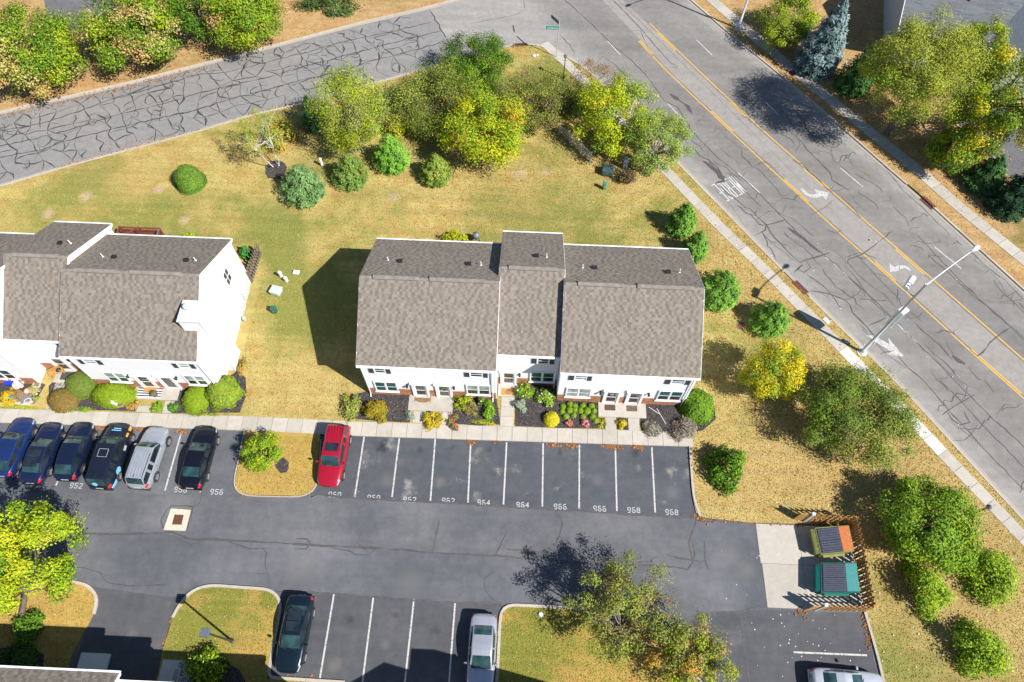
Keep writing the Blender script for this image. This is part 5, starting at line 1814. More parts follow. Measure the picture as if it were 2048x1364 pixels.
# ---- trees beyond the side street
maple = [(3, G_M), (3, G_L), (2, YG), (1, PKO), (1, TANL), (1.2, G_D)]
tree('leaning maple with green and tan turning leaves in the top left corner', 52, 100, 4.2, 102, 3.9, [(2, G_M), (2, G_L), (3, YG), (1, PKO), (1, TANL), (1.5, G_D)], 15000, .17, 90, .24, group='maples beyond the side street', name='maple_tree')
tree('green maple with pale tan leaf tips, second from the left beyond the side street', 262, 48, 4.5, 94, 3.8, maple, 15000, .17, 90, .24, group='maples beyond the side street', name='maple_tree')
tree('dark green maple wedged between two lighter maples at the top edge', 392, 15, 4.0, 62, 3.2, [(3, G_M), (3, G_D), (1, G_L)], 8000, .16, 50, .28, group='maples beyond the side street', name='maple_tree')
tree('yellow-green maple with orange tips, rightmost beyond the side street', 490, 20, 4.2, 80, 3.4, [(3, G_L), (3, YG), (1, PKO), (2, G_M)], 12000, .16, 70, .25, group='maples beyond the side street', name='maple_tree')
shrub('low dark grey-green juniper at the top edge beyond the side street', 652, -4, 50, [(2, G_D), (2, (.07, .1, .06)), (1, OL)], .6, 3000, .12, 1.2, .8, name='juniper')

# ---- corner planting between the two streets
shrub('small rounded shrub turning orange on its right side behind the birch', 558, 262, 36, [(2, OL2), (2, G_L), (2, ORG_), (1, BRN)], 1.3, 2600, .11)
tree('thin white-stemmed birch with an almost bare wispy crown', 517, 262, 4.6, 48, 2.6, [(2, OL2), (2, YG), (1, TANL)], 1500, .09, 50, .2, name='birch_tree', base=(553, 330), trunk=.085, bark=BARK_W, nstem=3, limbs=14)
conifer('narrow dark green conifer between the birch shrub and the tall yellow-green tree', 622, 230, 4.2, 23, [(3, (0.045, 0.128, 0.045)), (2, (0.0675, 0.165, 0.0525))], 2200, .16, 9, group='evergreens on the corner lawn')
tree('tall yellow-green river birch with arching crown beside the side street', 700, 222, 5.2, 76, 4.8, [(3, YG), (2, PG), (2, OL2), (1, YG2)], 13000, .11, 95, .26, name='birch_tree', base=(712, 305), bark=BARK_G, nstem=3)
shrub('low golden shrub in the dark gap right of the river birch', 792, 250, 33, [(3, YG2), (2, OL2), (2, (.33, .25, .05))], 1.0, 2200, .1)
shrub('brownish half-bare shrub behind the golden shrub', 800, 205, 30, [(2, OL), (2, BRN), (1, G_D)], 1.2, 1100, .1)
tree('large spreading olive-green lilac thicket beside the side street', 872, 196, 2.8, 98, 2.7, [(3, OL), (3, OL2), (1, G_M), (1, OL3)], 13000, .12, 90, .24, name='large_shrub', cat='shrub', nstem=4, trunk=.12, shell=.45)
tree('dense dark green shrub at the street edge left of the stop sign', 952, 122, 2.8, 72, 2.6, [(3, G_D), (3, G_M), (1, G_L)], 9000, .12, 60, .25, name='large_shrub', cat='shrub', nstem=3, trunk=.1)
tree('rounded maple flushed yellow and orange at the front of the corner thicket', 974, 254, 3.6, 88, 3.3, [(3, YG), (3, YG2), (.7, ORG_), (3, G_L), (1, YEL)], 13000, .14, 80, .25, name='maple_tree')
tree('sparse olive shrub with twiggy gaps right of the orange maple', 1062, 198, 2.4, 88, 2.1, [(3, OL), (2, OL2), (1, BRN), (1, OL3)], 7500, .11, 75, .22, name='large_shrub', cat='shrub', nstem=5, trunk=.08, shell=.3)
tree('olive shrub filling the gap behind the white rail fence', 1136, 200, 2.0, 56, 1.7, [(3, OL), (2, OL2), (1, OL3), (1, BRN)], 4200, .11, 55, .24, name='large_shrub', cat='shrub', nstem=4, trunk=.07, shell=.3)
tree('half-bare reddish brown shrub at the sidewalk corner', 1192, 165, 2.4, 62, 2.1, [(3, (0.3, 0.15, 0.075)), (2, BRN), (1, OL)], 1900, .1, 50, .2, name='large_shrub', cat='shrub', nstem=4, trunk=.07, limbs=24)
tree('bright lemon-yellow and lime maple overhanging the white rail fence', 1230, 230, 3.6, 96, 3.4, [(4, (.42, .5, .022)), (2, (.62, .58, .03)), (3, YG), (2, G_L)], 9500, .14, 75, .2, name='maple_tree', shell=.35, sparse=.12)
tree('airy pale green honey locust beside the main road', 1314, 280, 3.6, 68, 3.0, [(3, (.3, .4, .08)), (3, (.24, .33, .07)), (1, OL2)], 8200, .11, 75, .2, name='locust_tree', limbs=24, trunk=.13, bark=BARK_G)
shrub('dry brown twiggy shrub at the foot of the honey locust', 1262, 352, 26, [(3, (.14, .09, .07)), (2, BRN), (1, OL)], 1.1, 800, .09)
for lb, x, y, h, r, p in [('blue-green pine at the front left of the corner lawn, next to the birch', 604, 366, 3.3, 42, [(3, (0.162, 0.293, 0.09)), (2, (0.217, 0.36, 0.128)), (1, (0.109, 0.215, 0.0675))]),
                          ('medium green pine right of the white marker post on the lawn', 700, 340, 3.0, 34, [(3, (0.162, 0.273, 0.0525)), (2, (0.217, 0.321, 0.0675)), (1, OL)]),
                          ('brightest green and tallest pine in the row on the corner lawn', 782, 305, 3.4, 34, [(3, (0.186, 0.39, 0.045)), (2, (0.251, 0.468, 0.06)), (1, (0.131, 0.293, 0.045))]),
                          ('yellowish-green small pine at the right end of the pine row', 872, 338, 2.7, 29, [(3, (0.217, 0.312, 0.045)), (2, (0.304, 0.351, 0.06)), (1, (0.141, 0.215, 0.0375))])]:
    conifer(lb, x, y, h * 1.2, r * 1.08, p, 5200, .15, 10, group='pines on the corner lawn', name='pine')
shrub('clipped globe evergreen alone on the left lawn', 373, 350, 30, [(3, (.115, .215, .03)), (2, (.15, .26, .035)), (1, (.08, .15, .02))], 1.5, 5200, .06, clip=True, name='globe_shrub', lump=.04)

# ---- verge between the houses and the main road
for lb, x, y, h, r, n in [('upper one of the two pines at the back right corner of the centre row', 1368, 438, 3.2, 28, 4200), ('narrower pine touching the back right corner of the centre row', 1393, 492, 3.0, 25, 3600),
                          ('wide bushy pine against the right end of the centre row', 1443, 575, 3.2, 41, 6000), ('loose pine behind the yellow tree near the curb walk', 1546, 634, 2.8, 36, 4600)]:
    conifer(lb, x, y, h * 1.15, r * 1.08, [(3, (0.152, 0.312, 0.045)), (2, (0.217, 0.39, 0.06)), (1, (0.0979, 0.215, 0.0375))], n, .16, 9, group='pines along the main road verge', name='pine')
tree('bright yellow autumn tree on the verge right of the centre row', 1548, 742, 2.9, 62, 2.6, [(3, YEL), (3, (.42, .4, .025)), (3, YG), (2, OL2), (1, G_L)], 8500, .11, 70, .23, name='autumn_tree', trunk=.1)
tree('broad olive-green hawthorn overhanging the near sidewalk', 1712, 828, 3.2, 116, 2.4, [(2, OL2), (3, (.17, .25, .045)), (3, OL), (1, G_M), (.4, BRN)], 23000, .11, 140, .2, name='hawthorn_tree', shell=.3, trunk=.16)
shrub('small dark green multi-stem shrub tree in the mulch ring right of stall 968', 1462, 928, 46, [(3, G_M), (2, G_D), (1, G_L)], 1.25, 3600, .11)
tree('large bushy green tree with yellowing base behind the dumpsters', 1860, 1046, 2.4, 92, 2.3, [(4, (.2, .33, .035)), (3, G_L), (2, YG), (2, G_M)], 15000, .14, 85, .25, name='bushy_tree', dome=.1)
shrub('rounded yellow-green shrub beside the dumpster fence corner', 1852, 1182, 58, [(3, (.21, .31, .035)), (2, YG), (2, G_L), (1, G_M)], 1.05, 5200, .1)
shrub('dark-sided rounded shrub farthest right behind the dumpsters', 1984, 1146, 60, [(3, (.21, .31, .035)), (2, YG), (2, G_L), (1, G_M)], 1.0, 5200, .1)
shrub('bright green rounded shrub nearest the bottom right corner', 1960, 1292, 60, [(3, (.21, .31, .035)), (2, YG), (2, G_L), (1, G_M)], 1.05, 5200, .1)

# ---- lot islands
tree('young green tree on the island beside the red car', 527, 903, 1.5, 39, 1.4, [(3, G_L), (2, YG), (1, G_M)], 4200, .11, 45, .26, name='young_tree', trunk=.07)
tree('yellow-lime honey locust reaching in over the parked cars from the left edge', 42, 1106, 4.6, 102, 4.7, [(4, (.36, .45, .02)), (1.5, (.5, .5, .022)), (2, (.26, .38, .02)), (1, G_M)], 13000, .14, 85, .21, name='locust_tree', trunk=.2, base=(40, 1235), sparse=.12)
tree('thin twiggy olive tree on the lower island with a half-bare crown', 1240, 1212, 3.4, 112, 2.3, [(3, OL), (2, OL2), (2, (.3, .34, .05)), (1.5, BRN)], 6600, .11, 110, .17, name='crabapple_tree', shell=.22, limbs=50, trunk=.14, bark=BARK_G, base=(1240, 1300), sparse=.1)
tree('small tree flushed orange and yellow at the bottom edge of the lower island', 1382, 1318, 2.6, 92, 2.0, [(4, OL2), (1.6, ORG_), (2, YG), (1, PKO), (3, OL), (1, BRN)], 6500, .11, 85, .19, name='crabapple_tree', shell=.3, limbs=34, trunk=.12, sparse=.15)
shrub('evergreen with yellow tips in the dark bed at the bottom of the lamp island', 410, 1340, 44, [(3, G_D), (2, G_M), (2, YG2)], .8, 3600, .1)
shrub('dark ivy mound in the shaded bed at the bottom left', 30, 1322, 44, [(3, G_D), (2, (.05, .09, .03))], .55, 3000, .1)
shrub('small dark shrub under the yellow-lime locust', 55, 1252, 34, [(3, G_M), (2, G_D)], .7, 1800, .1)

# ---- across the main road
tree('yellow-green hedge tree at the top edge across the main road', 1572, 40, 2.6, 62, 2.4, [(3, YG), (2, (0.255, 0.3, 0.045)), (2, G_M), (1, G_D)], 9500, .13, 70, .24, name='hedge_tree', nstem=3)
conifer('tall blue spruce across the main road', 1656, 78, 8.0, 50, [(3, BL), (3, BL2), (1, BL3)], 9500, .24, 16, name='blue_spruce', cat='spruce', round_=.1)
conifer('dark green spruce between the blue spruce and the willow', 1722, 140, 5.5, 40, [(3, (0.06, 0.15, 0.0375)), (2, (0.0825, 0.195, 0.045))], 5500, .2, 12, name='spruce', cat='spruce', round_=.2)
tree('huge olive-gold willow in front of the grey-roofed house', 1842, 135, 8.6, 104, 5.2, [(3, (.3, .34, .04)), (3, (.36, .38, .05)), (2, OL2), (1, G_L)], 24000, .12, 150, .2, name='willow_tree', trunk=.3, base=(1774, 268), shell=.45)
tree('upright green-gold tree behind the willow beside the roof valley', 1955, 105, 5.6, 50, 4.0, [(3, (0.225, 0.27, 0.045)), (2, YG), (1, G_M)], 7000, .12, 60, .25, name='leafy_tree')
tree('big glossy green ash spreading at the right edge', 2015, 200, 7.0, 112, 4.8, [(3, G_M), (3, (0.21, 0.285, 0.0375)), (2, YG), (1, YEL)], 15000, .16, 85, .2, name='ash_tree', trunk=.24, base=(1905, 245), shell=.4)
tree('small bright green maple by the neighbour driveway curb', 1915, 298, 2.8, 52, 2.3, [(3, (0.18, 0.285, 0.0375)), (2, YG), (1, G_M), (.5, YEL)], 6000, .15, 45, .26, name='maple_tree')
conifer('short dark spruce beside the far sidewalk near the right edge', 1980, 345, 3.8, 42, [(3, (0.0525, 0.128, 0.0375)), (2, (0.09, 0.18, 0.0525))], 5000, .2, 10, name='spruce', cat='spruce', round_=.3)
conifer('darkest spruce cut by the right edge above the main road', 2040, 385, 4.6, 50, [(3, (0.03, 0.075, 0.0375)), (2, (0.045, 0.105, 0.045))], 6000, .2, 11, name='spruce', cat='spruce', round_=.3)

# ---- foundation planting of the left row
shrub('rust-brown clipped spirea beside the left walk', 122, 796, 28, [(4, (.2, .125, .03)), (2, (.16, .14, .03)), (1, BRN)], .95, 4200, .06, 1.1, .95, clip=True, lump=.05)
shrub('mossy green clipped bush against the left row wall', 156, 765, 31, [(3, (.11, .15, .03)), (2, (.15, .17, .035)), (1, G_M)], 1.1, 4600, .06, clip=True, lump=.05)
shrub('long lime-green clipped bush under the left row window', 221, 785, 32, [(4, (.2, .28, .015)), (2, (.155, .24, .02)), (1, (.24, .3, .02))], .85, 5600, .06, 1.45, .85, clip=True, lump=.05)
shrub('lime-green clipped bush right of the striped door mat', 389, 793, 29, [(4, (.2, .28, .015)), (2, (.155, .24, .02))], 1.0, 4400, .06, .95, 1.15, clip=True, lump=.05)
shrub('large-leaved yellow-green rhododendron at the left row corner', 443, 779, 34, [(3, (.2, .27, .025)), (2, (.14, .22, .03)), (1, (.27, .3, .03))], 1.15, 3000, .13, clip=True)
shrub('leafy green perennial clump between the two left-row walks', 313, 812, 12, [(3, G_L), (2, G_M)], .8, 500, .08)
shrub('leafy green hosta clump with a white stone beside it', 346, 815, 13, [(3, (.06, .16, .04)), (2, G_M), (1, G_L)], .7, 500, .08)
shrub('low mixed flower edging in front of the lime bush', 400, 826, 14, [(2, G_L), (2, OL2), (2, G_M), (1, ORG_)], .5, 500, .05, 2.6, .7)
shrub('low green edging in front of the rust-brown spirea', 160, 818, 14, [(3, G_L), (2, G_M), (1, OL2)], .4, 500, .05, 2.6, .6)
shrub('orange-brown dry perennials behind the rhododendron', 480, 735, 15, [(2, OL2), (2, ORG_), (2, BRN)], .7, 500, .07, .8, 1.5)
shrub('two-tone leafy shrub inside the grey fence at the left row back corner', 495, 500, 16, [(3, (.06, .22, .03)), (2, (.05, .14, .05))], 1.2, 900, .12)
shrub('yellow-green shrub behind the left row back gutter', 376, 474, 15, [(3, YG), (2, G_L)], .9, 500, .09, 1.5, .8)

# ---- foundation planting of the centre row
gr_ = [(3, (.33, .27, .02)), (2, (.36, .2, .03)), (2, (.2, .22, .02))]
shrub('golden-orange fountain grass shrub in the left mulch bed', 749, 815, 27, gr_, 1.0, 2600, .14, wisp=.6, name='ornamental_grass')
shrub('wispy olive rose shrub at the left end of the centre row', 702, 806, 25, [(3, OL2), (2, (.22, .19, .09)), (1, YG)], .9, 1500, .08, .8, 1.5)
shrub('small silver-blue sedum beside the left porch', 819, 830, 11, [(3, SAGE), (1, (.2, .27, .2))], .9, 450, .06)
shrub('bright yellow euonymus between the left porch and the sidewalk', 864, 839, 19, [(4, (.55, .42, .02)), (2, (.4, .34, .02)), (1, BRN)], .95, 1500, .08)
shrub('yellow-green potentilla right of the left porch', 926, 802, 20, [(3, (.26, .3, .03)), (2, YG)], .9, 1200, .07, 1.2, .9)
shrub('pink rose bush at the sidewalk edge right of the yellow euonymus', 908, 842, 18, [(2, OL), (2, (.12, .09, .07)), (1, OL2)], .8, 1000, .07, flowers=([(3, (.6, .06, .14)), (1, (.65, .2, .28))], 60, .1))
shrub('brown-leaved ninebark in the middle of the left bed', 944, 815, 18, [(3, (.2, .13, .07)), (2, OL2)], .9, 1000, .07)
shrub('white-flowering dark shrub under the left unit window', 965, 798, 16, [(3, G_D), (2, OL)], 1.0, 800, .07, flowers=([(1, (.7, .68, .6))], 30, .06))
shrub('bright green arching fern clump beside the centre walk', 977, 818, 19, [(3, (.16, .3, .02)), (2, (.2, .33, .03))], 1.0, 1300, .16, .9, 1.2, wisp=.3, name='fern')
shrub('yellow-green flowering ground cover along the sidewalk by the fern', 965, 846, 12, [(3, (.3, .34, .05)), (2, YG2)], .4, 700, .05, 2.6, .7)
shrub('green rose bush with cream blooms beside the centre door', 1049, 782, 21, [(3, G_L), (2, G_M), (1, OL2)], 1.0, 1300, .09, flowers=([(1, (.7, .66, .45))], 20, .08))
shrub('wider rose bush with pale blooms under the recessed window', 1093, 793, 23, [(3, G_L), (2, PG), (1, G_M)], .9, 1500, .09, 1.2, 1, flowers=([(1, (.72, .7, .55))], 40, .08))
shrub('silver sage clump at the inner corner of the centre walk', 1040, 809, 16, [(3, SAGE), (1, (.3, .33, .15))], .8, 900, .08)
shrub('yellow globe spirea in the centre mulch bed', 1103, 836, 16.5, [(4, (.52, .44, .02)), (2, (.38, .36, .02))], 1.2, 2200, .06, clip=True, lump=.05)
BOXL = ['boxwood ball at the far left of its bed, upper of two', 'boxwood ball in the back row, second from the left', 'largest boxwood ball in the left half of its bed', 'boxwood ball in the back row just left of the gap', 'boxwood ball tucked under the back row left of the gap', 'boxwood ball in the back row just right of the gap',
        'boxwood ball on the gap edge in the middle of the bed', 'largest boxwood ball in the right half of its bed', 'rightmost boxwood ball of the back row', 'slim boxwood ball beside the right porch slab', 'small boxwood ball at the far left, lower of two', 'front row boxwood ball nearest the yellow globe spirea',
        'smallest front row boxwood ball, left of the middle', 'front row boxwood ball behind the rose pink azalea', 'front row boxwood ball nearest the right porch', 'boxwood ball farthest forward, touching the porch walk planting']
for i, (a, b, r) in enumerate([(995, 905, 6.5), (1090, 872, 6.5), (1086, 948, 7.5), (1155, 895, 6), (1160, 945, 6.5), (1265, 885, 6), (1235, 955, 6.5), (1325, 960, 8), (1385, 893, 6.5), (1420, 958, 5.5), (985, 975, 5.5), (1035, 1040, 6.8), (1145, 1022, 5.5), (1270, 1038, 6), (1400, 1042, 7), (1445, 1092, 6.5)]):
    shrub(BOXL[i], 980 + a / 6.82, 680 + b / 6.82, r, [(3, (.16, .26, .02)), (2, (.2, .3, .025)), (1, (.1, .18, .02))], 1.15, 700, .05, clip=True, name='boxwood_ball', group='boxwood balls in the double row', lump=.03)
shrub('salmon pink azalea nearer the yellow globe', 1138, 845, 9, [(3, (.55, .12, .1)), (1, (.6, .3, .3)), (1, OL2)], .9, 500, .06)
shrub('rose pink azalea nearer the right porch', 1172, 845, 10, [(3, (.58, .14, .2)), (1, (.6, .35, .35)), (1, OL2)], .9, 500, .06)
shrub('low orange-brown ground cover at the porch walk edge', 1203, 845, 10, [(2, (.3, .2, .05)), (2, OL2), (1, YG)], .4, 450, .06, 1.1, 1.2)
shrub('small yellow euonymus between the two right walks', 1245, 846, 11.5, [(4, (.52, .42, .02)), (2, (.35, .34, .02)), (1, BRN)], 1.0, 900, .07)
shrub('large rounded bright green bush at the right corner of the centre row', 1397, 806, 35, [(4, (.12, .23, .02)), (2, (.16, .27, .025)), (1, (.08, .16, .02))], 1.15, 5200, .09, clip=True, lump=.08)
shrub('dry silvery lavender clump right of the right porch', 1308, 857, 22, [(2, (.3, .3, .24)), (2, (.34, .25, .19)), (1, (.14, .17, .12))], .6, 1500, .13, wisp=.5, name='lavender')
shrub('wide dry catmint mound at the right end of the sidewalk bed', 1366, 856, 30, [(2, (.3, .27, .22)), (2, (.36, .25, .19)), (1, (.16, .19, .13))], .6, 2600, .13, 1.2, .9, wisp=.5, name='catmint')
shrub('yellow-green bush behind the centre row back gutter', 910, 472, 24, [(3, (.32, .33, .02)), (2, YG)], 1.0, 1500, .1, 1.3, .8)

# ---- turf blades, fallen leaves
def strip_poly(path, d0, d1, t0=0, t1=None):
    return [q[:2] for q in path.line(d0, t0, t1, 1.0)] + [q[:2] for q in path.line(d1, t0, t1, 1.0)][::-1]


KEEP_OFF = [strip_poly(W_SW, -.04, 1.02), strip_poly(W_NE, -.04, 1.25), strip_poly(W_LOT, -.3, 1.19)] + BEDS
KEEP_OFF += [[(a, c), (b, c), (b, d), (a, d)] for a, b, c, d in ((-11.7, -1.6, 21.3, 33.5), (-1.7, 3.1, 22.9, 34.7), (3.0, 13.1, 21.5, 33.6), (-33, -22.3, 21.3, 32.9), (-37.6, -32.9, 22.4, 33.9), (-48, -37.4, 22.2, 32.6), (-1.3, -.15, 20.3, 23),
             (-8.1, -7.1, 20.3, 21.5), (-5.8, -4.9, 20.3, 21.5), (6.8, 7.8, 20.3, 21.6), (8.55, 9.55, 20.3, 21.6), (-29.4, -28.2, 20.2, 21.5), (-27.4, -26.5, 20.2, 21.4), (-36.4, -35.4, 20.1, 22.6), (-35.2, -31, 33.5, 37), (-28, -25.9, 1.8, 3.4), (-22.6, -20.2, 0, 3.2))]
KEEP_OFF += [[(p.x, p.y) for p in PL(q)] for q in ([(-40, 740), (95, 762), (80, 812), (-40, 812)], [(85, -20), (95, 45), (150, 62), (235, 45), (240, -20)], [(1900, 238), (2018, 350), (2100, 420), (2200, 300), (2060, 130)])]
KEEP_OFF += [[NP(-.2, -.2, 0)[:2], NP(19.2, -.2, 0)[:2], NP(19.2, 10.7, 0)[:2], NP(-.2, 10.7, 0)[:2]]]


def blades(polys, n, pal, size=.1):
    area = [max(.1, .5 * abs(sum(p[i][0] * p[(i + 1) % len(p)][1] - p[(i + 1) % len(p)][0] * p[i][1] for i in range(len(p))))) for p in polys]
    pts = np.concatenate([sample_poly(p, int(n * a / sum(area)) + 1) for p, a in zip(polys, area)])
    off = np.zeros(len(pts), bool)
    for q in KEEP_OFF: off |= in_poly(pts, q)
    pts = pts[~off]
    m = len(pts)
    a = rng.uniform(0, 2 * np.pi, m)
    h = size * rng.uniform(.5, 1.3, m)
    u = np.c_[np.cos(a), np.sin(a), 0 * a]
    le = np.c_[rng.normal(0, .7, m), rng.normal(0, .7, m), np.ones(m) * .8] * h[:, None]
    c = np.c_[pts, np.full(m, ZL - .005)]
    wd = (.03 * rng.uniform(.6, 1.4, m))[:, None]
    V = np.stack([c - u * wd, c + u * wd, c + le + u * wd * .5, c + le - u * wd * .5], 1).reshape(-1, 3)
    # drier or greener in drifts
    g = np.sin(pts[:, 0] * .23 + 1.3 * np.sin(pts[:, 1] * .17)) * np.sin(pts[:, 1] * .29 + 1.1 * np.cos(pts[:, 0] * .13))
    k = np.where(rng.random(m) < .5 + .3 * g, 0, 1)
    cols = np.where(k[:, None] == 0, pick(pal[0], m), pick(pal[1], m)) * rng.uniform(.82, 1.15, (m, 1))
    return V, np.arange(4 * m).reshape(-1, 4), np.repeat(cols, 4, 0)


def clip_view(poly, frame):
    """keep the part of a lawn near the photographed area (Sutherland-Hodgman on a convex frame)"""
    out = list(poly)
    for i in range(len(frame)):
        a, b = frame[i], frame[(i + 1) % len(frame)]
        inp, out = out, []

        def side_(p): return (b[0] - a[0]) * (p[1] - a[1]) - (b[1] - a[1]) * (p[0] - a[0])
        for j in range(len(inp)):
            p, q = inp[j], inp[(j + 1) % len(inp)]
            sp, sq = side_(p), side_(q)
            if sp >= 0: out.append(p[:2])
            if sp * sq < 0:
                t = sp / (sp - sq)
                out.append((p[0] + (q[0] - p[0]) * t, p[1] + (q[1] - p[1]) * t))
    return out


FR = [(p.x, p.y) for p in PL([(-80, 1440), (2130, 1440), (2130, -40), (-80, -40)])]
dry = [(3, (.48, .36, .12)), (2, (.42, .3, .09)), (2, (.34, .22, .06)), (1, (.56, .45, .19))]
grn = [(2, (.2, .23, .045)), (2, (.3, .28, .065)), (1, (.13, .175, .03)), (2, (.42, .33, .1))]
V, F, K = blades([clip_view(LAWN_MAIN, FR)], 330000, (dry, grn), .06)
npmesh('turf_blades', V, F, BLADE, lawn, K)['kind'] = 'stuff'
V, F, K = blades(ISLES, 30000, (dry, grn), .06)
npmesh('turf_blades', V, F, BLADE, lawn, K)['kind'] = 'stuff'
vdry = [(2, (.5, .34, .15)), (2, (.42, .26, .11)), (1, (.33, .18, .08)), (1, (.55, .42, .22))]
V, F, K = blades([clip_view(LAWN_UP, FR), clip_view(LAWN_NE, FR)], 90000, (vdry, vdry + [(1, (.2, .19, .05))]), .06)
npmesh('turf_blades', V, F, BLADE, lawn, K)['kind'] = 'stuff'

fall = [(.42, .2, .06), (.36, .17, .06), (.48, .3, .1), (.3, .14, .07), (.5, .38, .12)]
pts = []
for x, y, r, n in [(60, 180, 7, 700), (260, 120, 8, 900), (480, 70, 8, 600), (1780, 220, 8, 900), (1930, 330, 6, 800), (1550, 800, 5, 250), (1720, 950, 7, 260), (1150, 300, 6, 500), (980, 340, 5, 400), (1640, 620, 7, 260), (1860, 1150, 8, 220), (1280, 1290, 5, 300), (1500, 480, 6, 400)]:
    c = P(x, y)
    q = rng.normal(0, r * .5, (n, 2)) + np.array([c.x, c.y])
    pts.append(q)
pts = np.concatenate(pts)
on = in_poly(pts, LAWN_MAIN) | in_poly(pts, LAWN_UP) | in_poly(pts, LAWN_NE)
flakes('fallen_leaves', pts[on], ZL + .02, .07, fall, LEAF, lawn, .6, asp=.7)
# drifts of orange leaves caught along kerbs and in stall ends
pts = []
for a, b, n, sp in [((180, 856), (235, 858), 130, .07), ((262, 858), (300, 860), 70, .07), ((350, 862), (375, 864), 60, .09), ((1095, 889), (1125, 891), 50, .08), ((1135, 891), (1150, 892), 60, .12), ((1208, 892), (1240, 894), 120, .12), ((1265, 893), (1285, 894), 80, .13), ((935, 883), (950, 884), 60, .12), ((985, 884), (1000, 884), 20, .08),
                    ((1388, 1030), (1410, 1040), 40, .12), ((1410, 1042), (1620, 1050), 50, .09), ((1727, 1228), (1742, 1300), 100, .13), ((1595, 1222), (1610, 1228), 30, .15), ((480, 988), (620, 990), 90, .08), ((560, 1357), (640, 1362), 60, .1), ((318, 1350), (348, 1240), 160, .12), ((520, 1178), (430, 1174), 40, .08), ((210, 300), (330, 270), 50, .2), ((120, 335), (420, 255), 260, .14), ((500, 230), (640, 198), 220, .14), ((0, 235), (420, 135), 420, .25)]:
    a, b = np.array(P(*a)[:2]), np.array(P(*b)[:2])
    pts.append(a + (b - a) * rng.random((n, 1)) + rng.normal(0, sp, (n, 2)))
flakes('fallen_leaves', np.concatenate(pts), .03, .075, [(.34, .15, .05), (.28, .12, .05), (.38, .21, .08), (.24, .11, .06)], LEAF, lot, .6, asp=.7)
# pale flecks: gravel and petals on the stalls and the right-hand lot
pts = np.concatenate([np.array(P(1590 + rng.normal(0, 35), 1280 + rng.normal(0, 38))[:2])[None] for _ in range(24)] + [np.array(P(rng.uniform(1400, 2040), rng.uniform(480, 1340))[:2])[None] for _ in range(500)])
keep = in_poly(pts, LAWN_MAIN)
flakes('pale_petals', pts[keep], ZL + .04, .045, [(.75, .72, .65)], LEAF, lawn, .3, asp=.8)
flakes('pale_petals', pts[~keep][:80], .02, .045, [(.75, .72, .65)], LEAF, lot, .3, asp=.8)

# ================================================================== CARS
def lerp_tab(tab, y):
    xs = [t[0] for t in tab]
    return [np.interp(y, xs, [t[i] for t in tab]) for i in range(1, len(tab[0]))]


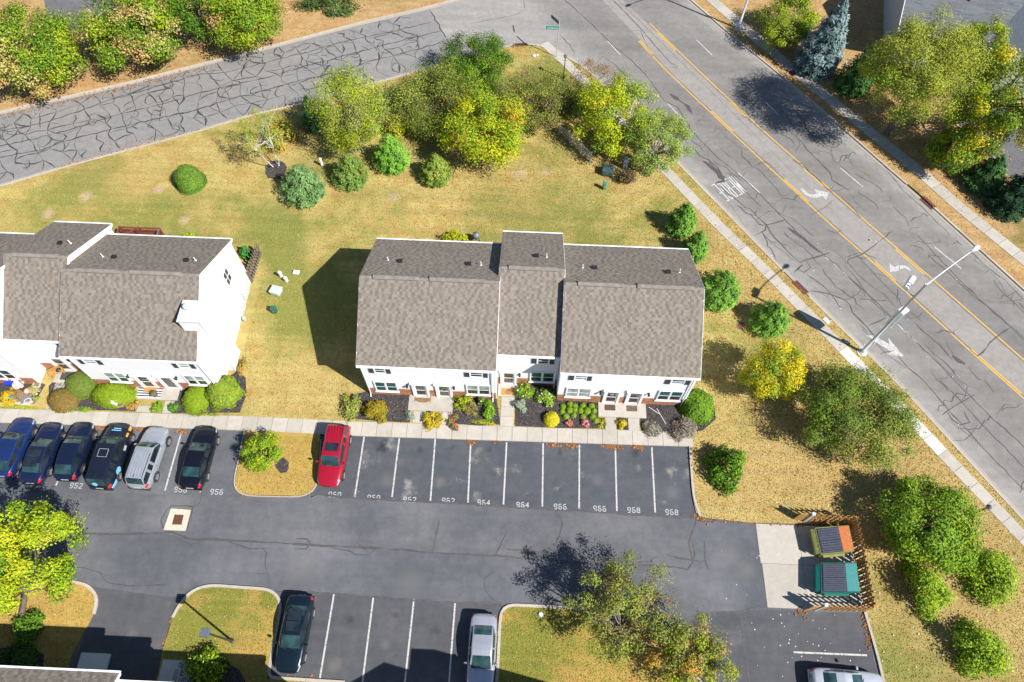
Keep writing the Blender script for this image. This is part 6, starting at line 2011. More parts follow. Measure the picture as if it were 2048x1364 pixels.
def car(label, x, y, heading, L, Wd, paint, kind='sedan', name='parked_car', glassm=None, group=None, extras=(), cat='car', z=0.0):
    """heading: where the nose points, degrees from +Y, clockwise positive. Body and greenhouse are lofted from cross-sections"""
    t = thing(name, label, cat, (x, y, z), -R(heading), group)
    h = L / 2
    w2 = Wd / 2
    K = dict(sedan=dict(H=1.45, hood=.98, deck=1.06, ws=(.95, .2), rw=(-1.05, -1.72), rl=.6),
             coupe=dict(H=1.38, hood=.96, deck=1.04, ws=(.85, .05), rw=(-.95, -1.75), rl=.56),
             hatch=dict(H=1.5, hood=1.0, deck=1.1, ws=(1.0, .3), rw=(-1.35, -1.98), rl=.6),
             suv=dict(H=1.72, hood=1.1, deck=1.15, ws=(1.0, .42), rw=(-1.95, -2.22), rl=.66),
             van=dict(H=1.76, hood=1.08, deck=1.12, ws=(1.35, .55), rw=(-2.15, -2.42), rl=.7))[kind]
    H, hood, deck = K['H'], K['hood'], K['deck']
    ws0, ws1 = K['ws']
    rw1, rw0 = K['rw']
    rl = K['rl']
    bt = [(-h, w2 * .62, .72, .5), (-h + .05, w2 * .8, deck * .86, .42), (-h + .18, w2 * .9, deck * .97, .34), (-h + .5, w2 * .97, deck, .28), (-h + 1.1, w2, deck * .995, .24), (rw1, w2, deck * .97, .22), (ws1, w2, (deck + hood) / 2 * .97, .22),
          (ws0, w2 * .99, hood, .22), (h - .85, w2 * .97, hood * .93, .26), (h - .4, w2 * .91, hood * .85, .3), (h - .16, w2 * .8, hood * .76, .34), (h - .04, w2 * .64, hood * .66, .4), (h, w2 * .45, hood * .6, .45)]
    ys = np.unique(np.concatenate([np.linspace(-h, h, 44), np.linspace(-h, -h + .3, 5), np.linspace(h - .3, h, 5)]))

    def sect(yy):
        hw, zt, zb = lerp_tab(bt, yy)
        return [(hw * .86, zb), (hw * .975, zb + .1), (hw, zb + (zt - zb) * .45), (hw * .992, zb + (zt - zb) * .68), (hw * .955, zt - .1), (hw * .9, zt - .035), (hw * .78, zt), (hw * .4, zt + .022), (0, zt + .03)]
    S_ = np.array([sect(v) for v in ys])
    full = np.concatenate([S_, (S_ * np.array([-1, 1]))[:, ::-1][:, 1:]], 1)
    ns, nc = full.shape[:2]
    mb = MB()
    v = [(full[i, j, 0], ys[i], full[i, j, 1]) for i in range(ns) for j in range(nc)]
    f = [(i * nc + j, (i + 1) * nc + j, (i + 1) * nc + j + 1, i * nc + j + 1) for i in range(ns - 1) for j in range(nc - 1)]
    f += [tuple(range(nc))[::-1], tuple(range((ns - 1) * nc, ns * nc))] + [(i * nc + nc - 1, (i + 1) * nc + nc - 1, (i + 1) * nc, i * nc) for i in range(ns - 1)]
    mb.add(v, f)
    body = mb.obj('body', paint, t, smooth=True, world=False)

    def patch(nm, ya, yb, ja, jb, mat, side=0, off=.006, n=6, parent=body):
        """a panel lying on the lofted body between two stations and two section points (fractions allowed)"""
        m2 = MB()
        for sg in ([1, -1] if side == 0 else [side]):
            P_ = []
            for i in range(n + 1):
                yy = ya + (yb - ya) * i / n
                s_ = np.array(sect(yy))
                row = []
                for k in range(5):
                    j = ja + (jb - ja) * k / 4
                    q = np.array([np.interp(j, range(9), s_[:, 0]), np.interp(j, range(9), s_[:, 1])])
                    e = np.array([np.interp(min(j + .3, 8), range(9), s_[:, 0]), np.interp(min(j + .3, 8), range(9), s_[:, 1])]) - np.array([np.interp(max(j - .3, 0), range(9), s_[:, 0]), np.interp(max(j - .3, 0), range(9), s_[:, 1])])
                    nn = np.array([e[1], -e[0]])
                    nn /= np.linalg.norm(nn) + 1e-9
                    q = q + nn * off
                    yo = off * (1 if yy > h - .5 else -1 if yy < -h + .5 else 0)
                    row.append((sg * q[0], yy + yo, q[1]))
                P_.append(row)
            for i in range(n):
                for k in range(4):
                    q = (P_[i][k], P_[i + 1][k], P_[i + 1][k + 1], P_[i][k + 1])
                    m2.add(q if sg > 0 else q[::-1], [(0, 1, 2, 3)])
            if side == 0:
                m2.obj(nm, mat, parent, smooth=True, world=False)
                m2 = MB()
        if side: return m2.obj(nm, mat, parent, smooth=True, world=False)

    # greenhouse
    zb0 = (deck + hood) / 2 * .97 - .03
    gt = [(rw0, w2 * .8, w2 * .72, deck * .97), (rw0 + (rw1 - rw0) * .5, w2 * .86, w2 * .7, deck + (H - deck) * .58), (rw1, w2 * .9, w2 * .7, H - .06), (rw1 * .45, w2 * .925, w2 * .715, H), (ws1 - .35, w2 * .925, w2 * .71, H - .005), (ws1, w2 * .92, w2 * .7, H - .05),
          ((ws0 + ws1) / 2, w2 * .9, w2 * .74, hood + (H - hood) * .5), (ws0, w2 * .84, w2 * .78, hood * .985)]
    gy = np.unique(np.concatenate([np.linspace(rw0, rw1, 7), np.linspace(rw1, ws1, 13), np.linspace(ws1, ws0, 7)]))
    bpil = [(ws1 + rw1) / 2 + .12, (ws1 + rw1) / 2 - .02]

    def gsect(yy):
        wb, wr, zt = lerp_tab(gt, yy)
        zz = max(zb0, min(zt, zb0 + .001))
        top = max(zt, zb0 + .02)
        return [(wb, zb0), (wb - (wb - wr) * .18, zb0 + (top - zb0) * .12), (wr + (wb - wr) * .16, zb0 + (top - zb0) * .86), (wr, top - .02), (wr * .9, top), (wr * .5, top + .018), (0, top + .025)]
    G_ = np.array([gsect(v_) for v_ in gy])
    gf = np.concatenate([G_, (G_ * np.array([-1, 1]))[:, ::-1][:, 1:]], 1)
    n2, m2_ = gf.shape[:2]
    parts = {}

    def put(nm, quad): parts.setdefault(nm, MB()).add(quad, [(0, 1, 2, 3)])
    for i in range(n2 - 1):
        ym_ = (gy[i] + gy[i + 1]) / 2
        for j in range(m2_ - 1):
            q = [(gf[a, b, 0], gy[a], gf[a, b, 1]) for a, b in ((i, j), (i + 1, j), (i + 1, j + 1), (i, j + 1))]
            jj = j if j < 6 else 11 - j
            sd_ = 'r' if j < 6 else 'l'
            if jj == 1:
                ptop = gsect(ym_)[3][1]
                pil = abs(ym_ - bpil[0]) < .06 or ptop < zb0 + .16
                if kind in ('suv', 'van', 'hatch') and abs(ym_ - (rw1 + .75)) < .09: pil = True
                if pil: put('cabin_' + sd_, q)
                else: put('side_window_' + sd_ + ('f' if ym_ > bpil[0] else 'q' if kind in ('suv', 'van', 'hatch') and ym_ < rw1 + .75 else 'b'), q)
            elif jj >= 4:
                if ym_ > ws1: put('windshield', q)
                elif ym_ < rw1: put('rear_window', q)
                else: put('roof', q)
            else: put('cabin_' + sd_, q)
    for nm, m_ in parts.items():
        g = nm.startswith('side_window')
        mat = (CARGLASS_S if g else CARGLASS if nm in ('windshield', 'rear_window') else paint)
        m_.obj('side_window' if g else 'window_frame' if nm.startswith('cabin') else nm, mat, t, smooth=True, world=False)
    # wheels
    wb = L * .575
    wr_ = .335 if kind in ('sedan', 'coupe', 'hatch') else .365
    tt, rr_ = MB(), MB()
    rot = Matrix.Rotation(R(90), 3, 'Y')
    tt.lathe([(wr_ * .6, -.115), (wr_ * .9, -.115), (wr_, -.08), (wr_, .08), (wr_ * .9, .115), (wr_ * .64, .115), (wr_ * .6, .09)], 20, (0, 0, 0), rot)
    for k in range(5):
        a = 2 * math.pi * k / 5
        rr_.bar((.1, 0, 0), (.1, math.cos(a) * wr_ * .62, math.sin(a) * wr_ * .62), .07, .03)
    rr_.lathe([(wr_ * .66, .085), (wr_ * .66, .11), (wr_ * .58, .112), (wr_ * .57, .07), (.02, .06)], 18, (0, 0, 0), rot)
    first = None
    fy = wb / 2 + .03
    for sx in (1, -1):
        for yy in (fy, fy - wb):
            wx = sx * (w2 - .085)
            whl = thing('wheel', None, None, (wx, yy, wr_), 0)
            whl.parent = t
            if sx < 0: whl.rotation_euler = (0, 0, math.pi)
            if first is None:
                first = (tt.obj('tyre', TYRE, whl, smooth=False, world=False), rr_.obj('rim', RIM, whl, world=False))
            else:
                for o in first:
                    c = o.copy()
                    COL.objects.link(c)
                    c.parent = whl
            arch = MB()
            arch.lathe([(wr_ * 1.17, -.02), (wr_ * 1.17, .075), (wr_ * 1.02, .078), (wr_ * 1.0, -.02)], 22, (sx * (w2 - .075), yy, wr_ + .02), Matrix.Rotation(R(90 * sx), 3, 'Y'))
            arch.obj('wheel_arch', PLASTIC, body, world=False)
    # lamps, grille, plates, mirrors
    patch('headlight', h - .5, h - .12, 3.7, 5.0, CLEAR_L)
    patch('taillight', -h + .03, -h + .3, 3.2, 5.2, RED_L)
    m3 = MB()
    m3.box(-w2 * .42, w2 * .42, h - .06, h + .012, .44, .6)
    m3.obj('grille', PLASTIC if kind != 'suv' else CHROME, body, world=False)
    m3 = MB()
    m3.box(-.26, .26, -h - .02, -h + .06, .62, .76)
    m3.obj('licence_plate', WHITE_N, body, world=False)
    m3 = MB()
    m3.box(-w2 * .84, w2 * .84, -h - .03, -h + .2, .3, .48)
    m3.obj('rear_bumper', paint if kind in ('sedan', 'coupe', 'hatch') else PLASTIC, body, world=False, bevel=.04)
    for sx in (1, -1):
        m3 = MB()
        yy = ws0 - .28
        m3.box(sx * (w2 + .1) - .1, sx * (w2 + .1) + .1, yy - .07, yy + .06, zb0 - .02, zb0 + .14)
        m3.obj('mirror', paint, body, world=False, bevel=.03)
    for yy in (bpil[0], bpil[0] - .95):
        patch('door_handle', yy - .32, yy - .12, 3.5, 3.75, CHROME if 'chrome' in extras else paint, off=.02, n=1)
    patch('door_seam', bpil[0] - .008, bpil[0] + .008, .8, 5.2, PLASTIC, off=.003, n=1)
    patch('door_seam', ws0 - .15, ws0 - .134, .8, 5.2, PLASTIC, off=.003, n=1)
    patch('sill_trim', fy - wb + .45, fy - .45, .2, 1.0, PLASTIC, off=.004)
    for yy in (ws0 + .04,):
        m3 = MB()
        for sx in (-.35, .25): m3.bar((sx - .05, yy + .05, hood + .035), (sx + .45, yy - .12, hood + .06), .02, .015)
        m3.obj('wiper', PLASTIC, body, world=False)
    if 'rails' in extras:
        for sx in (1, -1):
            m3 = MB()
            m3.tube([(sx * w2 * .66, ws1 - .45, H + .0), (sx * w2 * .66, ws1 - .6, H + .05), (sx * w2 * .66, rw1 + .2, H + .045), (sx * w2 * .66, rw1 + .05, H - .02)], .022, 6)
            m3.obj('roof_rail', CHROME if 'chrome' in extras else PLASTIC, t, world=False)
    if 'ribs' in extras:
        for k in range(5):
            m3 = MB()
            xx = (k - 2) * w2 * .24
            m3.box(xx - .022, xx + .022, rw1 + .15, ws1 - (1.25 if 'sunroof' in extras else .3), H - .01, H + .03)
            m3.obj('roof_rib', paint, t, world=False)
    if 'sunroof' in extras:
        m3 = MB()
        a, b = ws1 - .35, ws1 - 1.0
        m3.add([(-w2 * .5, a, H + .03), (w2 * .5, a, H + .03), (w2 * .52, b, H + .034), (-w2 * .52, b, H + .034)], [(0, 3, 2, 1)])
        m3.obj('sunroof', CARGLASS_S, t, world=False)
    if 'panorama' in extras:
        for a, b in ((ws1 - .25, ws1 - .85), (ws1 - .9, ws1 - 1.6)):
            m3 = MB()
            m3.add([(-w2 * .5, a, H + .032), (w2 * .5, a, H + .032), (w2 * .5, b, H + .034), (-w2 * .5, b, H + .034)], [(0, 3, 2, 1)])
            m3.obj('roof_glass', CARGLASS_S, t, world=False)
    if 'hatch_frame' in extras:
        m3 = MB()
        a = ws1 - .45
        m3.add([(-w2 * .34, a, H + .03), (w2 * .34, a, H + .03), (w2 * .34, a - .6, H + .034), (-w2 * .34, a - .6, H + .034)], [(0, 3, 2, 1)])
        m3.obj('sunroof', paint, t, world=False)
        m3 = MB()
        for p, q in (((-.34, 0), (.34, 0)), ((-.34, -.6), (.34, -.6)), ((-.34, 0), (-.34, -.6)), ((.34, 0), (.34, -.6))):
            m3.bar((p[0] * w2 / .5 * .5, a + p[1], H + .036), (q[0] * w2 / .5 * .5, a + q[1], H + .036), .02, .012)
        m3.obj('sunroof_seal', GALV, t, world=False)
    if 'antenna' in extras:
        m3 = MB()
        m3.tube([(0, rw1 + .25, H), (0, rw1 + .05, H + .1)], [.03, .01], 6)
        m3.obj('antenna', PLASTIC, t, world=False)
    if 'chrome' in extras:
        patch('belt_trim', rw1 - .2, ws0 - .3, 5.0, 5.25, CHROME, off=.008)
    return t, patch, dict(h=h, w2=w2, H=H, hood=hood, deck=deck, ws=(ws0, ws1), rw=(rw1, rw0), fy=fy, wb=wb, zb0=zb0)


def paint(nm, c, metal=.25, rough=.28): return pm(nm, c, rough, metal, var=.06, scale=2, coat=.8)


PB = paint('cobalt_blue_paint', (.012, .03, .125))
PN = paint('navy_paint', (.009, .017, .055))
PN2 = paint('dark_navy_paint', (.007, .014, .04))
PV = paint('blue_black_paint', (.012, .016, .032))
PS = paint('silver_paint', (.42, .45, .5), .45)
PK = paint('black_paint', (.006, .007, .014))
PR = paint('red_paint', (.33, .006, .022), .1)
PT = paint('teal_black_paint', (.004, .013, .022))
PS2 = paint('cool_silver_paint', (.42, .44, .5), .45)
PS3 = paint('bright_silver_paint', (.52, .54, .58), .45)
DECAL_B = pm('pale_blue_decal', (.2, .5, .72), .4, var=.15, scale=18)
DECAL_W = pm('white_decal', (.7, .74, .78), .4)
DECAL_O = pm('flame_orange_decal', (.75, .28, .02), .4, var=.45, scale=14)
gp = 'cars parked in the left stalls'
car('cobalt blue hatchback half hidden by the locust, leftmost in its row', -37.25, 16.95, 2, 4.6, 1.8, PB, 'hatch', group=gp)
car('navy sedan with a two-pane glass roof beside the blue hatchback', -34.98, 16.6, 1, 4.75, 1.84, PN, 'sedan', group=gp, extras=('panorama', 'chrome'))
car('dark navy crossover with pale seats showing, between the navy sedan and the decorated van', -32.62, 16.85, 0, 4.5, 1.82, PN2, 'hatch', group=gp)
t, patch, k = car('blue-black minivan with round blue stickers and orange flame decals', -29.85, 16.6, 1, 5.05, 1.98, PV, 'van', 'minivan', group=gp, cat='minivan', extras=('hatch_frame', 'ribs', 'antenna'))
m = MB(); m.lathe([(.3, 0), (.3, .006), (.02, .008)], 24, (k['w2'] + .004, -1.15, .82), Matrix.Rotation(R(90), 3, 'Y')); m.obj('round_sticker', DECAL_B, t, world=False)
m = MB(); m.lathe([(.2, 0), (.2, .006), (.02, .008)], 20, (-.1, -k['h'] + .12, 1.28), Matrix.Rotation(R(72), 3, 'X')); m.obj('round_sticker', DECAL_B, t, world=False)
for q in range(2):
    m = MB(); m.box(-.38 + .1 * q, .32 - .05 * q, k['h'] - .72 + .16 * q, k['h'] - .66 + .16 * q, k['hood'] * .93 + .015 - .03 * q, k['hood'] * .93 + .042 - .03 * q); m.obj('hood_lettering', DECAL_B, t, world=False)
patch('flame_decal', k['fy'] + .42, k['fy'] + .75, 3.2, 5.4, DECAL_O, 1, .008)
patch('flame_decal', k['fy'] - .12, k['fy'] + .22, 4.2, 5.6, DECAL_O, 1, .008)
patch('splash_decal', -k['h'] + .12, -k['h'] + .75, 1.2, 2.6, DECAL_B, 1, .008)
for q in range(4): patch('door_lettering', .35, .75, 3.0 + q * .35, 3.16 + q * .35, DECAL_W, 1, .008, 2)
car('silver sport utility vehicle with roof rails next to the decorated van', -27.06, 16.6, 3, 4.75, 1.86, PS, 'suv', 'parked_suv', group=gp, cat='SUV', extras=('rails', 'ribs', 'antenna'))
car('black sedan alone in stall 956 beside the grass island', -23.36, 16.8, 1.5, 4.85, 1.84, PK, 'sedan', group=gp, extras=('chrome',))
t, patch, k = car('bright red sport utility vehicle backed into the first 960 stall', -13.42, 17.35, 181.5, 4.78, 1.86, PR, 'suv', 'parked_suv', cat='SUV', extras=('rails', 'ribs', 'sunroof', 'antenna', 'chrome'))
car('dark teal sedan parked nose down against the lamp island', -14.05, 5.0, 181.5, 4.8, 1.85, PT, 'sedan', extras=('chrome', 'panorama'))
car('silver sedan partly in building shade, beside the lower tree island', -1.62, 4.3, 180.5, 4.85, 1.84, PS2, 'sedan', extras=('chrome',))
car('bright silver coupe cut off by the bottom edge, nose toward the verge kerb', 22.05, 3.42, 92, 4.75, 1.83, PS3, 'coupe', extras=('chrome',))

# ================================================================== DUMPSTERS AND THEIR FENCE
def dumpster(label, pts, hz, body, top, lidm, ribs, name='dumpster'):
    """pts: west-north, east-north, east-south, west-south corners of the rim"""
    wn, en, es, ws_ = [Vector((p[0], p[1], 0)) for p in pts]
    c = (wn + en + es + ws_) / 4
    t = thing(name, label, 'dumpster', (c.x, c.y, .02), 0, 'dumpsters in the plank enclosure')
    mb = MB()
    lo, hi = 1.12, hz
    k = .34

    def at(u, v, z): q = wn.lerp(en, u).lerp(ws_.lerp(es, u), v); return (q.x, q.y, z)
    v = [at(.08, .0, .1), at(1, 0, .1), at(1, 1, .1), at(.08, 1, .1), at(0, 0, lo), at(1, 0, hi), at(1, 1, hi), at(0, 1, lo)]
    mb.add(v, [(3, 2, 1, 0), (0, 1, 5, 4), (1, 2, 6, 5), (2, 3, 7, 6), (3, 0, 4, 7)])
    mb.obj('bin', body, t)
    mb = MB()     # rim and side pockets
    for a, b in (((0, 0, lo), (1, 0, hi)), ((0, 1, lo), (1, 1, hi)), ((0, 0, lo), (0, 1, lo)), ((1, 0, hi), (1, 1, hi))): mb.bar(at(*a), at(*b), .06, .07)
    for vv, s_ in ((0, .09), (1, -.09)):
        a, b = Vector(at(.12, vv, .72)), Vector(at(.82, vv, .82))
        o = Vector((0, s_, 0))
        mb.bar(a + o, b + o, .15, .16)
    mb.obj('rim', body, t)
    mb = MB()     # sloped front apron
    mb.add([at(-.14, .03, .98), at(.05, .03, lo + .08), at(.05, .97, lo + .08), at(-.14, .97, .98), at(-.1, .03, .5), at(-.1, .97, .5)], [(0, 3, 2, 1), (0, 4, 5, 3)])
    mb.obj('front_lip', body, t)
    z_ = lambda u: lo + (hi - lo) * u + .07
    mb = MB()
    u0 = .68
    mb.add([at(u0, .02, z_(u0)), at(1.0, .02, z_(1)), at(1.0, .98, z_(1)), at(u0, .98, z_(u0)), at(u0, .02, z_(u0) - .05), at(1.0, .02, z_(1) - .05), at(1.0, .98, z_(1) - .05), at(u0, .98, z_(u0) - .05)], [(0, 3, 2, 1), (0, 1, 5, 4), (1, 2, 6, 5), (2, 3, 7, 6), (3, 0, 4, 7)])
    mb.obj('top_plate', top, t)
    for half in (0, 1):
        va, vb = .03 + half * .475, .03 + half * .475 + .465
        mb = MB()
        q = [at(.02, va, z_(.02)), at(u0 - .01, va, z_(u0)), at(u0 - .01, vb, z_(u0)), at(.02, vb, z_(.02))]
        mb.add(q + [(x, y, z - .03) for x, y, z in q], [(0, 3, 2, 1), (0, 1, 5, 4), (1, 2, 6, 5), (2, 3, 7, 6), (3, 0, 4, 7)])
        ld = mb.obj('lid', lidm, t)
        for r in range(ribs):
            vv = va + (vb - va) * (r + .5) / ribs
            mb = MB()
            mb.bar((*at(.04, vv, 0)[:2], z_(.04) + .02), (*at(u0 - .03, vv, 0)[:2], z_(u0 - .03) + .02), .075, .06)
            mb.obj('lid_rib', lidm, ld)
    for u, vv in ((.12, .12), (.9, .12), (.9, .88), (.12, .88)):
        mb = MB()
        q = at(u, vv, 0)
        mb.lathe([(.08, .0), (.08, .09)], 10, (q[0], q[1], .02))
        mb.obj('caster', BLACK, t)
    return t


LID = pm('black_lid_plastic', (.065, .07, .1), .5, var=.2)
dumpster('olive-green dumpster with a rusty orange top plate, upper one in the enclosure', [(21.38, 13.35), (23.56, 13.52), (23.62, 11.8), (21.5, 11.55)], 1.5, pm('olive_dumpster_paint', (.22, .23, .06), .6, var=.25, wear=((.2, .08, .03), .68, 3)), pm('orange_rust_plate', (.5, .16, .045), .75, var=.2), LID, 5)
dumpster('teal dumpster with black ribbed lids, lower one in the enclosure', [(21.38, 10.95), (23.62, 10.98), (23.48, 9.08), (21.1, 9.02)], 1.5, pm('teal_dumpster_paint', (.0, .13, .1), .55, var=.2), pm('pale_teal_plate', (.06, .26, .24), .5, var=.12), LID, 7)
DEC = pm('sign_black', (.02, .02, .02), .6)

fen = thing('enclosure_fence', 'new cedar plank fence wrapping three sides of the dumpster pad', 'fence', (24.2, 11.1, 0))
plank_me = None


def planks(root, a, b, hgt, mat, spacing=.19, wd=.155, both=True, th=.02, off=.05, rails=(.3, 1.0, 1.6), post=2.2, postm=None, jitter=.03):
    global plank_me
    a, b = Vector((a[0], a[1], 0)), Vector((b[0], b[1], 0))
    d = (b - a).normalized()
    nrm = Vector((-d.y, d.x, 0))
    ang = math.atan2(d.y, d.x)
    n = int((b - a).length / spacing)
    mesh = None
    for i in range(n + 1):
        for sg in ((1, -1) if both else (1,)):
            if both and ((i % 2 == 0) != (sg > 0)): continue
            p = a + d * (i * spacing) + nrm * sg * off
            hh = hgt + rnd.uniform(-jitter, jitter)
            if mesh is None:
                mb = MB()
                s_ = wd / 2
                v = [(-s_, -th / 2, 0), (s_, -th / 2, 0), (s_, -th / 2, hgt - .05), (s_ - .035, -th / 2, hgt), (-s_ + .035, -th / 2, hgt), (-s_, -th / 2, hgt - .05)]
                v += [(x, y + th, z) for x, y, z in v]
                mb.add(v, [(0, 1, 2, 3, 4, 5), (11, 10, 9, 8, 7, 6)] + [(k, 6 + k, 6 + (k + 1) % 6, (k + 1) % 6) for k in range(6)])
                o = mb.obj('plank', mat, root, world=False)
                mesh = o.data
            else:
                o = link('plank', mesh, root)
            o.location = Vector((p.x, p.y, .06)) - ORG[root]
            o.rotation_euler = (0, 0, ang + rnd.uniform(-.02, .02))
            o.scale = (1, 1, hh / hgt)
    for z in rails:
        if z < hgt:
            mb = MB()
            mb.bar((a.x, a.y, z), (b.x, b.y, z), .05, .09)
            mb.obj('rail', mat, root)
    m_ = max(1, int((b - a).length / post))
    for i in range(m_ + 1):
        p = a.lerp(b, i / m_)
        mb = MB()
        mb.box(p.x - .05, p.x + .05, p.y - .05, p.y + .05, -.05, hgt - .04)
        mb.obj('post', postm or mat, root)


planks(fen, (21.25, 14.12), (24.1, 14.1), 1.82, CEDAR)
planks(fen, (24.18, 14.05), (24.24, 8.2), 1.82, CEDAR)
planks(fen, (21.1, 8.06), (24.2, 8.12), 1.82, CEDAR)
for (x, y) in ((21.08, 14.12), (20.92, 8.06)):
    mb = MB()
    mb.box(x - .09, x + .09, y - .09, y + .09, -.05, 1.95)
    mb.box(x - .11, x + .11, y - .11, y + .11, 1.95, 2.0)
    mb.obj('gate_post', GALV, fen)
for (x, y0_, y1_) in ((20.35, 13.75, 14.1),):
    mb = MB()
    mb.bar((21.05, 14.12, .95), (20.3, 14.2, .95), .05, 1.5)
    mb.obj('gate_leaf', CEDAR, fen)
mb = MB()
mb.bar((20.9, 8.06, .95), (20.15, 7.98, .95), .05, 1.5)
mb.obj('gate_leaf', CEDAR, fen)

# weathered fence at the end of the left row, deck rail behind it
f2 = thing('plank_fence', 'weathered grey-brown plank fence running back from the left row end wall', 'fence', P(513, 540))
a, b = P(505, 566), P(523, 509)
planks(f2, a, b, 1.65, GREYWOOD, .15, .12, True, rails=(.35, 1.25), postm=GREYWOOD)
dk = thing('deck_railing', 'red-stained wooden deck with slatted railing behind the left row', 'deck', (-33.4, 35.4, 0))
for i in range(14):
    mb = MB()
    mb.box(-35.1, -31.6, 34.05 + i * .2, 34.23 + i * .2, .45, .49)
    mb.obj('deck_board', REDWOOD, dk)
for seg, (a, b) in enumerate((((-35.1, 36.85), (-31.6, 36.85)), ((-31.6, 36.85), (-31.6, 34.1)), ((-33.6, 36.8), (-34.9, 35.3)), ((-35.1, 36.8), (-35.1, 34.1)))):
    a, b = Vector(a), Vector(b)
    for z in (.6, 1.45):
        mb = MB()
        mb.bar((a.x, a.y, z), (b.x, b.y, z), .12, .05)
        mb.obj('rail', REDWOOD if seg != 1 else GREYWOOD, dk)
    n = int((b - a).length / .16)
    for i in range(n + 1):
        p = a.lerp(b, i / n)
        mb = MB()
        mb.box(p.x - .025, p.x + .025, p.y - .025, p.y + .025, .49, 1.45)
        mb.obj('baluster', REDWOOD, dk)
for x in (-35.1, -33.4, -31.6):
    mb = MB()
    mb.box(x - .06, x + .06, 36.8, 36.92, -.05, 1.5)
    mb.obj('post', REDWOOD, dk)
mb = MB()
mb.bar((-31.4, 36.9, .5), (-30.9, 35.2, .05), .9, .06)
mb.obj('ramp_board', GREYWOOD, dk)

# rail fence under the lemon maple
f3 = thing('rail_fence', 'white three-rail fence half hidden under the lemon-yellow maple', 'fence', P(1150, 300))
pa = Path([P(1118, 268), P(1150, 296), P(1180, 325)], step=.5)
PTN = pm('grey_white_rail', (.5, .52, .55), .6, var=.12)
for i in range(4):
    p = pa.at(pa.len * i / 3)
    mb = MB()
    mb.box(p[0] - .07, p[0] + .07, p[1] - .07, p[1] + .07, 0, 1.35)
    mb.box(p[0] - .09, p[0] + .09, p[1] - .09, p[1] + .09, 1.35, 1.41, .5)
    mb.obj('post', PTN, f3)
    if i < 3:
        q = pa.at(pa.len * (i + 1) / 3)
        for z in (.45, .8, 1.15):
            mb = MB()
            mb.bar((p[0], p[1], z), (q[0], q[1], z), .05, .13)
            mb.obj('rail', PTN, f3)

# ================================================================== LAMPS AND SIGNS
t = thing('lamp_post', 'dark parking lamp post with a square shoebox head on the lower left island', 'street lamp', (-18.22, 4.38, ZL))
mb = MB(); mb.tube([(-18.22, 4.38, 0), (-18.22, 4.38, 5.0)], [.075, .06], 10); mb.lathe([(.15, .05), (.15, .12), (.09, .16)], 10, (-18.22, 4.38, ZL)); mb.obj('pole', pm('dark_bronze', (.05, .045, .042), .5), t)
mb = MB(); mb.box(-18.5, -17.94, 4.1, 4.66, 5.0, 5.16, .92); mb.obj('lamp_head', pm('lamp_grey', (.1, .12, .15), .5), t, bevel=.02)
mb = MB(); mb.box(-18.42, -18.02, 4.18, 4.58, 4.985, 5.0); mb.obj('lens', CLEAR_L, t)


def lantern_post(label, hx, hy, z=2.95):
    c = P(hx, hy, z)
    t = thing('lantern_post', label, 'lamp post', (c.x, c.y, ZL), 0, 'black lantern posts beside the sidewalks')
    mb = MB(); mb.tube([(0, 0, -.1), (0, 0, z - .35)], [.05, .04], 8); mb.lathe([(.09, 0), (.09, .3), (.05, .4)], 8); mb.obj('post', BLACK, t, world=False)
    mb = MB(); mb.lathe([(.1, z - .38), (.17, z - .08)], 6); mb.obj('lantern_glass', pm('lantern_glass', (.3, .33, .36), .2), t, world=False)
    mb = MB(); mb.lathe([(.21, z - .08), (.19, z - .03), (.05, z + .1), (.01, z + .16)], 6); mb.obj('lantern_cap', pm('lantern_cap', (.1, .11, .13), .5), t, world=False)
    mb = MB(); mb.bar((-.25, 0, z - .6), (.25, 0, z - .6), .025, .025); mb.obj('cross_arm', BLACK, t, world=False)


lantern_post('black lantern post at the street corner near the stop sign', 1131, 112)
lantern_post('black lantern post beside the near sidewalk at the right edge', 1978, 1014)


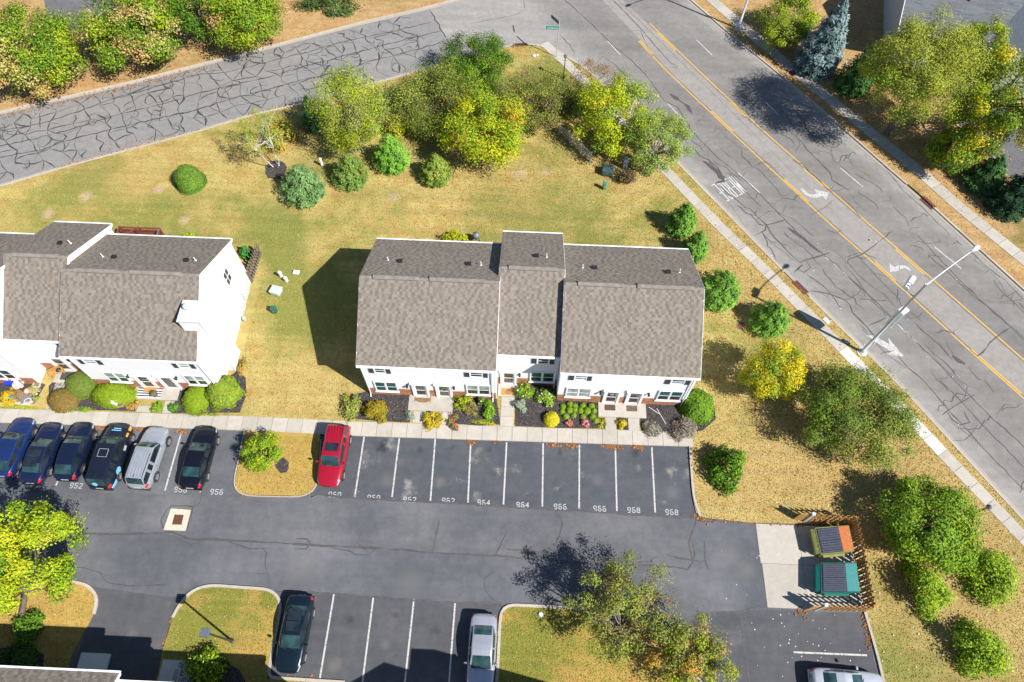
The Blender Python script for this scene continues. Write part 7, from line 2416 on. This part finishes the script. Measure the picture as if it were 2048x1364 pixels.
def cobra(label, x, y, az, top, arm, rise, extras=True):
    t = thing('street_light', label, 'street light', (x, y, 0), R(az), 'tall street lights on the main road')
    mb = MB()
    mb.tube([(0, 0, .1), (0, 0, top)], [.13, .075], 14)
    mb.obj('pole', GALV, t, smooth=True, world=False)
    mb = MB(); mb.lathe([(.42, -.1), (.42, .13), (.4, .14)], 18); mb.obj('footing', CONC2, t, world=False)
    mb = MB(); mb.box(-.24, .24, -.24, .24, .14, .2); mb.lathe([(.2, .2), (.15, .5)], 12); mb.obj('base_plate', GALV, t, world=False)
    mb = MB()
    n = 8
    mb.tube([(arm * i / n, 0, top - .25 + rise * (1 - (1 - i / n) ** 2)) for i in range(n + 1)], [.06 - .025 * i / n for i in range(n + 1)], 10)
    mb.obj('arm', PALEGREY, t, smooth=True, world=False)
    z = top - .25 + rise
    mb = MB()
    v, f = [], []
    for i, (xx, wv, hh) in enumerate(((0, .05, .05), (.12, .1, .08), (.35, .19, .13), (.6, .18, .12), (.75, .1, .06))):
        for k in range(10):
            a = 2 * math.pi * k / 10
            v.append((arm + xx - .05, wv * math.cos(a), z + hh * max(-.5, math.sin(a))))
    for i in range(4):
        for k in range(10): f.append((i * 10 + k, i * 10 + (k + 1) % 10, (i + 1) * 10 + (k + 1) % 10, (i + 1) * 10 + k))
    f += [tuple(range(10)), tuple(range(40, 50))[::-1]]
    mb.add(v, f)
    mb.obj('luminaire', TRIM, t, smooth=True, world=False)
    mb = MB(); mb.lathe([(.1, -.06), (.14, -.02)], 10, (arm + .38, 0, z - .03)); mb.obj('lamp_lens', CLEAR_L, t, world=False)
    if extras:
        mb = MB()
        mb.box(.08, .36, -.9, .1, 5.9, 6.0) if False else None
        rot = Matrix.Translation((.5, -.02, 5.3)) @ Matrix.Rotation(0, 4, 'Z')
        mb.obox(rot, .72, .55, 2.1)
        sb = mb.obj('sign_box', TRIM, t, world=False, bevel=.06)
        mb = MB(); mb.box(.2, .8, -.31, -.297, 4.4, 6.2); mb.obj('sign_face', pm('blue_grey_sign_face', (.16, .22, .3), .4), sb, world=False)
        mb = MB(); mb.tube([(0, 0, 4.5), (.2, 0, 4.5)], .03, 6); mb.tube([(0, 0, 5.7), (.2, 0, 5.7)], .03, 6); mb.obj('bracket', GALV, sb, world=False)
        mb = MB(); mb.tube([(0, 0, 8.6), (-.3, .55, 8.7), (-.3, .85, 9.0)], .05, 8); mb.obj('camera_bracket', PALEGREY, t, world=False)
        mb = MB(); mb.tube([(-.45, .75, 9.1), (.35, 1.0, 9.2)], [.22, .2], 12); mb.tube([(-.1, .85, 9.25), (.5, 1.05, 9.3)], [.25, .24], 12); mb.obj('traffic_camera', TRIM, t, smooth=False, world=False)
        mb = MB(); mb.box(.1, .35, -.22, .02, 1.5, 2.05); mb.tube([(.2, -.1, 2.05), (.2, -.1, 2.5)], .02, 6); mb.obj('control_box', PALEGREY, t, world=False, bevel=.02)
    return t


bx0, top_ = P(1722.8, 705), 10.2
hd = P(1950, 498, 10.7)
jt = P(1871, 552, 10.2)
az_ = math.degrees(math.atan2(hd.y - bx0.y, hd.x - bx0.x))
cobra('tall galvanised street light with a sign box and traffic camera on the near verge', bx0.x, bx0.y, az_, top_, math.hypot(hd.x - bx0.x, hd.y - bx0.y) - .3, .8)
b2 = P(1475.6, 58.6)
cobra('tall street light on the far verge at the top edge, its lamp out of view', b2.x, b2.y, az_ + 180, 10.2, 3.2, .8, False)

# stop sign
b0 = P(1028, 97)
t = thing('stop_sign', 'red stop sign on a thin post at the street corner', 'stop sign', b0)
mb = MB(); mb.tube([b0, b0 + Vector((0, 0, 2.75))], .035, 6); mb.obj('post', GALV, t)
fz = Vector((-.93, -.36, 0)).normalized(); fx = Vector((fz.y * -1, fz.x, 0)); fx = Vector((-fz.y, fz.x, 0))
cc = b0 + Vector((0, 0, 2.45)) + fz * .05
oct_ = [(math.cos(R(22.5 + 45 * i)) * .4, math.sin(R(22.5 + 45 * i)) * .4) for i in range(8)]
for nm, s_, o_, mt in (('border', 1.0, 0, DECAL_W), ('sign_face', .93, .008, pm('sign_red', (.45, .02, .03), .45))):
    mb = MB()
    A = [cc + fx * (a * s_) + Vector((0, 0, b * s_)) + fz * o_ for a, b in oct_]
    B = [p - fz * .012 for p in A]
    mb.add(A + B, [tuple(range(8)), tuple(range(8, 16))[::-1]] + [(i, 8 + i, 8 + (i + 1) % 8, (i + 1) % 8) for i in range(8)])
    pn = mb.obj(nm, mt, t)
for i, ch in enumerate('STOP'):
    g = glyph(ch, cc - fx * .27 + fx * (.14 * i) + Vector((0, 0, -.12)) + fz * .012, fx * .1, Vector((0, 0, .24)), .028)
    g.obj('letter_' + ch.lower(), DECAL_W, pn)

# street name sign
b0 = P(1112.9, 115.8)
t = thing('street_name_sign', 'tall street name sign with two crossed green blades at the corner', 'street sign', b0)
mb = MB(); mb.tube([b0, b0 + Vector((0, 0, 4.4))], .04, 8); mb.obj('pole', GALV, t)
GS = pm('sign_green', (.02, .3, .24), .4)
for nm, z, d, mt in (('name_blade', 3.62, Vector((-1, -.0, 0)), GS), ('name_blade', 4.2, Vector((-.62, .78, 0)), pm('sign_green_back', (.02, .1, .1), .4))):
    d = d.normalized()
    a = b0 + Vector((0, 0, z)) + d * .04
    mb = MB(); mb.bar(a, a + d * 1.25, .025, .36); bl = mb.obj(nm, mt, t)
    if z < 4:
        for i, (u, wv) in enumerate(((.12, .06), (.24, .1), (.36, .08), (.5, .12), (.66, .08), (.8, .1), (.95, .06), (1.05, .08))):
            mb = MB(); p = a + d * (1.2 - u); mb.bar(p + Vector((0, -.02, -.02)), p + d * -wv + Vector((0, -.02, -.02)), .006, .13 - .03 * (i % 3)); mb.obj('lettering', DECAL_W, bl)

# ================================================================== SMALL FIXTURES
def pedestal(label, bx_, tx_, sx, sy, h, mat, name='utility_pedestal', cat='utility box', cap=True, group=None):
    c = P(*bx_, .09)
    t = thing(name, label, cat, c, rnd.uniform(-.3, .3), group)
    mb = MB(); mb.box(-sx / 2, sx / 2, -sy / 2, sy / 2, 0, h); mb.obj('housing', mat, t, world=False, bevel=min(sx, sy) * .2)
    mb = MB(); mb.box(-sx / 2 - .02, sx / 2 + .02, -sy / 2 - .02, sy / 2 + .02, h * .86, h + .03, .8); mb.obj('lid', mat, t, world=False, bevel=.03)
    mb = MB(); mb.box(-.03, .03, -sy / 2 - .012, -sy / 2, h * .5, h * .6); mb.obj('latch', GALV, t, world=False)
    return t


pedestal('pale green square transformer cabinet between the two rows', (554, 585), 0, .95, .8, .55, PALEGREEN, 'transformer_cabinet')
pedestal('upper white utility pedestal beside the pale transformer', (564, 555), 0, .24, .2, .85, TRIM, group='utility pedestals between the rows')
pedestal('lower, shorter white utility pedestal beside the pale transformer', (574, 563), 0, .24, .22, .6, TRIM, group='utility pedestals between the rows')
pedestal('dark green rounded utility pedestal below the pale transformer', (550, 624), 0, .42, .4, .75, GREENBOX)
pedestal('upright green utility pedestal on the lawn below the brown shrub', (1208, 378), 0, .3, .28, .95, pm('teal_pedestal_paint', (.06, .24, .2), .5, var=.15))
pedestal('large dark green transformer under the lemon maple', (1214, 347), 0, 1.1, .9, .8, pm('dark_green_transformer', (.05, .1, .1), .5, var=.2), 'transformer_cabinet')
pedestal('grey utility cabinet on legs beside the dark transformer', (1249, 336), 0, .5, .3, 1.3, pm('grey_cabinet', (.2, .24, .28), .5), 'utility_cabinet')
pedestal('white stone block on the lawn right of the pedestals', (593, 546), 0, .55, .4, .18, pm('white_stone', (.62, .58, .5), .9, var=.15), 'stone_block', 'stone')
pedestal('white marker post between the pines on the lawn', (645, 332), 0, .2, .2, 1.0, TRIM, 'marker_post', 'post')
pedestal('white service post left of the dark spruce across the main road', (1684, 142), 0, .16, .16, 1.1, TRIM, 'marker_post', 'post')
pedestal('pale sign post at the foot of the blue spruce', (1636, 152), 0, .22, .1, .8, PALEGREY, 'marker_post', 'post')
c = P(953, 482, .1)
t = thing('kettle_grill', 'round grey kettle grill behind the centre row gutter', 'grill', c)
mb = MB(); mb.lathe([(.03, .5), (.3, .62), (.34, .85), (.26, 1.05), (.08, 1.12), (.02, 1.16)], 16); mb.obj('kettle', pm('grill_grey', (.16, .17, .18), .4), t, smooth=True, world=False)
for i in range(3):
    a = i * 2.1
    mb = MB(); mb.tube([(math.cos(a) * .12, math.sin(a) * .12, .58), (math.cos(a) * .32, math.sin(a) * .32, 0)], .02, 6); mb.obj('leg', BLACK, t, world=False)
mb = MB(); mb.tube([(-.08, 0, 1.16), (-.05, 0, 1.22), (.05, 0, 1.22), (.08, 0, 1.16)], .012, 6); mb.obj('handle', BLACK, t, world=False)


def manhole(label, x, y, r, z, mat, ring=None):
    c = P(x, y, z)
    t = thing('manhole_cover', label, 'manhole', c, 0, 'manhole covers')
    if ring:
        mb = MB(); mb.lathe([(r * 1.35, -.02), (r * 1.35, .01), (r * 1.05, .012)], 20); mb.obj('collar', ring, t, world=False)
    mb = MB(); mb.lathe([(r, -.01), (r, .016), (.02, .017)], 20); mb.obj('lid', mat, t, world=False)
    for i in range(6):
        mb = MB(); a = i * math.pi / 3; mb.box(math.cos(a) * r * .6 - .02, math.cos(a) * r * .6 + .02, math.sin(a) * r * .6 - .02, math.sin(a) * r * .6 + .02, .017, .024); mb.obj('stud', mat, t, world=False)


IRON = pm('grey_cast_iron', (.09, .085, .085), .7, var=.2)
manhole('grey manhole cover between the second and third stall lines', 802, 925, .33, .006, IRON)
manhole('dark manhole in the lawn below the loose pine', 1482, 652, .3, ZL + .01, RUSTY, pm('bare_soil', (.2, .15, .11), .95, var=.2))
manhole('rust-brown manhole in the far sidewalk below the blue spruce', 1585, 145, .36, .13, RUSTY)
manhole('small valve lid with white paint in the centre turn lane', 1738, 480, .14, .008, IRON, WHITE_N)
for lb, x, y, s_ in (('large concrete handhole lid beside the near curb', 1653, 641, .62), ('small concrete handhole lid beside the street light', 1693, 683, .4)):
    c = P(x, y, ZL + .02)
    t = thing('handhole_lid', lb, 'utility lid', c, R(-54.8), 'handhole lids in the curb strip')
    mb = MB(); mb.box(-s_ / 2, s_ / 2, -s_ * .32, s_ * .32, -.05, .03); mb.obj('lid', CONC2, t, world=False, bevel=.01)
    mb = MB(); mb.box(-.04, .04, -.015, .015, .03, .036); mb.obj('pull_slot', DARKHOLE, t, world=False)

# lot drain
q = PL([(342, 1017), (382, 1020), (371.5, 1062), (327, 1060)])
g = PL([(349, 1029.5), (367.5, 1030.5), (363, 1049), (344, 1048.5)])
c = sum(q, Vector()) / 4
t = thing('lot_drain', 'square rusty lot drain in a pale concrete collar', 'storm drain', c)
for i in range(4):
    mb = MB()
    j = (i + 1) % 4
    A, B, C_, D = [q[i], q[j], g[j], g[i]]
    k = .012
    A, B, C_, D = [p.lerp((q[i] + q[j] + g[i] + g[j]) / 4, k) for p in (A, B, C_, D)]
    mb.add([(p.x, p.y, .02 if n_ < 2 else .004) for n_, p in enumerate((A, B, C_, D))] + [(p.x, p.y, -.02) for p in (A, B, C_, D)], [(0, 1, 2, 3), (3, 2, 1, 0)[::-1] if False else (4, 7, 6, 5), (0, 4, 5, 1), (1, 5, 6, 2), (2, 6, 7, 3), (3, 7, 4, 0)])
    mb.obj('collar_slab', pm('drain_collar_concrete', (.55, .48, .38), .9, var=.1, scale=4), t)
mb = MB(); mb.poly([(p.x, p.y, .005) for p in g][::-1]); mb.obj('pit', DARKHOLE, t)
for i in range(9):
    mb = MB(); u = (i + .5) / 9
    mb.bar(g[0].lerp(g[1], u) + Vector((0, 0, .014)), g[3].lerp(g[2], u) + Vector((0, 0, .014)), .045, .014); mb.obj('grate_bar', RUSTY, t)
for u in (0.01, .33, .66, .99):
    mb = MB(); mb.bar(g[0].lerp(g[3], u) + Vector((0, 0, .018)), g[1].lerp(g[2], u) + Vector((0, 0, .018)), .05, .014); mb.obj('grate_bar', RUSTY, t)

# door mats
def mat_(label, x0, x1, y0, y1, m_, z=.172, name='door_mat', rnd_=False, border=None):
    t = thing(name, label, 'door mat', ((x0 + x1) / 2, (y0 + y1) / 2, z), 0, 'door mats on the porches')
    mb = MB()
    a, b = (x1 - x0) / 2, (y1 - y0) / 2
    if rnd_:
        pts = [(a * math.cos(i * math.pi / 12), b * math.sin(i * math.pi / 12) if math.sin(i * math.pi / 12) < .3 else b * .3) for i in range(24)]
        mb.prism(pts, 0, .02)
    else: mb.box(-a, a, -b, b, 0, .02)
    mb.obj('pile', m_, t, world=False)
    mb = MB()
    for s_ in (-1, 1):
        mb.box(s_ * a * .97 - .02, s_ * a * .97 + .02, -b * .9, b * .9, .02, .026)
    mb.obj('edging', border or m_, t, world=False)
    return t


DKM = pm('dark_brown_mat', (.09, .055, .045), .95, var=.25, scale=12)
TAN = pm('coir_mat', (.4, .22, .07), .95, var=.15, scale=12)
mat_('half-round brown mat at the left unit door', -8.0, -6.75, 22.1, 22.7, pm('brown_coir', (.2, .12, .06), .95, var=.3, scale=9), rnd_=True)
t = mat_('tan coir mat with a ring emblem at the recessed centre door', -1.25, -.2, 23.05, 23.6, TAN)
mb = MB(); n = 20
for rr in (.2,):
    for i in range(n):
        a0, a1 = 2 * math.pi * i / n, 2 * math.pi * (i + 1) / n
        mb.quad((math.cos(a0) * rr, math.sin(a0) * rr, .0235), (math.cos(a1) * rr, math.sin(a1) * rr, .0235), (math.cos(a1) * (rr - .035), math.sin(a1) * (rr - .035), .0235), (math.cos(a0) * (rr - .035), math.sin(a0) * (rr - .035), .0235))
mb.obj('ring_emblem', DKM, t, world=False)
glyph('R', (-.07, -.09, .024), (.13, 0, 0), (0, .18, 0), .025).obj('monogram', DKM, t, world=False)
mat_('dark brown mat at the left door of the right unit', 6.85, 7.65, 22.1, 22.58, DKM)
mat_('brown and black mat at the right door of the right unit', 8.55, 9.35, 22.1, 22.58, pm('brown_black_mat', (.13, .09, .06), .95, var=.45, scale=5))
t = thing('striped_rug', 'black and white striped porch rug at the left row door', 'rug', (-28.75, 21.95, .172))
for i in range(8):
    mb = MB(); mb.box(-.95 + i * .0, .95, -.42 + i * .105, -.42 + (i + 1) * .105 - .004, 0, .012); mb.obj('stripe', BLACK if i % 2 else DECAL_W, t, world=False)
mat_('tan coir mat lying on the striped rug', -29.25, -28.25, 21.98, 22.42, TAN, .186)
mat_('dark mat under the wooden bench on the recessed left row porch', -36.1, -35.1, 22.75, 23.45, pm('charcoal_mat', (.06, .06, .065), .95, var=.2))

# pots, stones and garden things along the left row
def pot(label, x, y, r, h, mat, soil=True, z=.12, plant=None):
    c = P(x, y, z)
    t = thing('flower_pot', label, 'flower pot', c, 0, 'flower pots by the left row')
    mb = MB(); mb.lathe([(r * .7, 0), (r, h * .9), (r * 1.08, h * .9), (r * 1.08, h), (r * .9, h), (r * .86, h * .86)], 16); mb.obj('pot', mat, t, world=False)
    mb = MB(); mb.lathe([(r * .88, h * .84), (r * .88, h * .88), (.02, h * .9)], 12); mb.obj('soil', pm('potting_soil', (.16, .11, .07), .95, var=.3, scale=15), t, world=False)
    if plant:
        n = 160
        d = sph(n); d[:, 2] = np.abs(d[:, 2])
        V, F, K = leaves(d * r * rng.uniform(.6, 1.2, (n, 1)) + np.array([c.x, c.y, c.z + h * .9]), d, .05, pick(plant, n))
        npmesh('plant', V, F, LEAF, t, K)


TERRA = pm('terracotta', (.4, .17, .09), .85, var=.15)
GLZ = pm('dark_glazed_pot', (.06, .06, .1), .4)
pot('large dried-out pot beside the long lime bush', 250, 796, .3, .4, pm('stone_pot', (.25, .2, .18), .8))
pot('round tan pot of dry stems near the sidewalk', 244, 811, .26, .34, pm('tan_pot', (.4, .26, .13), .8))
pot('dark glazed pot at the corner of the striped rug', 311, 791, .24, .42, GLZ, z=.17, plant=[(2, BRN), (1, OL)])
pot('small pot of yellow pansies at the porch step', 276, 807, .16, .2, TERRA, plant=[(3, (.6, .42, .02)), (2, (.12, .05, .12)), (1, G_M)])
pot('terracotta bowl garden on the left patio', 37, 792, .4, .22, TERRA, z=.1, plant=[(2, (.4, .16, .08)), (2, OL2)])
pot('white rimmed planter by the left walk', 77, 772, .28, .3, CONC2, z=.1, plant=None)
shrub('orange autumn mums spilling beside the tan pot', 262, 812, 10, [(3, (.42, .22, .05)), (2, (.3, .16, .05)), (1, OL2)], .6, 500, .06)
shrub('golden yellow mums on the left patio', 14, 796, 20, [(4, (.6, .36, .02)), (2, (.5, .3, .03)), (1, YG)], .5, 1400, .07)
shrub('orange flowering patch behind the golden mums', 22, 782, 12, [(3, (.55, .2, .03)), (2, YG2)], .6, 600, .06)
shrub('pale dry grasses around the white rimmed planter', 68, 776, 17, [(3, TANL), (2, (.4, .36, .2)), (1, OL2)], .5, 700, .1, wisp=.5, name='dry_grass')
shrub('green mound beside the terracotta bowl', 73, 798, 8, [(2, OL2), (1, G_L)], .6, 300, .06)
shrub('low turf edging of the left patio', 30, 814, 14, [(3, OL2), (2, YG)], .25, 700, .06, 3.4, .5)


def simple(label, name, cat, x, y, parts, z=.1, rz=0, group=None):
    c = P(x, y, z)
    t = thing(name, label, cat, c, rz, group)
    for nm, fn, mt in parts:
        mb = MB(); fn(mb); mb.obj(nm, mt, t, world=False)
    return t


BLUE = pm('royal_blue_plastic', (.01, .05, .55), .4)
TEAL = pm('teal_metal', (.02, .25, .32), .4)
simple('royal blue tub against the left row wall', 'plastic_tub', 'tub', 26, 768, [('tub', lambda m_: m_.box(-.4, .4, -.2, .2, 0, .35, 1.1), BLUE), ('lid', lambda m_: m_.box(-.46, .46, -.25, .25, .35, .39), BLUE)])
simple('white oval birdbath dish next to the blue tub', 'birdbath', 'birdbath', 44, 773, [('dish', lambda m_: m_.lathe([(.1, .35), (.42, .45), (.45, .5), (.38, .48), (.05, .42)], 18), CONC2), ('stem', lambda m_: m_.lathe([(.15, 0), (.07, .1), (.08, .36)], 10), CONC2)])
simple('round white stepping plate on the left patio', 'stepping_plate', 'plate', 56, 803, [('plate', lambda m_: m_.lathe([(.26, 0), (.27, .03), (.2, .035), (.02, .03)], 18), TRIM), ('rim', lambda m_: m_.lathe([(.28, .02), (.28, .045), (.24, .045), (.24, .03)], 18), TRIM)])
simple('teal pinwheel ornament on the left patio', 'garden_pinwheel', 'ornament', 41, 801, [('blade', lambda m_: m_.add([(0, 0, .9), (.3, .12, .95), (.12, .3, .85)], [(0, 1, 2)]), TEAL), ('blade', lambda m_: m_.add([(0, 0, .9), (-.3, -.12, .95), (-.12, -.3, .85)], [(0, 1, 2)]), TEAL), ('stake', lambda m_: m_.tube([(0, 0, 0), (0, 0, .9)], .015, 6), BLACK)])
simple('orange and white gnome bowl on the left patio', 'garden_bowl', 'ornament', 56, 783, [('bowl', lambda m_: m_.lathe([(.1, 0), (.26, .14), (.24, .15), (.05, .08)], 14), pm('orange_glaze', (.65, .2, .04), .4)), ('filling', lambda m_: m_.lathe([(.22, .12), (.1, .18), (.02, .2)], 12), TRIM)])
simple('grey slate flagstone in the middle of the left patio', 'flagstone', 'paving', 42, 798, [('stone', lambda m_: m_.prism([(-.9, -.5), (.5, -.6), (.9, .1), (.3, .6), (-.6, .5)], 0, .03), pm('slate', (.18, .17, .17), .9, var=.15)), ('chip', lambda m_: m_.prism([(1.0, -.3), (1.3, -.25), (1.25, .1), (1.05, .12)], 0, .03), pm('slate', (.18, .17, .17), .9))], .11)
for i, (x, y) in enumerate(((4, 758), (23, 762), (43, 764))):
    simple(['rusty shepherd hook at the far left of the patio', 'rusty shepherd hook behind the blue tub', 'rusty shepherd hook beside the birdbath'][i], 'shepherd_hook', 'garden hook', x + 14, y + 12, [('stake', lambda m_: m_.tube([(0, 0, 0), (0, 0, 1.3), (.1, 0, 1.45), (.2, 0, 1.3)], .022, 6), RUSTY), ('bracket', lambda m_: m_.bar((-.08, 0, .2), (.08, 0, .2), .02, .02), RUSTY)], group='shepherd hooks on the left patio')
simple('small wooden bench with a bundle on the recessed left row porch', 'bench', 'bench', 117, 748, [('seat', lambda m_: m_.box(-.55, .55, -.22, .22, .36, .42), pm('honey_wood', (.42, .22, .06), .7, var=.2)), ('backrest', lambda m_: m_.bar((-.5, .2, .6), (.55, .2, .62), .05, .3), pm('honey_wood', (.42, .22, .06), .7)), ('leg', lambda m_: m_.box(-.5, -.42, -.18, .18, 0, .36), pm('honey_wood', (.42, .22, .06), .7)), ('leg', lambda m_: m_.box(.42, .5, -.18, .18, 0, .36), pm('honey_wood', (.42, .22, .06), .7)), ('bundle', lambda m_: m_.lathe([(.16, .42), (.2, .52), (.1, .62), (.02, .64)], 10, (.25, 0, 0)), BLACK)], .17, .5)
STL = ['border stone ' + q for q in ('at the left edge of the photo beside the patio mums', 'second from the left edge along the patio turf', 'in front of the golden mums, left one', 'in front of the golden mums, right one', 'where the mums give way to the slate', 'at the left end of the slate flagstone', 'straight below the teal pinwheel', 'below the slate, left of the white plate', 'directly below the white stepping plate',
       'just right of the white stepping plate', 'left of the patio corner near the walk', 'at the lower right corner of the patio', 'beside the walk, lowest of three going up', 'beside the walk, middle of three going up', 'beside the walk, highest of three going up')]
STN = pm('pink_white_stone', (.55, .42, .34), .9, var=.2)
for i in range(15):
    x, y = 2 + i * 5.1, 808 + math.sin(i * 1.7) * 2 - (0 if i < 12 else (i - 11) * 6)
    c = P(x, y, .1)
    t = thing('border_stone', STL[i], 'stone', c, rnd.random() * 3, 'border stones of the left patio')
    mb = MB(); a = rnd.uniform(.1, .18); mb.lathe([(a * .8, 0), (a, a * .3), (a * .7, a * .7), (.02, a * .8)], 7); mb.obj('stone', STN, t, world=False)
simple('white stone with a lantern by the lime bush', 'garden_stone', 'stone', 227, 806, [('stone', lambda m_: m_.lathe([(.12, 0), (.14, .15), (.08, .3), (.02, .32)], 9), TRIM), ('chip', lambda m_: m_.lathe([(.1, 0), (.11, .1), (.02, .14)], 7, (.25, -.1, 0)), TRIM)], .5)
simple('white plastic pipes lying in the right mulch bed', 'garden_pipe', 'pipe', 1316, 826, [('pipe', lambda m_: m_.tube([(-.7, .45, .03), (.2, -.15, .03)], .022, 6), TRIM), ('pipe', lambda m_: m_.tube([(-.1, .35, .075), (.55, -.9, .03)], .022, 6), TRIM)], .12)
simple('white stones left on the grass at the street corner', 'lawn_stone', 'stone', 1068, 112, [('stone', lambda m_: m_.lathe([(.2, 0), (.24, .07), (.12, .15), (.02, .17)], 8), CONC2), ('chip', lambda m_: m_.lathe([(.14, 0), (.14, .06), (.02, .1)], 7, (.35, .15, 0)), CONC2)], .1)
simple('white drain stub at the tip of the lower tree island', 'drain_stub', 'pipe', 1081, 1229, [('cap', lambda m_: m_.lathe([(.13, 0), (.13, .12), (.1, .14), (.02, .15)], 12), TRIM), ('collar', lambda m_: m_.lathe([(.17, 0), (.17, .03), (.13, .04)], 12), GALV)], .1)
simple('grey splash block at the left porch corner of the lower bed', 'splash_block', 'splash block', 352, 1352, [('block', lambda m_: m_.box(-.25, .25, -.5, .5, 0, .1), CONC2), ('channel', lambda m_: m_.box(-.15, .15, -.45, .4, .1, .115), GUT)], .1)
pads('front_walk', [(-27.95, -26.0, 1.9, 3.3)], .13, CONC2)
pads('front_walk', [(-22.5, -20.3, 1.2, 3.1), (-22.3, -20.4, .2, 1.18)], .13, CONC2)
